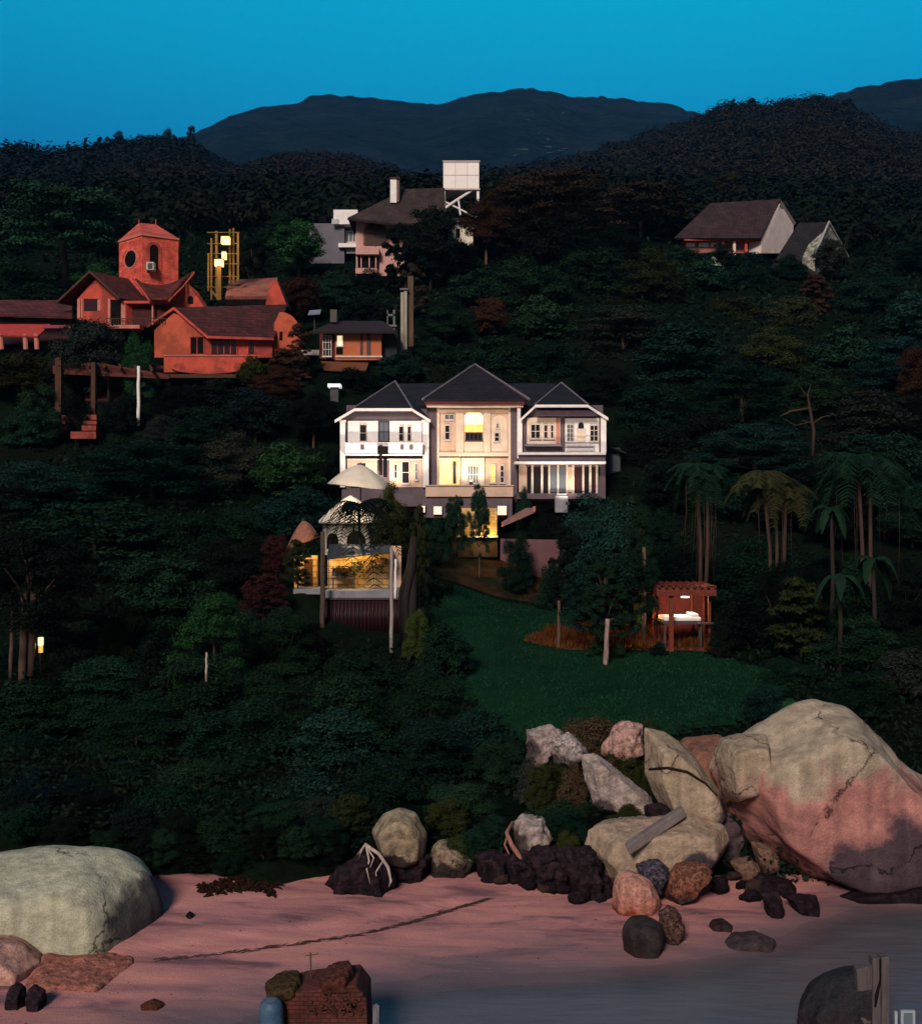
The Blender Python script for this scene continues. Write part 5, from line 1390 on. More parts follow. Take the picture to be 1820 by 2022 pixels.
for k, (o_, dp, lab) in enumerate([([(1462, 1745), (1500, 1728), (1560, 1735), (1575, 1752), (1520, 1762)], .9, 'flat black slab below the huge boulder'),
                                   ([(1500, 1762), (1540, 1758), (1548, 1800), (1520, 1812)], .5, 'dark purple slab in the sand beneath the flat black one'),
                                   ([(1545, 1765), (1610, 1768), (1618, 1800), (1585, 1806)], .6, 'purple grey slab running into the water'),
                                   ([(1440, 1700), (1480, 1690), (1500, 1715), (1470, 1740)], .7, 'brown cobble between the square block and the huge boulder'),
                                   ([(1480, 1660), (1520, 1668), (1540, 1700), (1500, 1712)], .7, 'brown cobble tucked beneath the belly of the huge boulder'),
                                   ([(1655, 1765), (1740, 1757), (1830, 1750), (1850, 1775), (1700, 1782)], .8, 'low black ledge at the water under the huge boulder')]):
    rock('rock', lab, o_, dp, M_blk if k in (0, 1, 2, 5) else rockmat('cobble %d' % k, (.17, .10, .075), (.12, .07, .055), (.05, .03, .025), .1, .2, None, ns=3), cat='rock', seed=40 + k, amp=.05, smooth=3, pit=.7, voxel=.04)
rock('rock', 'dark blurred rock awash off the sand spit', [(1420, 1866), (1450, 1846), (1500, 1842), (1530, 1858), (1510, 1890), (1450, 1892)], .9, rockmat('awash', (.055, .040, .045), (.045, .033, .038), (.03, .025, .03), .0, .2, None, ns=2), d=28.6, cat='rock', seed=47, amp=.06, smooth=5, sink=.3)
rock('rock', 'dark domed rock in the water beside the wooden piling', [(1570, 2000), (1600, 1955), (1640, 1925), (1690, 1912), (1735, 1905), (1745, 2060), (1590, 2060)], 1.2, rockmat('awash dark', (.028, .028, .034), (.032, .024, .030), (.055, .032, .036), .35, .7, None, ns=1.6), d=23.6, cat='rock', seed=48, amp=.06, smooth=6, sink=.5)

# roots, driftwood, wrack, debris
def twig(name, label, paths, mat, cat, loc=None, parent=None):
    m = MB()
    for pts, r in paths: m.tube(pts, r, 5)
    o = m.build(name, mat, parent, loc=loc or paths[0][0][0], smooth=True)
    if parent is None: tag(o, label, cat)
    return o
M_bleach = pm('bleached wood', (.46, .38, .35), (.25, .19, .17), scale=6, bump=.3)
dr = contact(720, 1755) - .35
W = lambda l: [P(x, y, dr + k) for x, y, k in l]
twig('driftwood', 'bleached forked roots hanging over the jagged black rock',
     [(W([(706, 1688, .3), (722, 1668, .1), (748, 1686, 0), (766, 1712, -.05), (772, 1740, -.05), (768, 1752, -.1)]), [.03, .055, .045, .04, .03, .015]),
      (W([(723, 1669, .1), (729, 1700, -.05), (724, 1716, -.1), (731, 1745, -.12)]), [.035, .03, .022, .012]),
      (W([(726, 1676, .1), (738, 1694, 0), (730, 1716, -.1)]), [.03, .022, .012]),
      (W([(757, 1700, 0), (742, 1722, -.1), (744, 1742, -.12)]), [.028, .018, .01]),
      (W([(718, 1671, .1), (712, 1684, .1), (708, 1696, .05)]), [.025, .015, .008])], M_bleach, 'driftwood')
d1 = contact(1030, 1735) - .2
W = lambda l: [P(x, y, d1 + k) for x, y, k in l]
twig('driftwood', 'pinkish dead root curling down beside the pinkish grey rock',
     [(W([(1012, 1622, .8), (1000, 1645, .5), (1010, 1668, .3), (1024, 1690, .1), (1036, 1728, 0)]), [.03, .06, .07, .08, .05]),
      (W([(1002, 1650, .5), (996, 1668, .4), (1006, 1690, .2)]), [.03, .035, .02])], pm('pink root', (.32, .15, .12), (.16, .07, .055), scale=6), 'driftwood')
M_hum = pm('humus and bark', (.026, .012, .009), (.010, .006, .004), scale=6, bump=.8, rough=1, spec=0, bscale=14)
ht = np.random.default_rng(5)
m = MB()
for k in range(170):
    vx = 400 + 142 * ht.random(); vy = 1762 + 24 * (ht.random() - .5) - 14 * math.sin((vx - 400) / 142 * 3.1)
    dd = contact(vx, vy); p = P(vx, vy, dd); a = ht.random() * 6.3; l = .08 + .22 * ht.random()
    q = Vector((math.cos(a), math.sin(a), .25 * (ht.random() - .3))) * l
    m.tube([p, p + q * .5 + Vector((0, 0, .05)), p + q], [.02, .035 * (1 + ht.random()), .012], 5)
o = m.build('leaf_litter', M_hum, loc=P(470, 1765, contact(470, 1765))); tag(o, 'heap of dark brown roots and litter at the back of the sand', 'litter', kind='stuff')
m = MB()
for k in range(800):
    t = ht.random(); vx = 300 + t * 660
    vy = np.interp(vx, [300, 420, 560, 700, 800, 880, 960], [1896, 1884, 1866, 1846, 1822, 1797, 1774]) + ht.normal() * (2.2 - 1.1 * t) + 2
    if ht.random() > .30 + .7 * t: continue
    d_ = contact(vx, vy); p = P(vx, vy, d_); p.z = float(beach_z(p.x, p.y)) + .008
    l = .06 + .22 * ht.random() * (0.5 + t); a = .40 + .13 * ht.normal()
    q = Vector((math.cos(a) * l, math.sin(a) * l, .012 * ht.random()))
    m.tube([p, p + q * .5 + Vector((0, 0, .004)), p + q], [.003, .004 + .006 * t * ht.random(), .002], 4)
o = m.build('seaweed', pm('dry seaweed', (.050, .030, .026), (.025, .015, .014), scale=8), loc=P(640, 1855, contact(640, 1855))); tag(o, 'thin dark line of stranded weed across the sand', 'seaweed', kind='stuff')

# broken brick pier, its pole, barrel and post at the water edge
pier = thing('brick_pier', 'broken weathered brick pier standing at the edge of the beach', 'pier', P(630, 2060, 23.0))
M_pier = bricks('old pier brick', (.13, .035, .026), (.085, .028, .022), (.05, .022, .018), 3.2)
M_olive = rockmat('mossy masonry', (.075, .050, .018), (.06, .038, .016), (.03, .018, .01), .2, .5, None, ns=3, speck=.5)
mn = MB(); dp = 22.6
mn.vpoly([(531, 2075), (529, 1986), (543, 1972), (600, 1958), (655, 1952), (702, 1946), (724, 1974), (727, 2075)], dp, 1.1)
mn.build('pier_body', M_pier, pier, bevel=.03)
rock('coping_stone', None, [(524, 1940), (558, 1931), (591, 1929), (598, 1942), (596, 1955), (527, 1972)], 1.0, M_olive, d=dp + .45, seed=61, amp=.03, smooth=2, sink=0, parent=pier, voxel=.03)
rock('coping_stone', None, [(632, 1921), (660, 1911), (694, 1906), (697, 1916), (704, 1946), (640, 1955), (628, 1945)], 1.0, rockmat('red masonry', (.11, .035, .025), (.08, .03, .022), (.04, .015, .012), .1, .4, None, ns=3, speck=.5), d=dp + .45, seed=62, amp=.035, smooth=2, sink=0, parent=pier, voxel=.03)
m = MB()
hr = np.random.default_rng(9)
for k in range(46):
    vx = 606 + hr.random() * 112; vy = 1957 + hr.random() * 46
    m.vbox(vx, vx + 3 + 9 * hr.random(), vy, vy + 3 + 5 * hr.random(), dp - .05, .046)
m.build('bricks', pm('dark brick face', (.030, .012, .010), (.09, .028, .02), scale=6), pier)
ant = thing('thin_mast', 'thin rod with a short crossbar rising behind the broken brick pier', 'mast', P(614, 1950, dp + .6))
MB().tube([P(615, 1950, dp + .6), P(613, 1881, dp + .6)], .014, 6).build('rod', M_framed, ant)
MB().tube([P(603, 1887, dp + .6), P(614, 1886, dp + .6), P(629, 1883, dp + .6)], .010, 6).build('crossbar', M_framed, ant)
bl = thing('blue_barrel', 'faded blue plastic barrel pushed against the broken brick pier', 'barrel', P(540, 2060, 22.2))
vs, fs = [], []
prof = [(0, 1974), (.14, 1974), (.19, 1979), (.215, 1990), (.225, 2010), (.23, 2030), (.22, 2060), (0, 2060)]
n = 20
for r_, vy in prof:
    for k in range(n):
        a = 2 * math.pi * k / n; p = P(536, vy, 22.4); vs.append(p + Vector((r_ * math.cos(a), r_ * math.sin(a), 0)))
for i in range(len(prof) - 1):
    for k in range(n): fs.append((i * n + k, i * n + (k + 1) % n, (i + 1) * n + (k + 1) % n, (i + 1) * n + k))
link_mesh('barrel_body', vs, fs, pm('faded blue plastic', (.06, .12, .20), (.03, .06, .11), scale=3, rough=.5), bl, smooth=True)
MB().tube([P(536, 1973, 22.4), P(536, 1975.5, 22.4)], .10, 12).build('lid', pm('blue lid', (.10, .16, .22), None, rough=.5), bl)
po = MB().vbox(736, 741, 1986, 2075, 22.8, .06).vbox(741.2, 744.6, 1984, 2075, 22.78, .08).vbox(744.8, 748, 1986, 2075, 22.8, .05).build('metal_post', pm('galvanised steel', (.22, .21, .23), (.07, .065, .08), scale=8, rough=.4, stretch=(3, 3, .5)), loc=P(742, 2060, 22.8)); tag(po, 'short galvanised steel post in the water beside the brick pier', 'post')
pl = thing('wooden_piling', 'weathered grey plank piling standing in the shallow water', 'piling', P(1740, 2070, 23.0))
M_plank = pm('grey plank', (.105, .088, .092), (.055, .045, .050), scale=5, rough=.9, stretch=(3, 3, .3), bump=.5)
MB().vbox(1722, 1738, 1892, 2080, 23.0, .25).vbox(1739.5, 1755, 1890, 2080, 23.0, .25).build('plank', M_plank, pl, bevel=.012)
MB().vpoly([(1690, 1914), (1722, 1906), (1722, 2080), (1700, 2080)], 23.05, .2).build('side_board', M_plank, pl)
MB().tube([P(1737, 1894, 22.97), P(1737, 1935, 22.97), P(1730, 1965, 22.97), P(1727, 1988, 22.97)], [.02, .02, .035, .02], 6).build('rope', M_void, pl)
wf = thing('white_window_frame', 'old pale window frame standing on end in the shallow water', 'frame', P(1790, 2060, 23))
m = MB().vbox(1766, 1771, 1998, 2075, 22.9, .06).vbox(1778, 1806, 1996, 2000.5, 22.9, .06).vbox(1801, 1806, 2000.7, 2075, 22.9, .06).vbox(1778, 1783, 2000.7, 2075, 22.9, .06)
m.build('frame', pm('flaked pale paint', (.30, .36, .40), (.2, .24, .27), scale=6), wf)
MB().vbox(1783.2, 1800.8, 2000.7, 2075, 22.93, .012).build('pane', glassy('misted pane', (.10, .13, .15), .35), wf)

# the crack of the leaning boulder, laid on as a dark tube
def lay(o, pts, lift=.01):
    """points where the sight lines through pts meet boulder o"""
    bpy.context.view_layer.update(); inv = o.matrix_world.inverted(); out = []
    e = inv @ Vector((0, 0, H))
    for a, b in pts:
        q = inv @ P(a, b, 40.); ok, loc, nor, _ = o.ray_cast(e, (q - e).normalized())
        if ok: out.append(o.matrix_world @ (loc + nor * lift))
    return out
def densify(pts, k=6):
    r = []
    for (a, b), (c, d) in zip(pts, pts[1:]):
        for i in range(k): r.append((a + (c - a) * i / k, b + (d - b) * i / k))
    return r + [pts[-1]]
M_crack = pm('dark crack line', (.022, .016, .014), (.010, .008, .007), scale=6, spec=0)
for o_, pts, r_, lab in ((lean, [(1282, 1519), (1318, 1516), (1356, 1524), (1390, 1546), (1414, 1572)], .04, 'dark crack line curving across the tall leaning tan boulder'),):
    q = lay(o_, densify(pts))
    if len(q) > 2:
        c = MB().tube(q, [r_ * (.5 + .5 * math.sin(math.pi * min(1, .15 + .85 * i / (len(q) - 1)))) for i in range(len(q))], 6).build('root', M_crack, loc=q[0], smooth=True); tag(c, lab, 'root')  # dark tube stands in for the crack across the boulder
rock('rock', 'dark wedge added for the shade of the crevice under the leaning tan boulder', [(1270, 1590), (1310, 1588), (1350, 1610), (1330, 1640), (1280, 1640)], 1.0, M_blk, d=33.4, cat='rock', seed=71, amp=.06, smooth=3, sink=.2)  # black rock added to fill in the dark of the crevice
rock('boulder', 'dark purple boulder filling the gap beneath the huge boulder', [(1400, 1600), (1440, 1595), (1470, 1640), (1450, 1700), (1410, 1700)], 1.6, rockmat('purple rock', (.075, .05, .06), (.06, .04, .045), (.03, .02, .02), .2, .6, None, ns=2), d=34, seed=72, amp=.08, smooth=5, sink=.3)

# rubble and pebbles
rb_ = random.Random(4)
RUB = []
for k in range(3):
    n_ = [(math.cos(a), math.sin(a) * .8, b * .7) for a in (0, 1, 2.1, 3.2, 4.1, 5.3) for b in (-.6, .5)]
    me_ = rock_mesh([Vector(p) * (.8 + .4 * rb_.random()) for p in n_] + [Vector((0, 0, .75))], .14, 2, .18, .6, 90 + k, .9)
    me_.name = 'rubble_stone'; me_.materials.append(M_blk if k else rockmat('rubble brown', (.075, .045, .038), (.05, .03, .026), (.025, .015, .014), -.2, .5, None, ns=2.5)); RUB.append(me_)
for k in range(44):
    if k < 26: vx, vy = 985 + 235 * rb_.random(), 1712 + 58 * rb_.random() ** .7
    else: vx, vy = 1330 + 230 * rb_.random(), 1728 + 50 * rb_.random()
    if k < 26: vy = min(vy, 1742 + (vx - 985) * .16)
    d_ = contact(vx, vy); s_ = .11 + .22 * rb_.random() ** 1.5
    o = bpy.data.objects.new('rubble_stone', RUB[k % 3]); COL.objects.link(o)
    o.location = (PX(vx, d_), d_, ground(PX(vx, d_), d_) + s_ * .25); o.scale = (s_ * (.8 + .5 * rb_.random()), s_, s_ * (.6 + .5 * rb_.random())); o.rotation_euler = (rb_.uniform(-.4, .4), rb_.uniform(-.4, .4), rb_.random() * 6)
    tag(o, 'small dark wet rubble stone at the foot of the rock pile', 'stone', 'dark rubble stones at the foot of the rock pile')
pr = np.random.default_rng(14); vs, fs = [], []
for k in range(420):
    x = -9 + 19 * pr.random(); y = float(np.interp(x, _shx, _shy)) + .3 + 5.6 * pr.random() ** 1.4
    if y > 31: continue
    r_ = .008 + .022 * pr.random() ** 3; z = float(beach_z(x, y)); q = len(vs)
    for a in range(6): vs.append((x + r_ * 1.3 * math.cos(a * 1.047) * (.8 + .4 * pr.random()), y + r_ * math.sin(a * 1.047), z + .002))
    vs.append((x, y, z + r_ * .8))
    for a in range(6): fs.append((q + a, q + (a + 1) % 6, q + 6))
o = link_mesh('pebbles', vs, fs, pm('pebble', (.30, .20, .18), (.04, .025, .025), scale=3, lo=.45, hi=.6)); tag(o, 'tiny pebbles and bits of shell scattered over the sand', 'pebbles', kind='stuff')
# ------------------------------------------------------------------ trees and shrubs
def leaf_quads(c, nrm, size, rng, asp=.5, jit=.55):
    """one diamond leaf per centre, roughly facing nrm"""
    N = len(c)
    n = nrm + rng.normal(size=(N, 3)) * jit
    n /= np.linalg.norm(n, axis=1, keepdims=True) + 1e-9
    t = np.cross(n, rng.normal(size=(N, 3))); t /= np.linalg.norm(t, axis=1, keepdims=True) + 1e-9
    b = np.cross(n, t)
    s = size * (.6 + .8 * rng.random((N, 1)))
    v = np.stack([c - t * s, c + b * s * asp, c + t * s, c - b * s * asp], 1).reshape(-1, 3)
    f = np.arange(N * 4).reshape(N, 4)
    return v, f

def np_mesh(name, v, f, mat, smooth=False):
    me = bpy.data.meshes.new(name)
    me.vertices.add(len(v)); me.vertices.foreach_set('co', v.astype(np.float32).ravel())
    me.loops.add(f.size); me.loops.foreach_set('vertex_index', f.astype(np.int32).ravel())
    me.polygons.add(len(f))
    me.polygons.foreach_set('loop_start', np.arange(0, f.size, f.shape[1], dtype=np.int32))
    me.update(calc_edges=True); me.validate()
    me.materials.append(mat)
    return me

def pads_for(kind, rng):
    """leaf pads (centre, radius, flatness) of a crown that is 1 wide and 1 high"""
    out = []
    def add(p, r, fl): out.append((np.array(p), r, fl))
    if kind == 'spread':
        for i in range(120):
            a = rng.random() * 6.283; q = math.sqrt(rng.random()); rr = .45 * q * (1 + .5 * vnoise(math.cos(a) * 3 + 9, math.sin(a) * 3, 1, 7))
            top = .94 - .40 * q ** 2.4
            add((rr * math.cos(a), rr * math.sin(a), top - .52 * rng.random() ** 1.6 * (1 - .35 * q)), .06 + .065 * rng.random(), .6)
    elif kind == 'round':
        for i in range(70):
            d = rng.normal(size=3); d /= np.linalg.norm(d); q = rng.random() ** .35
            add((d[0] * .38 * q, d[1] * .38 * q, .50 + d[2] * .40 * q), .075 + .085 * rng.random(), .85)
    elif kind == 'tall':
        for i in range(90):
            z = .06 + .90 * rng.random(); w = .42 * math.sin(math.pi * min(1, (1.04 - z) * .8)) ** .7
            a = rng.random() * 6.283; q = rng.random() ** .5
            add((w * q * math.cos(a), w * q * math.sin(a), z), .06 + .06 * rng.random(), .6)
    elif kind == 'layer':
        for i in range(75):
            z = .10 + .86 * rng.random(); w = .47 * (1.06 - z) ** .5
            a = rng.random() * 6.283; q = rng.random() ** .6
            add((w * q * math.cos(a), w * q * math.sin(a), z - .10 * q), .085 + .08 * rng.random(), .65)
    elif kind == 'shrub':
        for i in range(80):
            d = rng.normal(size=3); d[2] = abs(d[2]); d /= np.linalg.norm(d); q = rng.random() ** .35
            add((d[0] * .42 * q, d[1] * .42 * q, .06 + d[2] * .80 * q), .065 + .085 * rng.random(), 1.0)
    return out

LEAF = {'spread': (26000, .0125, .5), 'round': (24000, .0155, .48), 'tall': (21000, .0175, .48), 'layer': (26000, .0135, .42), 'shrub': (26000, .0150, .42)}
def crown_mesh(kind, seed):
    rng = np.random.default_rng(seed)
    pads = pads_for(kind, rng); n, size, asp = LEAF[kind]; q_ = (1, .78, 1.32)[seed % 10]; size *= q_; n = int(n / q_ ** 1.6)
    w = np.array([r * r for _, r, _ in pads]); cnt = (n * w / w.sum()).astype(int)
    C, Nn = [], []
    for (p, r, fl), k in zip(pads, cnt):
        d = rng.normal(size=(k, 3)); d /= np.linalg.norm(d, axis=1, keepdims=True)
        low = d[:, 2] < -.15; d[low, 2] *= -1                     # most leaves sit on the upper side of a spray
        q = (.62 + .48 * rng.random((k, 1)))
        c = p + d * q * r * np.array([1, 1, fl]) * (1 + .35 * rng.normal(size=(k, 1)) * .4)
        nn = d + np.array([0, 0, .45])
        C.append(c); Nn.append(nn)
    v, f = leaf_quads(np.concatenate(C), np.concatenate(Nn), size, rng, asp, .42)
    return np_mesh('crown', v, f, FOL), pads

def trunk_mesh(kind, pads, seed):
    rng = random.Random(seed); m = MB()
    def j(s): return rng.uniform(-s, s)
    fork = {'spread': .40, 'round': .28, 'tall': .25, 'layer': .3, 'shrub': .06}[kind]
    top = {'spread': .62, 'round': .75, 'tall': .9, 'layer': .9, 'shrub': .5}[kind]
    r0 = {'spread': .022, 'round': .022, 'tall': .018, 'layer': .018, 'shrub': .012}[kind]
    tr = [Vector((0, 0, -.06)), Vector((j(.01), j(.01), fork * .5)), Vector((j(.02), j(.02), fork)), Vector((j(.03), j(.03), top))]
    m.tube(tr, [r0 * 1.25, r0, r0 * .85, r0 * .25], 8)
    for p, r, fl in rng.sample(pads, min(16, len(pads))):
        p = Vector(p); s = tr[2].lerp(tr[3], rng.random() * .6) if p.z > fork else tr[1].lerp(tr[2], .6)
        mid = s.lerp(p, .5) + Vector((j(.02), j(.02), .03))
        m.tube([s, mid, p], [r0 * .5, r0 * .3, r0 * .08], 5)
    me = bpy.data.meshes.new('trunk'); me.from_pydata([v[:] for v in m.v], [], m.f); me.update(); me.materials.append(M_trunk if seed % 10 == 1 else M_bark)
    me.polygons.foreach_set('use_smooth', [True] * len(me.polygons))
    return me

PROTO = {}
for ki, kd in enumerate(('spread', 'round', 'tall', 'layer', 'shrub')):
    PROTO[kd] = []
    for q in range(3):
        cm, pads = crown_mesh(kd, 100 + ki * 10 + q)
        PROTO[kd].append((cm, trunk_mesh(kd, pads, 300 + ki * 10 + q)))

CC = dict(deep=(.0105, .0290, .0150), teal=(.0080, .0260, .0195), olive=(.0260, .0280, .0105), brown=(.0260, .0190, .0125), bright=(.0150, .0520, .0160),
          black=(.0040, .0070, .0052), grey=(.0190, .0235, .0185), lit=(.040, .055, .012), dry=(.060, .036, .018), moss=(.0225, .0290, .0090), pink=(.040, .013, .016), rust=(.035, .016, .010), dgreen=(.0062, .0200, .0110), ridge=(.0085, .0115, .0110), navy=(.0045, .0095, .0105))
_tn = {}
def _jit(a, b):
    g = random.Random(int(a * 31 + b * 17)); v = 2 ** g.uniform(-.55, .5); h = g.uniform(-.14, .14)
    return (v * (1 + h), v, v * (1 - h))
def tree(kind, name, cat, vx, vt, vw, d, col, label, group=None, zb=None, hmin=1.2):
    x = PX(vx, d); g = ground(x, d) if zb is None else zb; w = vw / F * d
    zt = max(PZ(vt, d), g + (1.6 if name == 'tree' else 1.0 if d < 36 else .7))
    h = max(zt - g, w * {'spread': .55, 'round': .8, 'tall': 1.1, 'layer': .55, 'shrub': .6}[kind]); g = zt - h    # big crowns on the steep slope root in the bank below
    k = _tn.get(kind, 0); _tn[kind] = k + 1
    cm, tm = PROTO[kind][k % 3]
    rz = (k * 2.4) % 6.283
    r = thing(name, label, cat, (x, d, g), group, rz)
    for nm, me in (('crown' if cat == 'tree' else 'foliage', cm), ('trunk' if cat == 'tree' else 'stem', tm)):
        o = bpy.data.objects.new(nm, me); COL.objects.link(o); o.parent = r
        o.scale = (w, w, h)
        if nm in ('crown', 'foliage'): o.color = tuple(c_ * f_ for c_, f_ in zip(CC[col], _jit(vx, vt))) + (1,)
    return r

T = lambda *a: tree(a[0], 'tree', 'tree', *a[1:], group='trees on the hillside')
S = lambda *a: tree('shrub' if a[0] is None else a[0], 'shrub', 'shrub', *a[1:], group='shrubs on the slope')
# far back row
T('spread', 130, 350, 300, 150, 'deep', 'broad umbrella tree with a domed crown rising above the red porch building')
T('round', 30, 500, 190, 138, 'dgreen', 'dark rounded tree under the left edge of the broad umbrella tree')
T('round', 205, 520, 140, 132, 'bright', 'bright green bushy tree hugging the lookout tower on its left')
T('layer', 70, 556, 230, 128, 'dgreen', 'low layered tree just above the tiled porch roof')
T('round', 385, 430, 150, 205, 'dgreen', 'dark green tree directly behind the lookout tower roof')
T('tall', 430, 385, 110, 255, 'brown', 'tall brownish tree high on the slope above the golden lanterns')
T('round', 500, 395, 150, 205, 'olive', 'olive tree up the slope right of the golden lanterns')
T('round', 560, 420, 130, 175, 'deep', 'deep green tree between the olive one and the grey flat roofed block')
T('round', 590, 425, 125, 158, 'bright', 'bright green tree leaning against the left side of the grey flat roofed block')
T('tall', 500, 470, 90, 132, 'black', 'slim black tree right of the golden lanterns')
T('round', 590, 540, 110, 132, 'rust', 'rusty leaved tree above the roof of the orange house')
T('round', 655, 535, 130, 140, 'deep', 'dark green tree below the grey flat roofed block')
T('round', 720, 580, 120, 132, 'black', 'black leafed tree below the balconies of the pink house')
T('round', 850, 392, 140, 148, 'black', 'tall dark tree covering the right half of the pink house')
T('tall', 785, 440, 74, 147, 'black', 'narrow black tree beside the arched window of the pink house')
T('tall', 815, 520, 70, 135, 'brown', 'thin brown tree behind the tall pale double column')
T('spread', 1075, 335, 310, 172, 'brown', 'wide brown topped tree spreading right from the water tank')
T('spread', 1265, 365, 230, 190, 'brown', 'second wide brown tree next to the one by the water tank')
T('round', 960, 375, 120, 158, 'rust', 'dark rusty tree whose leaves cover the lower corner of the water tank')
T('round', 905, 470, 90, 154, 'black', 'small black tree in front of the white shed')
T('round', 1060, 420, 190, 160, 'black', 'large black crowned tree below the wide brown topped tree')
T('round', 1210, 440, 170, 165, 'black', 'black crowned tree halfway between tank and brown roofed house')
T('round', 1320, 420, 120, 196, 'deep', 'dark green tree left of the brown house roof')
T('tall', 1440, 345, 90, 262, 'olive', 'pointed olive tree rising behind the ridge of the brown house roof')
T('round', 1355, 370, 110, 265, 'brown', 'brown tree far behind the left end of the brown house roof')
T('round', 1605, 385, 130, 222, 'deep', 'rounded tree right behind the white gable wall')
T('round', 1680, 425, 110, 205, 'black', 'near black tree right of the ivy covered gable')
T('round', 1765, 420, 160, 205, 'deep', 'green tree on the far right below the far ridge')
T('spread', 1830, 470, 150, 175, 'teal', 'teal umbrella tree at the right margin above the slope')
# middle slope
T('round', 1040, 505, 210, 142, 'deep', 'green tree below the large black crowned one by the tank')
T('round', 945, 525, 140, 141, 'deep', 'rounded green tree just below the white shed')
T('round', 1170, 480, 190, 148, 'deep', 'full green tree left of the yellow green one on the middle slope')
T('round', 1290, 490, 180, 145, 'moss', 'yellow green tree left of the curved white garden wall')
T('round', 1385, 505, 130, 152, 'deep', 'green tree touching the left end of the curved white garden wall')
T('round', 1475, 520, 120, 158, 'dgreen', 'dark tree filling the yard between the two right hand houses')
S('round', 1420, 480, 90, 172, 'dgreen', 'dark bush in front of the porch of the brown roofed house')
T('round', 1640, 465, 80, 164, 'grey', 'ivy laden tree growing up the mossy gable')
T('round', 1560, 575, 140, 140, 'olive', 'olive tree in front of the near black roof')
T('tall', 1612, 540, 80, 145, 'rust', 'rusty brown tree at the foot of the mossy gable')
T('round', 1720, 530, 150, 146, 'teal', 'teal green tree right of the mossy gable')
T('round', 1810, 570, 160, 135, 'teal', 'blue green tree at the right margin below the teal umbrella tree')
T('layer', 1230, 600, 270, 124, 'grey', 'fine layered grey green tree on the slope right above the villa ridge')
T('layer', 1345, 640, 250, 116, 'teal', 'layered teal tree to the right of the grey green one')
S('round', 965, 580, 86, 128, 'rust', 'round brown dead bush among the green crowns above the villa')
T('round', 880, 590, 130, 126, 'deep', 'green tree left of the round brown dead bush')
T('round', 1070, 580, 150, 128, 'deep', 'green tree right of the round brown dead bush')
T('round', 1450, 575, 150, 142, 'olive', 'pale olive tree below the curved white garden wall')
T('round', 1520, 640, 170, 122, 'moss', 'mossy green tree below the olive one in front of the near black roof')
T('round', 1665, 640, 180, 124, 'deep', 'wide green tree under the teal green one')
T('layer', 1770, 660, 200, 116, 'teal', 'layered blue green tree at the right below the slope bend')
T('round', 1815, 670, 110, 108, 'rust', 'brown leaved tree at the right margin')
T('round', 860, 665, 120, 118, 'dgreen', 'dark tree standing right of the tall pale double column')
T('round', 975, 660, 160, 116, 'dgreen', 'dark green tree right behind the peak of the villa roof')
T('round', 1095, 665, 160, 114, 'dgreen', 'dark green tree behind the right slope of the villa roof')
T('round', 1200, 715, 150, 108, 'black', 'black green tree touching the right gable of the villa')
S('round', 790, 690, 110, 111, 'teal', 'teal bush between the orange house and the villa roof')
T('round', 1290, 745, 190, 104, 'dgreen', 'dark tree a little uphill from the villa annex')
T('layer', 1460, 715, 290, 102, 'dgreen', 'very wide layered dark tree over the right slope')
T('round', 1610, 720, 180, 108, 'deep', 'green tree above the bare forked branch')
T('layer', 1715, 770, 230, 98, 'grey', 'layered grey tree right of the bare forked branch')
T('spread', 1490, 830, 250, 90, 'teal', 'wide teal umbrella tree below the bare forked branch')
T('round', 1300, 830, 170, 98, 'black', 'black tree right next to the villa annex')
T('round', 1395, 800, 180, 99, 'black', 'black tree two crowns right of the villa annex')
T('spread', 1735, 850, 240, 84, 'teal', 'wide dark teal tree hanging over the right hand palms')
T('round', 1800, 780, 150, 102, 'black', 'black tree at the right margin under the brown leaved one')
# lower right
S(None, 1195, 950, 190, 82, 'teal', 'large clipped teal hedge dome below the right wing of the villa')
S(None, 1290, 985, 130, 80, 'dgreen', 'dark dome shrub behind the large clipped teal hedge dome')
T('round', 1215, 1010, 170, 70, 'teal', 'bushy teal tree in front of the hedge dome, above the lawn')
S('tall', 1120, 1040, 90, 74, 'black', 'dark upright shrub at the right end of the dusky pink wall')
T('tall', 1192, 1110, 110, 60.4, 'dgreen', 'small dark tree on a pale peeling trunk at the lawn edge')
S(None, 1355, 1060, 190, 72, 'black', 'black shrub mass directly behind the pavilion')
S(None, 1500, 1040, 220, 70, 'dgreen', 'dark green mound under the drooping palm with pale stems')
S(None, 1620, 1080, 180, 66, 'black', 'black mound between the two right hand palms')
S(None, 1480, 1160, 170, 63, 'black', 'black bush at the right corner of the pavilion')
S('tall', 1580, 1140, 150, 60, 'moss', 'mossy tall bush with hanging creepers right of the lawn')
S(None, 1690, 1200, 190, 58, 'dgreen', 'broad dark shrub far right under the broad hanging leaf')
S(None, 1790, 1090, 170, 66, 'black', 'black shrub wall at the right margin')
S(None, 1810, 1260, 170, 52, 'grey', 'greyish shrub behind the huge boulder at the right margin')
S(None, 1700, 1310, 150, 48, 'dgreen', 'dark green shrub behind the top of the huge boulder')
S(None, 1560, 1290, 160, 54, 'dgreen', 'low dark shrub along the right edge of the lawn')
S(None, 1515, 1335, 110, 46.5, 'teal', 'teal shrub at the lower right corner of the lawn')
S('layer', 1560, 1372, 80, 38.4, 'bright', 'small bright creeper bush spilling over the huge boulder')
S(None, 1540, 1415, 70, 37.5, 'dgreen', 'dark tuft in the cleft left of the huge boulder top')
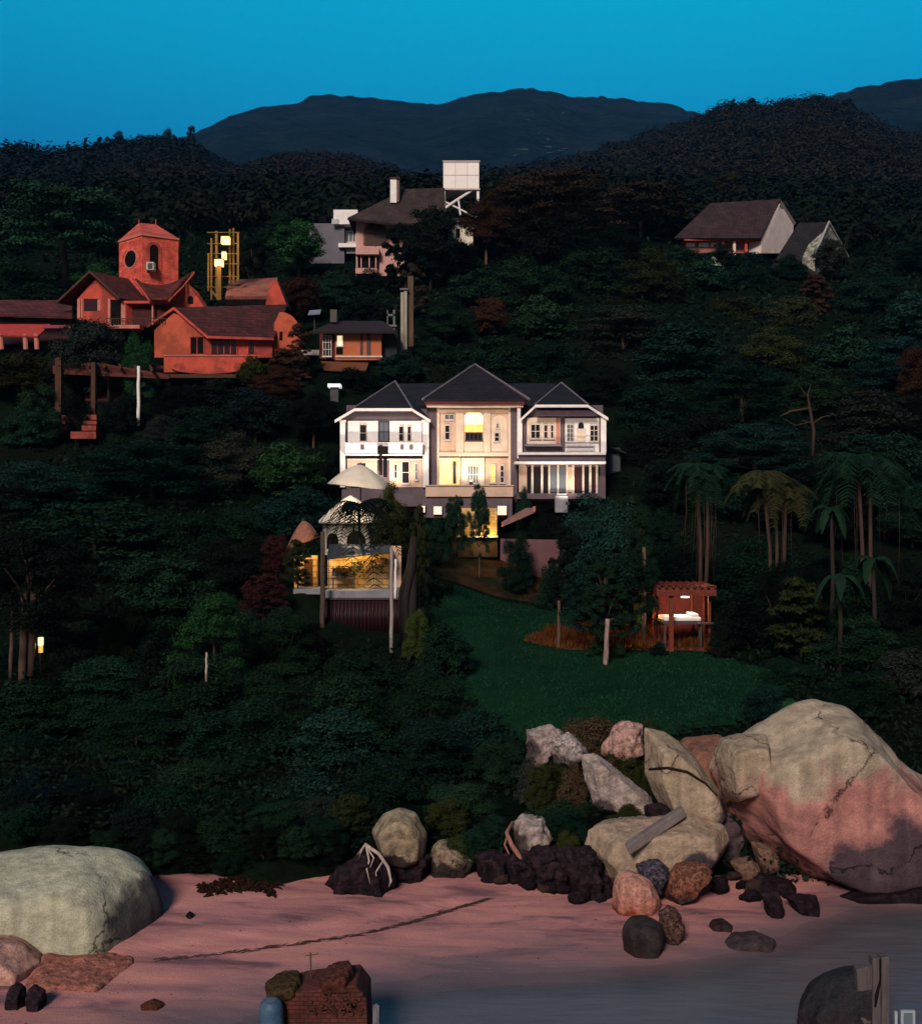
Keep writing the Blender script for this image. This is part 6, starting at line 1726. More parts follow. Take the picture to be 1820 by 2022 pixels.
# left middle
T('round', 180, 616, 175, 109, 'grey', 'grey green bushy tree in front of the gable of the red house')
S(None, 275, 640, 84, 108.6, 'bright', 'fresh green bush beside the left wall of the lower red gable')
S(None, 40, 680, 160, 109, 'olive', 'dry olive shrub bank below the porch building')
S(None, 75, 740, 120, 105, 'deep', 'green shrub at the left of the pergola')
T('tall', 570, 690, 110, 108, 'rust', 'tall brownish shadowed tree at the right end of the red house')
T('round', 620, 770, 120, 100, 'black', 'black tree left of the grey box lamp pillar')
T('round', 505, 760, 150, 101, 'navy', 'blue black tree under the balcony of the red house')
T('round', 395, 790, 160, 98, 'dgreen', 'dark tree below the middle of the red house balcony')
S(None, 330, 810, 120, 100, 'grey', 'grey green shrub right of the white pole')
T('spread', 300, 860, 290, 90, 'dgreen', 'wide dark tree below the white pole')
T('spread', 60, 905, 280, 88, 'teal', 'wide teal tree at the left margin below the brick steps')
T('round', 455, 850, 180, 92, 'grey', 'grey brown crowned tree in the middle of the left slope')
T('round', 565, 868, 170, 90, 'bright', 'fresh green crown left of the villa at eaves height')
S(None, 575, 945, 190, 84, 'teal', 'smooth teal hedge mass left of the cream canvas parasol')
S(None, 480, 990, 170, 82, 'dgreen', 'dark hedge mass left of the smooth teal hedge')
T('spread', 190, 985, 330, 80, 'dgreen', 'very wide dark tree filling the left slope under the teal one')
T('round', 370, 1000, 200, 78, 'dgreen', 'dark round tree to the right of the very wide dark one')
# terrace plants
T('round', 770, 948, 96, 76, 'moss', 'bushy tree in front of the left wing, beside the cream tent')
T('tall', 828, 1000, 52, 72, 'moss', 'narrow creeper hung tree at the right end of the sandstone wall')
T('spread', 898, 966, 50, 84, 'dgreen', 'left one of two clipped trees in front of the centre bay')
T('spread', 946, 950, 50, 83.4, 'dgreen', 'right one of two clipped trees in front of the centre bay, with a pointed top')
S(None, 858, 1012, 70, 83, 'dgreen', 'dark bush left of the two clipped trees')
S(None, 883, 1012, 24, 85.2, 'lit', 'small lamplit yellow green bush at the left end of the yellow wall')
S('round', 1034, 955, 40, 86.6, 'dgreen', 'round potted bush at the terrace corner by the right wing')
S(None, 1075, 980, 70, 85, 'black', 'black bush under the glazed ground floor of the right wing')
S(None, 1020, 1035, 80, 81.5, 'dgreen', 'loose dark bush in front of the pink ramp')
S(None, 1090, 1090, 70, 79, 'dgreen', 'dark bush at the foot of the dusky pink wall')
S('tall', 588, 1065, 64, 66, 'moss', 'tall vine covered bush at the left end of the terrace')
S(None, 515, 1040, 110, 68, 'black', 'black bush left of the rusty pink parasol')
S('spread', 520, 1128, 90, 63, 'pink', 'shrub full of pink blossom below the black bush')
S('spread', 545, 1045, 60, 67, 'pink', 'small pink flowering bush beside the rusty pink parasol')
S(None, 822, 1190, 70, 60, 'lit', 'bright yellow green shrub at the right end of the corrugated fence')
S(None, 885, 1210, 130, 57, 'deep', 'green shrub between the yellow green one and the lawn')
# lower left
T('spread', 60, 1040, 340, 57, 'black', 'low spreading black tree over the twin trunks at the left margin')
T('round', 330, 1080, 230, 66, 'dgreen', 'rounded dark tree left of the bright fern like spray')
T('round', 440, 1060, 200, 67, 'black', 'black tree behind the bright fern like spray')
S(None, 232, 1160, 78, 60, 'moss', 'single rounded dull green clipped bush in the dark left slope')
S('layer', 420, 1160, 200, 53, 'bright', 'bright layered fern like spray on the left slope')
S(None, 560, 1180, 150, 58, 'dgreen', 'dark shrub below the pink blossom')
S(None, 720, 1270, 170, 56, 'dgreen', 'dark shrub under the corrugated fence')
# shrub bank above the beach
BANK = [(60, 1345, 250, 50, 'dgreen', 'topmost'), (215, 1290, 240, 51, 'dgreen', 'beneath the rounded clipped bush'), (385, 1270, 240, 50, 'deep', 'beneath the bright fern like spray'), (545, 1300, 230, 48, 'deep', 'left of the fence foot'),
        (690, 1330, 220, 46, 'dgreen', 'below the fence foot'), (850, 1300, 200, 48, 'dgreen', 'at the left rim of the lawn'), (945, 1370, 160, 44, 'teal', 'curving along the lawn'),
        (60, 1440, 260, 44, 'dgreen', 'at the left margin halfway up'), (270, 1380, 270, 44, 'dgreen', 'left of the centre'), (470, 1360, 270, 43, 'deep', 'in the centre'), (660, 1400, 250, 42, 'teal', 'right of the centre'), (840, 1410, 240, 41, 'teal', 'broad and pale leaved near the lawn'), (985, 1450, 140, 40.5, 'deep', 'nearest the rock pile'),
        (50, 1545, 250, 39, 'navy', 'bluish at the left margin'), (220, 1500, 250, 39, 'dgreen', 'over the pale boulder'), (400, 1480, 260, 38.5, 'deep', 'tallest of the front row'), (580, 1500, 260, 38, 'teal', 'front row with teal leaves'), (760, 1500, 220, 37.6, 'dgreen', 'above the shaggy boulder'), (910, 1530, 190, 37, 'deep', 'right above the tan pointed rock'),
        (150, 1610, 170, 36, 'navy', 'bluish right behind the pale boulder'), (310, 1610, 190, 35.4, 'dgreen', 'hanging over the back of the sand'), (460, 1600, 200, 35, 'dgreen', 'above the brown litter'), (610, 1600, 180, 34.6, 'grey', 'greyish at the sand edge'), (690, 1620, 110, 34, 'moss', 'small next to the shaggy boulder')]
for vx, vt, vw, d, c_, where in BANK:
    S(None if (vx // 10) % 3 else 'layer', vx, vt, vw, d, c_, 'dark leafy shrub on the beach bank, ' + where)
T('round', 1560, 930, 190, 84, 'black', 'black tree behind the palm with several pale stems')
T('round', 1660, 950, 170, 80, 'black', 'black tree behind the tall banana plant')
T('round', 1800, 960, 170, 80, 'dgreen', 'dark tree right of the right hand palm')
T('round', 1450, 930, 150, 86, 'dgreen', 'dark tree behind the palm with the aerial roots')
T('round', 1330, 900, 150, 88, 'black', 'black tree behind the dark dome shrub right of the villa')
T('round', 1250, 860, 130, 97, 'black', 'black tree tight against the villa annex wall')
S(None, 1720, 1150, 150, 60, 'black', 'black shrub at the foot of the right hand palm')
T('round', 430, 735, 150, 108, 'black', 'black tree right under the orange balcony')
T('round', 350, 752, 120, 104, 'black', 'black tree under the left end of the orange balcony')
T('round', 545, 720, 110, 106, 'rust', 'rusty black tree under the rounded end wall')
T('round', 700, 738, 130, 110, 'black', 'black tree under the orange house lean to roof')
T('round', 650, 880, 60, 93, 'black', 'black slim tree against the left end of the villa')
S(None, 600, 1205, 110, 60, 'black', 'black shrub at the left end of the corrugated fence')
S(None, 480, 1190, 130, 58, 'dgreen', 'dark shrub to the right of the bright fern like spray')
S(None, 320, 1230, 140, 56, 'black', 'black shrub below the rounded clipped bush')
S(None, 130, 1270, 140, 54, 'black', 'black shrub right of the garden lantern')
S(None, 350, 1690, 120, 32.2, 'black', 'black shrub overhanging the sand right of the pale boulder')
S(None, 440, 1690, 120, 32.4, 'dgreen', 'dark shrub directly above the heap of litter')
S(None, 540, 1685, 120, 32.5, 'deep', 'dark shrub overhanging the sand right of the litter')
S(None, 635, 1685, 110, 32.5, 'dgreen', 'dark shrub overhanging the sand left of the jagged black rock')
S(None, 270, 1690, 110, 32.6, 'navy', 'bluish shrub in the shade behind the pale boulder')
S(None, 190, 1650, 130, 33.6, 'black', 'black shrub behind the middle of the pale boulder')
S(None, 60, 1640, 150, 35, 'navy', 'bluish shrub behind the flat grey ledge')
S(None, 895, 1650, 90, 32.6, 'moss', 'mossy shrub between the tan pointed rock and the angular one')
S(None, 975, 1640, 90, 33.2, 'dgreen', 'dark shrub left of the angular pinkish grey rock')
S(None, 1120, 1620, 110, 33.6, 'dgreen', 'dark shrub behind the largest black tumbled stone')
S(None, 40, 1672, 110, 32.4, 'dgreen', 'dark shrub right behind the flat grey ledge')
S(None, 130, 1668, 110, 32.2, 'black', 'black shrub behind the crown of the pale boulder')
S(None, 215, 1672, 110, 32.0, 'dgreen', 'dark shrub behind the right shoulder of the pale boulder')
S(None, 295, 1700, 100, 31.8, 'black', 'black shrub at the right flank of the pale boulder')
S(None, 1395, 1160, 60, 67.5, 'black', 'black shrub at the foot of the palm with the aerial roots')
S(None, 1530, 1090, 130, 64, 'black', 'black shrub hiding the stems of the palm with ragged fronds')
S(None, 1690, 1075, 120, 60.5, 'dgreen', 'dark shrub hiding the stems of the right hand palm')
S(None, 1240, 1530, 130, 35.9, 'moss', 'bright moss cushion between the pale elongated rock and the leaning boulder')
S(None, 1150, 1450, 150, 37.8, 'dry', 'brown bracken clump between the small grey rocks')
S(None, 1060, 1480, 90, 37.2, 'grey', 'grey twiggy tuft below the small grey white rock')
S(None, 1290, 1432, 90, 37.4, 'moss', 'weedy tuft behind the leaning tan boulder')
S(None, 325, 1706, 90, 31.7, 'dgreen', 'dark low shrub over the sand, touching the shadow of the pale boulder')
S(None, 385, 1700, 90, 31.8, 'black', 'dark low shrub over the sand, left of the heap of litter')
S(None, 455, 1702, 100, 31.8, 'dgreen', 'dark low shrub over the sand, right behind the heap of litter')
S(None, 520, 1700, 90, 31.8, 'black', 'dark low shrub over the sand, right of the heap of litter')
S(None, 585, 1698, 90, 31.9, 'deep', 'dark low shrub over the sand, halfway between litter and jagged black rock')
S(None, 650, 1690, 90, 32.2, 'black', 'dark low shrub over the sand, touching the jagged black rock')
S(None, 810, 1668, 90, 33.2, 'black', 'dark low shrub over the sand, behind the black rock under the shaggy boulder')
S(None, 930, 1668, 90, 32.9, 'dgreen', 'dark low shrub over the sand, behind the low black rock')
S(None, 1180, 1640, 90, 33.6, 'black', 'dark low shrub over the sand, behind the left corner of the square tan block')
T('round', 725, 530, 110, 150, 'black', 'black tree hiding the lower balcony of the pink house')
T('round', 1345, 482, 90, 175, 'deep', 'green tree at the left corner of the brown roofed house porch')
T('round', 1480, 492, 80, 174, 'dgreen', 'dark tree below the white gable wall of the brown roofed house')
T('round', 1555, 500, 100, 165, 'dgreen', 'dark tree overlapping the lower edge of the near black roof')
S(None, 150, 765, 90, 104.5, 'black', 'black bush inside the pergola')
S(None, 235, 760, 100, 105, 'black', 'black bush right of the pergola steps')
S(None, 60, 790, 120, 103.5, 'deep', 'green bush left of the brick steps')
T('round', 500, 700, 80, 107.6, 'moss', 'olive tree hugging the right end of the orange balcony')
T('tall', 590, 640, 60, 109, 'rust', 'brown tree in front of the rounded end wall of the red house')
T('tall', 1260, 1000, 90, 66, 'dgreen', 'tall dark tree left of the pavilion behind the rust lit trunk')
T('spread', 1180, 1080, 150, 62, 'teal', 'small spreading teal tree over the lawn edge')
S(None, 1068, 1492, 70, 36.5, 'moss', 'small mossy tuft at the foot of the small grey white rock')
S(None, 1128, 1490, 70, 36.4, 'dry', 'brown tuft at the foot of the chalky low rock')
S(None, 1215, 1480, 76, 36.1, 'dry', 'brown tuft at the foot of the crumbly pink rock')
S(None, 1268, 1482, 60, 36.0, 'moss', 'mossy tuft between the crumbly pink rock and the leaning boulder')
S(None, 1186, 1520, 60, 35.6, 'moss', 'mossy tuft above the pale elongated rock')
S(None, 1160, 1590, 70, 34.9, 'deep', 'green tuft at the lower left end of the pale elongated rock')
S(None, 1240, 1608, 80, 34.6, 'moss', 'mossy tuft under the pale elongated rock')
S(None, 1290, 1590, 50, 34.2, 'dgreen', 'dark tuft in the gap above the square tan block')
S(None, 1050, 1664, 60, 32.6, 'rust', 'brown tuft at the foot of the angular pinkish grey rock')
S(None, 1120, 1650, 70, 32.7, 'moss', 'mossy tuft on top of the largest black tumbled stone')
S(None, 1452, 1590, 50, 33.6, 'dgreen', 'dark tuft in the cleft between leaning and huge boulder')
S(None, 1330, 1445, 60, 37.2, 'moss', 'mossy tuft behind the low rust coloured boulder')
T('spread', 1250, 1075, 120, 63.5, 'dgreen', 'dark leafy crown over the rust lit slender trunk by the pavilion')
S(None, 1420, 1215, 60, 61.0, 'black', 'black bush covering the right front corner of the pavilion')
S(None, 1300, 1262, 40, 61.2, 'dgreen', 'small dark bush at the front left foot of the pavilion')
S(None, 880, 1610, 110, 34.8, 'moss', 'mossy tuft behind the tan topped pointed rock')
S(None, 1110, 1490, 150, 37.4, 'moss', 'mossy cushion left of the pale elongated rock')
S(None, 1090, 1560, 190, 36.2, 'deep', 'green cushion above the black tumbled stones')
S(None, 1225, 1470, 150, 36.4, 'moss', 'mossy cushion under the crumbly pink rock')
S(None, 1175, 1392, 230, 39.2, 'dry', 'dry brown bracken on top of the rock pile')
S(None, 1270, 1400, 90, 40.2, 'moss', 'thin weedy tuft right of the dry bracken')


# single trees that stand out on the skyline of the two near ridges
for zf_, d_, rows in ((zf_l, 632, [('round', 28, 292, 46, 'wide low skyline tree at the far left end of the left ridge'), ('tall', 66, 291, 24, 'narrow pointed skyline tree next to the notch of the left ridge'), ('round', 150, 284, 44, 'rounded skyline tree right of the notch of the left ridge'),
                                    ('tall', 196, 272, 34, 'upright skyline tree on the rise of the left ridge'), ('round', 236, 257, 52, 'tallest of the rounded skyline trees of the left ridge'), ('round', 292, 262, 48, 'broad skyline tree on the top of the left ridge'),
                                    ('round', 334, 252, 46, 'rounded skyline tree at the right end of the left ridge top'), ('tall', 378, 249, 26, 'thin airy skyline tree where the left ridge drops off')]),
                      (zf_r, 692, [('round', 1412, 210, 40, 'rounded skyline tree where the right ridge meets the mountain'), ('tall', 1446, 196, 26, 'pointed skyline tree on the first bump of the right ridge'), ('tall', 1482, 193, 24, 'second pointed skyline tree on the first bump of the right ridge'),
                                    ('round', 1556, 194, 50, 'broad dark skyline tree in the middle of the right ridge'), ('round', 1610, 186, 46, 'rounded skyline tree at the highest point of the right ridge'), ('round', 1672, 192, 44, 'rounded skyline tree on the descending right ridge')])):
    for kd, vx, vt, vw, lab in rows:
        zb_ = float(zf_(np.array([PX(vx, d_)]), np.array([float(d_)]))[0]) - 2
        tree(kd, 'tree', 'tree', vx, vt, vw, d_, 'ridge', lab, 'trees on the ridge skyline', zb=zb_)

# drooping palms and broad leaved plants
def frond(m, base, az, length, rise, droop, leaflet, rng, pairs=26, wid=.035):
    pts = []; dirh = Vector((math.cos(az), math.sin(az), 0))
    for i in range(9):
        t = i / 8.; pts.append(base + dirh * length * t * (1 - .18 * t) + Vector((0, 0, rise * t - droop * t * t * 1.25)))
    m.tube(pts, [.035 * (1 - t / 9.) + .006 for t in range(9)], 5)
    side = dirh.cross(Vector((0, 0, 1)))
    for i in range(pairs):
        t = .12 + .88 * i / pairs; k = t * 8; a = int(min(7, k)); p = pts[a].lerp(pts[a + 1], k - a)
        l = leaflet * (1 - .55 * t) * (.85 + .3 * rng.random())
        for s in (-1, 1):
            e = p + side * s * l * .75 + dirh * l * .35 + Vector((0, 0, -l * (.35 + .35 * rng.random())))
            q = (pts[a + 1] - pts[a]).normalized() * wid
            mid = p.lerp(e, .5) + Vector((0, 0, .05 * l))
            m.add([p - q, p + q, mid + q * .8, e, mid - q * .8], [(0, 1, 2, 4), (4, 2, 3)])

def palm(label, vx, vtop, d, w, col, n=11, seed=0, stems=1, roots=0, mat=None, rise=.25, droop=1.):
    rng = random.Random(seed); x = PX(vx, d); g = ground(x, d); zt = PZ(vtop, d)
    r = thing('palm_tree', label, 'palm tree', (x, d, g), 'palms on the slope')
    crown = MB(); R_ = w / F * d / 2
    for s in range(stems):
        ox = (s - (stems - 1) / 2) * .5; hh = zt - R_ * rise * .9 - rng.random() * .4 * s
        m = MB(); top = Vector((x + ox * 1.4, d + .2 * s, hh))
        m.tube([Vector((x + ox * .4, d, g - .3)), Vector((x + ox * .8 + .1, d, g + (hh - g) * .5)), top], [.15, .10, .08], 8)
        m.build('trunk', mat or M_trunk, r, smooth=True)
        for k in range(n):
            frond(crown, top, 2 * math.pi * k / n + rng.random() * .9, R_ * (.6 + .6 * rng.random()), R_ * rise * (.4 + 1.9 * rng.random()), R_ * droop * (.35 + .95 * rng.random()), R_ * (.30 + .22 * rng.random()), rng)
    o = crown.build('fronds', FOL, r); o.color = (*CC[col], 1)
    if roots:
        m = MB()
        for k in range(roots):
            a = rng.random() * 6.28; rr = R_ * (.1 + .55 * rng.random()); p = Vector((x + rr * math.cos(a), d + rr * math.sin(a) * .6, zt - R_ * (.35 + .3 * rng.random())))
            L_ = (p.z - g) * (.35 + .5 * rng.random())
            m.tube([p, p + Vector((.12 * rng.uniform(-1, 1), 0, -L_ * .5)), p + Vector((.25 * rng.uniform(-1, 1), 0, -L_))], [.016, .012, .006], 5)
        m.build('hanging_roots', M_ptr, r, smooth=True)
    return r
M_ptr = pm('pinkish palm stem', (.060, .034, .026), (.03, .017, .013), scale=4, stretch=(3, 3, .3))
palm('drooping palm with long hanging aerial roots above the pavilion', 1386, 905, 69, 140, 'dgreen', 22, 1, 2, 18, M_ptr, .2, 1.0)
palm('palm with several pale stems and ragged yellowish fronds', 1530, 921, 68, 170, 'olive', 18, 2, 3, 6, M_ptr, .15, .75)
palm('right hand palm with thick pale trunks and teal fronds', 1706, 880, 62, 230, 'dgreen', 22, 3, 2, 12, M_ptr, .2, .9)
palm('small palm with blackened fronds arching over the terrace wall', 708, 968, 68.4, 215, 'black', 15, 4, 1, 0, M_bark, .30, 1.25)
def banana(label, vx, vt, d, span, col, n=6, seed=0):
    rng = random.Random(seed); x = PX(vx, d); g = ground(x, d); top = Vector((x, d, PZ(vt, d) - .5))
    r = thing('banana_plant', label, 'plant', (x, d, g), 'broad leaved plants on the right slope')
    MB().tube([Vector((x, d, g - .2)), Vector((x + .1, d, (g + top.z) / 2)), top], [.14, .11, .07], 8).build('stem', M_bark, r, smooth=True)
    for k in range(n):
        az = 6.283 * k / n + rng.random() * .7; dh = Vector((math.cos(az), math.sin(az), 0)); sd2 = Vector((-dh.y, dh.x, 0))
        L_ = span * (.8 + .4 * rng.random()); rise = .5 + .5 * rng.random(); vs = []; fs = []; N_ = 16
        for i in range(N_ + 1):
            t = i / N_; c_ = top + dh * L_ * (t * (1 - .25 * t)) + Vector((0, 0, L_ * (rise * t - 1.55 * t * t)))
            w_ = .26 * math.sin(math.pi * min(1, .05 + .97 * t)) ** .6
            for s in (-1, 1): vs.append(c_ + sd2 * s * w_ * (.75 + .35 * rng.random()) + Vector((0, 0, -.10 * w_ / .26 * (1 + rng.random()))))
            vs.append(c_)
        for i in range(N_):
            a = i * 3; fs += [(a, a + 2, a + 5, a + 3), (a + 2, a + 1, a + 4, a + 5)]
        o = link_mesh('leaf', vs, fs, FOL, r); o.color = (*CC[col], 1); o.modifiers.new('t', 'SOLIDIFY').thickness = .01
banana('tall banana plant with broad drooping leaves left of the right hand palm', 1640, 985, 62, 1.5, 'dgreen', 7, 1)
banana('banana plant with one long leaf hanging below the right hand palm', 1722, 1085, 58.5, 1.7, 'dgreen', 5, 2)
banana('yellowish banana plant right of the lawn', 1655, 1120, 57, 1.5, 'dgreen', 6, 3)
# pale trunks
_t2 = [('bare_tree', 'pale peeling trunk on the lawn left of the pavilion', 1195, 1222, 1322, 59, .13, M_wtrunk), ('bare_tree', 'straight brown trunk of the pair at the left margin', 45, 1160, 1340, 56.6, .19, M_trunk),
       ('bare_tree', 'gnarled pale brown trunk next to the glowing garden lantern', 63, 1166, 1322, 56.2, .17, M_ptr), ('bare_tree', 'thin leaning trunk at the far left of the pair', 22, 1180, 1325, 57, .10, M_trunk)]
for nm, lab, vx, vt, vb, d, r_, mt in _t2: post(nm, lab, 'trunk', vx, vt, vb, d, r_, mt, 4)
post('tree_stump', 'thin bleached stump standing in the dark left shrubs', 'stump', 408, 1288, 1330, 47.5, .05, M_bleach)
W = lambda l, d=86: [P(x, y, d) for x, y in l]
twig('dead_branch', 'bare forked dead branch standing out from the dark right slope',
     [(W([(1604, 900), (1606, 850), (1598, 806), (1594, 780), (1600, 758)]), [.14, .11, .10, .06, .02]), (W([(1598, 806), (1560, 812), (1540, 822)]), [.08, .10, .03]),
      (W([(1594, 785), (1582, 768), (1578, 762)]), [.05, .03, .012]), (W([(1605, 836), (1622, 824), (1645, 818)]), [.07, .045, .015]), (W([(1604, 832), (1570, 840), (1545, 826)]), [.05, .035, .012])], M_ptr, 'branch')

# undergrowth: leaf litter and low leaves all over the slope, far too many to count
rng = np.random.default_rng(42)
N = 70000
yy = 32.6 + (210 - 32.6) * rng.random(N) ** 1.7
xx = (rng.random(N) * 2 - 1) * (yy * .42 + 3)
vxx = CX + xx / yy * F
polys = [[(PX(a, d), d) for a, b, d in _lp], [(PX(a, d), d) for a, b, d in _bp], [(PX(a, d), d) for a, b, d in _op]]
keep = np.array([not any(in_poly(a, b, pl_) for pl_ in polys) for a, b in zip(xx, yy)])
keep &= (vnoise(xx, yy, 5, 9) > -.22)
keep &= ~((yy > 62) & (yy < 70) & (vxx > 570) & (vxx < 830)) & ~((yy > 86) & (yy < 104) & (vxx > 640) & (vxx < 1230)) & ~((yy > 104) & (yy < 126) & (vxx > -40) & (vxx < 800))
xx, yy = xx[keep], yy[keep]
zz = hill_z(xx, yy)
hgt = .2 + .9 * rng.random(len(xx)) ** 2 * (1 + vnoise(xx, yy, 3, 12))
c_ = np.stack([xx, yy, zz + hgt * rng.random(len(xx))], 1)
v, f = leaf_quads(c_, np.tile([[0, -.3, 1.]], (len(c_), 1)), 0.02 + 0.0022 * c_[:, 1:2], rng, .5, .7)
o = bpy.data.objects.new('undergrowth', np_mesh('undergrowth', v, f, FOL)); COL.objects.link(o); o.color = (.0055, .0120, .0070, 1)
tag(o, 'dark low leaves covering the slope between the trees', 'undergrowth', kind='stuff')
# grass blades on the lawn
N = 26000
ly = 45 + 36 * rng.random(N) ** 1.4; lx = PX(830, ly) + (PX(1570, ly) - PX(830, ly)) * rng.random(N)
kp = np.array([in_poly(a, b, polys[0]) for a, b in zip(lx, ly)]); lx, ly = lx[kp], ly[kp]
lz = hill_z(lx, ly) + .05
b0 = np.stack([lx, ly, lz], 1); ang = rng.random(len(lx)) * 6.283; wv = np.stack([np.cos(ang), np.sin(ang), ang * 0], 1) * .03
tip = b0 + np.stack([rng.normal(size=len(lx)) * .04, rng.normal(size=len(lx)) * .04, .05 + .08 * rng.random(len(lx))], 1)
v = np.stack([b0 - wv, b0 + wv, tip], 1).reshape(-1, 3); f = np.arange(len(v)).reshape(-1, 3)
o = bpy.data.objects.new('grass', np_mesh('grass', v, f, FOL)); COL.objects.link(o); o.color = (.0072, .032, .016, 1)
tag(o, 'short dark green grass of the lawn', 'grass', kind='stuff')
# rust coloured dry grass by the pavilion
N = 5200; pl_ = polys[2]; xs_ = [p[0] for p in pl_]; ys_ = [p[1] for p in pl_]
lx = min(xs_) + (max(xs_) - min(xs_)) * rng.random(N); ly = min(ys_) + (max(ys_) - min(ys_)) * rng.random(N)
kp = np.array([in_poly(a, b, pl_) for a, b in zip(lx, ly)]); lx, ly = lx[kp], ly[kp]
b0 = np.stack([lx, ly, hill_z(lx, ly) + .05], 1); ang = rng.random(len(lx)) * 6.283; wv = np.stack([np.cos(ang), np.sin(ang), ang * 0], 1) * .03
hh = .15 + .75 * np.clip(vnoise(lx, ly, 2.0, 21) + .45, 0, 1)
tip = b0 + np.stack([rng.normal(size=len(lx)) * .10, rng.normal(size=len(lx)) * .10, hh], 1)
v = np.stack([b0 - wv, b0 + wv, tip], 1).reshape(-1, 3); f = np.arange(len(v)).reshape(-1, 3)
o = bpy.data.objects.new('dry_grass', np_mesh('dry_grass', v, f, FOL)); COL.objects.link(o); o.color = (.080, .026, .008, 1)
tag(o, 'rust coloured dry grass at the lawn edge by the pavilion', 'dry grass', kind='stuff')

g_ = np.random.default_rng(77); mo = MB()
for k in range(36):
    vx = 1075 + g_.normal() * 45; dd = 2600 - 1500 * (.18 + .5 * g_.random()); x = PX(vx, dd); z = float(zf_m(np.array([x]), np.array([dd]))[0])
    l = 3 + 8 * g_.random(); hh = .5 + 1.5 * g_.random()
    mo.prism([(x - l, dd, z - 3), (x + l, dd, z - 3), (x + l * .7, dd + 1, z + hh), (x - l * .5, dd + 1, z + hh * .8)], (0, 8, 0))
o = mo.build('rock_outcrops', pm('pale outcrop', (.045, .055, .065), (.02, .028, .035), scale=.1)); tag(o, 'faint pale outcrops scattered on the far mountain', 'outcrops', kind='stuff')
# far woods: crowns of the wooded ridges, one mass each
def wood(name, label, zf, r, d, fall, n, size, col, seed, lo=.15, per=34, xlim=None, crest=.3):
    g = np.random.default_rng(seed)
    x0, x1 = xlim or (r[0][0], r[0][-1])
    k = int(n * crest)
    tt = np.concatenate([lo + (1.0 - lo) * g.random(n - k), .97 + .05 * g.random(k)])
    x = x0 + (x1 - x0) * g.random(n); y = d - fall + tt * fall; z = zf(x, y)
    s = size * (.65 + .6 * g.random(n)) * (1 + .4 * vnoise(x, y, size * 6, seed)); hs = s * (.65 + .45 * g.random(n))
    u = g.normal(size=(n, per, 3)); u[:, :, 2] = np.abs(u[:, :, 2]) - .15; u /= np.linalg.norm(u, axis=2, keepdims=True)
    rad = (.75 + .4 * g.random((n, per, 1)))
    c = np.stack([x, y, z], 1)[:, None, :] + u * rad * np.stack([s, s, hs], 1)[:, None, :] * .5 + np.stack([0 * x, 0 * x, hs * .35], 1)[:, None, :]
    v, f = leaf_quads(c.reshape(-1, 3), u.reshape(-1, 3) + np.array([0, 0, .4]), size * .076, g, .65, .25)
    o = bpy.data.objects.new(name, np_mesh(name, v, f, FOL)); COL.objects.link(o); o.color = (*col, 1)
    tag(o, label, 'wood', kind='stuff')
wood('far_wood', 'dark bluish wood along the left ridge under the sky', zf_l, rl, 640, 330, 2600, 12, (.0072, .0100, .0105), 3, .1, 108, (PX(-120, 640), PX(460, 640)), .22)
wood('far_wood', 'brownish wood on the rounded hill behind the chimney', zf_l, rl, 640, 330, 2400, 8, (.0150, .0125, .0105), 4, .1, 100, (PX(400, 640), PX(900, 640)), .12)
wood('far_wood', 'brown wood climbing the right hand ridge', zf_r, rr, 700, 400, 3800, 10, (.0135, .0122, .0095), 5, .1, 100, (PX(850, 700), PX(2000, 700)), .16)
wood('far_wood', 'greyish brown wood on the nearer right hand spur', zf_s, rs, 480, 200, 2200, 7, (.0145, .0135, .0105), 6, .05, 96, (PX(1180, 480), PX(2000, 480)), .10)
wood('far_wood', 'dark green wood on the upper slope behind the houses', hill_z, None, 346, 160, 2000, 7, (.0058, .0088, .0056), 7, 0, 90, (-150, 150), .12)
# ------------------------------------------------------------------ lamps of the place
def lamp(parent, name, loc, energy, col, r=.12, spot=None, target=None, blend=.6):
    l = bpy.data.lights.new(name, 'SPOT' if spot else 'POINT'); l.energy = energy; l.color = col; l.shadow_soft_size = r
    o = bpy.data.objects.new(name, l); COL.objects.link(o)
    o.location = Vector(loc)
    if spot:
        l.spot_size = R(spot); l.spot_blend = blend
        o.rotation_euler = (Vector(target) - Vector(loc)).to_track_quat('-Z', 'Y').to_euler()
    if parent is not None:
        o.parent = parent; o.location = Vector(loc) - Vector(root_of(parent).location)
    return o
WARM = (1, .72, .42)
def flood(label, vx, vy, d, tgt, energy, col, spot):
    t = thing('floodlight', label, 'lamp', P(vx, vy, d), 'garden floodlights aimed at the villa')
    p = P(vx, vy, d)
    MB().box(p.x - .14, p.x + .14, p.y - .1, p.y + .1, p.z + .1, p.z + .32).build('housing', M_framed, t)
    MB().box(p.x - .03, p.x + .03, p.y - .03, p.y + .03, p.z - .3, p.z + .1).build('stake', M_framed, t)
    lamp(t, 'floodlight_beam', p + Vector((0, .16, .36)), energy, col, .1, spot, tgt)
flood('small floodlight behind the parapet facing the glowing centre bay', 930, 960, 88.9, P(935, 860, 91), 560, (1, .74, .50), 130)
flood('small floodlight in the bed under the left wing', 760, 985, 86.5, P(760, 860, 90.4), 2200, (1, .80, .66), 95)
flood('small floodlight in the bed under the right wing', 1120, 1000, 86.5, P(1110, 870, 90.4), 1150, (1, .80, .62), 95)
lamp(pw, 'pool_wall_lamp', P(960, 1052, 85.6), 150, (1, .66, .22), .15)
lamp(te, 'terrace_lamp', P(700, 1108, 66.0), 400, (1, .60, .18), .2)
lamp(te, 'terrace_lamp_small', P(612, 1110, 66.9), 60, (1, .60, .2), .15)
lamp(tn, 'tent_lamp', P(692, 972, 74.6), 380, (1, .80, .60), .2)
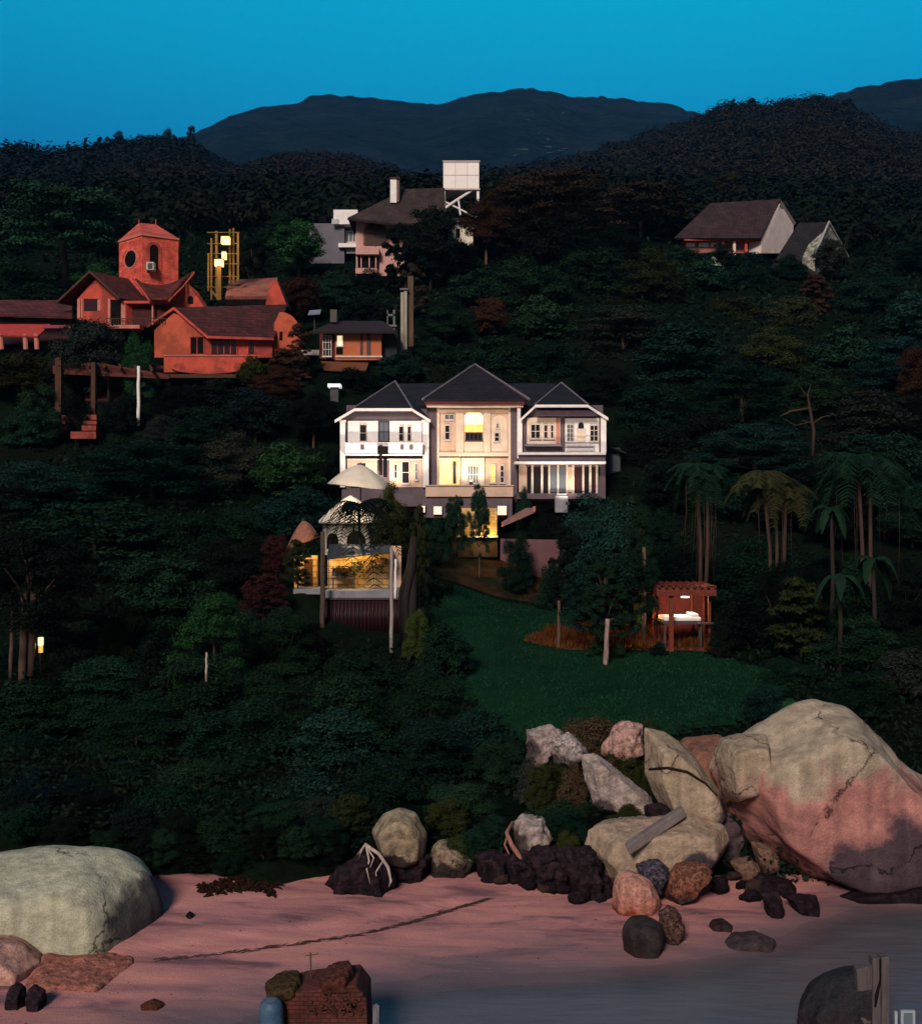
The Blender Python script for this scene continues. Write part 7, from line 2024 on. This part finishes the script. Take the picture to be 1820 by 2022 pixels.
lamp(pv, 'pavilion_lamp', P(1350, 1184, 63.6), 230, (1, .62, .36), .2)
lamp(pv, 'pavilion_side_lamp', P(1262, 1212, 64.6), 150, (1, .45, .16), .2)
lamp(lt, 'lantern_light', P(444, 474, 119.4), 200, (1, .60, .16), .3)
lamp(lt, 'lantern_light_low', P(432, 519, 119.2), 150, (1, .60, .16), .3)
lamp(gl, 'garden_lantern_light', P(70, 1275, 56.2), 40, (1, .66, .3), .1)

SKY_LO = (0, .58, .80, 1); SKY_HI = (0, 1.46, 1.40, 1)
# ------------------------------------------------------------------ sky, sun, camera
HAZE = .00006
SUN_AZ, SUN_EL = R(-163), R(30)          # azimuth from +Y towards +X: the sun stands behind us, to the left
w = bpy.data.worlds.new('World'); scene.world = w; w.use_nodes = True
nt = w.node_tree; L = nt.links.new
bg = nt.nodes['Background']
sky = _n(nt, 'ShaderNodeTexSky', sky_type='NISHITA'); sky.sun_disc = False
sky.sun_elevation = SUN_EL; sky.sun_rotation = SUN_AZ
sky.air_density = 1.0; sky.dust_density = 0.3; sky.ozone_density = 3.0
tc = _n(nt, 'ShaderNodeTexCoord')
sp = _n(nt, 'ShaderNodeSeparateXYZ'); L(tc.outputs['Generated'], sp.inputs[0])
# deep blue evening sky in the east ahead, paler rose dusk overhead and behind
fr = _n(nt, 'ShaderNodeMapRange', interpolation_type='SMOOTHSTEP'); fr.inputs['From Min'].default_value = -.1; fr.inputs['From Max'].default_value = .75
L(sp.outputs['Y'], fr.inputs['Value'])
tint = _n(nt, 'ShaderNodeMix', data_type='RGBA', blend_type='MULTIPLY'); tint.inputs['Factor'].default_value = 1
L(sky.outputs['Color'], tint.inputs['A'])
el = _n(nt, 'ShaderNodeValToRGB')
el.color_ramp.elements[0].position = .27; el.color_ramp.elements[0].color = SKY_LO
el.color_ramp.elements[1].position = .385; el.color_ramp.elements[1].color = SKY_HI
L(sp.outputs['Z'], el.inputs['Fac'])
mxs = _n(nt, 'ShaderNodeMix', data_type='RGBA')
L(fr.outputs[0], mxs.inputs['Factor']); mxs.inputs['A'].default_value = (.30, .24, .26, 1); L(el.outputs['Color'], mxs.inputs['B'])
L(mxs.outputs['Result'], tint.inputs['B'])
L(tint.outputs['Result'], bg.inputs['Color'])
bg.inputs['Strength'].default_value = .10
sl = bpy.data.lights.new('sun', 'SUN'); sl.energy = 3.3; sl.angle = R(14); sl.color = (1, .84, .72)
so = bpy.data.objects.new('sun', sl); COL.objects.link(so)
sd_ = Vector((math.sin(SUN_AZ) * math.cos(SUN_EL), math.cos(SUN_AZ) * math.cos(SUN_EL), math.sin(SUN_EL)))
so.rotation_euler = (-sd_).to_track_quat('-Z', 'Y').to_euler(); so.location = sd_ * 60 + Vector((0, 60, 0))

# evening air: one box of thin haze round the whole scene
hz = MB().box(-2600, 2600, -40, 4300, -2.2, 1010).build('haze', None)
tag(hz, kind='stuff')
hm = bpy.data.materials.new('evening haze'); hm.use_nodes = True; ht_ = hm.node_tree
for n_ in list(ht_.nodes):
    if n_.type != 'OUTPUT_MATERIAL': ht_.nodes.remove(n_)
pv_ = _n(ht_, 'ShaderNodeVolumePrincipled'); pv_.inputs['Density'].default_value = HAZE; pv_.inputs['Color'].default_value = (.10, .46, 1, 1)
ht_.links.new(pv_.outputs[0], [n_ for n_ in ht_.nodes if n_.type == 'OUTPUT_MATERIAL'][0].inputs['Volume'])
hz.data.materials.append(hm)
cam = bpy.data.cameras.new('camera'); co = bpy.data.objects.new('camera', cam); COL.objects.link(co)
co.location = (0, 0, H); co.rotation_euler = (R(90), 0, 0)
cam.sensor_fit = 'VERTICAL'; cam.sensor_height = 24; cam.lens = 24 * F / 2022.
cam.clip_start = .5; cam.clip_end = 9000
scene.camera = co
scene.render.engine = 'CYCLES'
scene.cycles.max_bounces = 5; scene.cycles.diffuse_bounces = 2; scene.cycles.glossy_bounces = 2; scene.cycles.transmission_bounces = 2; scene.cycles.volume_bounces = 0
scene.cycles.use_denoising = True; scene.cycles.denoiser = 'OPENIMAGEDENOISE'
scene.cycles.sample_clamp_indirect = 4
scene.view_settings.view_transform = 'Standard'; scene.view_settings.look = 'None'
scene.view_settings.exposure = 0; scene.view_settings.gamma = 1
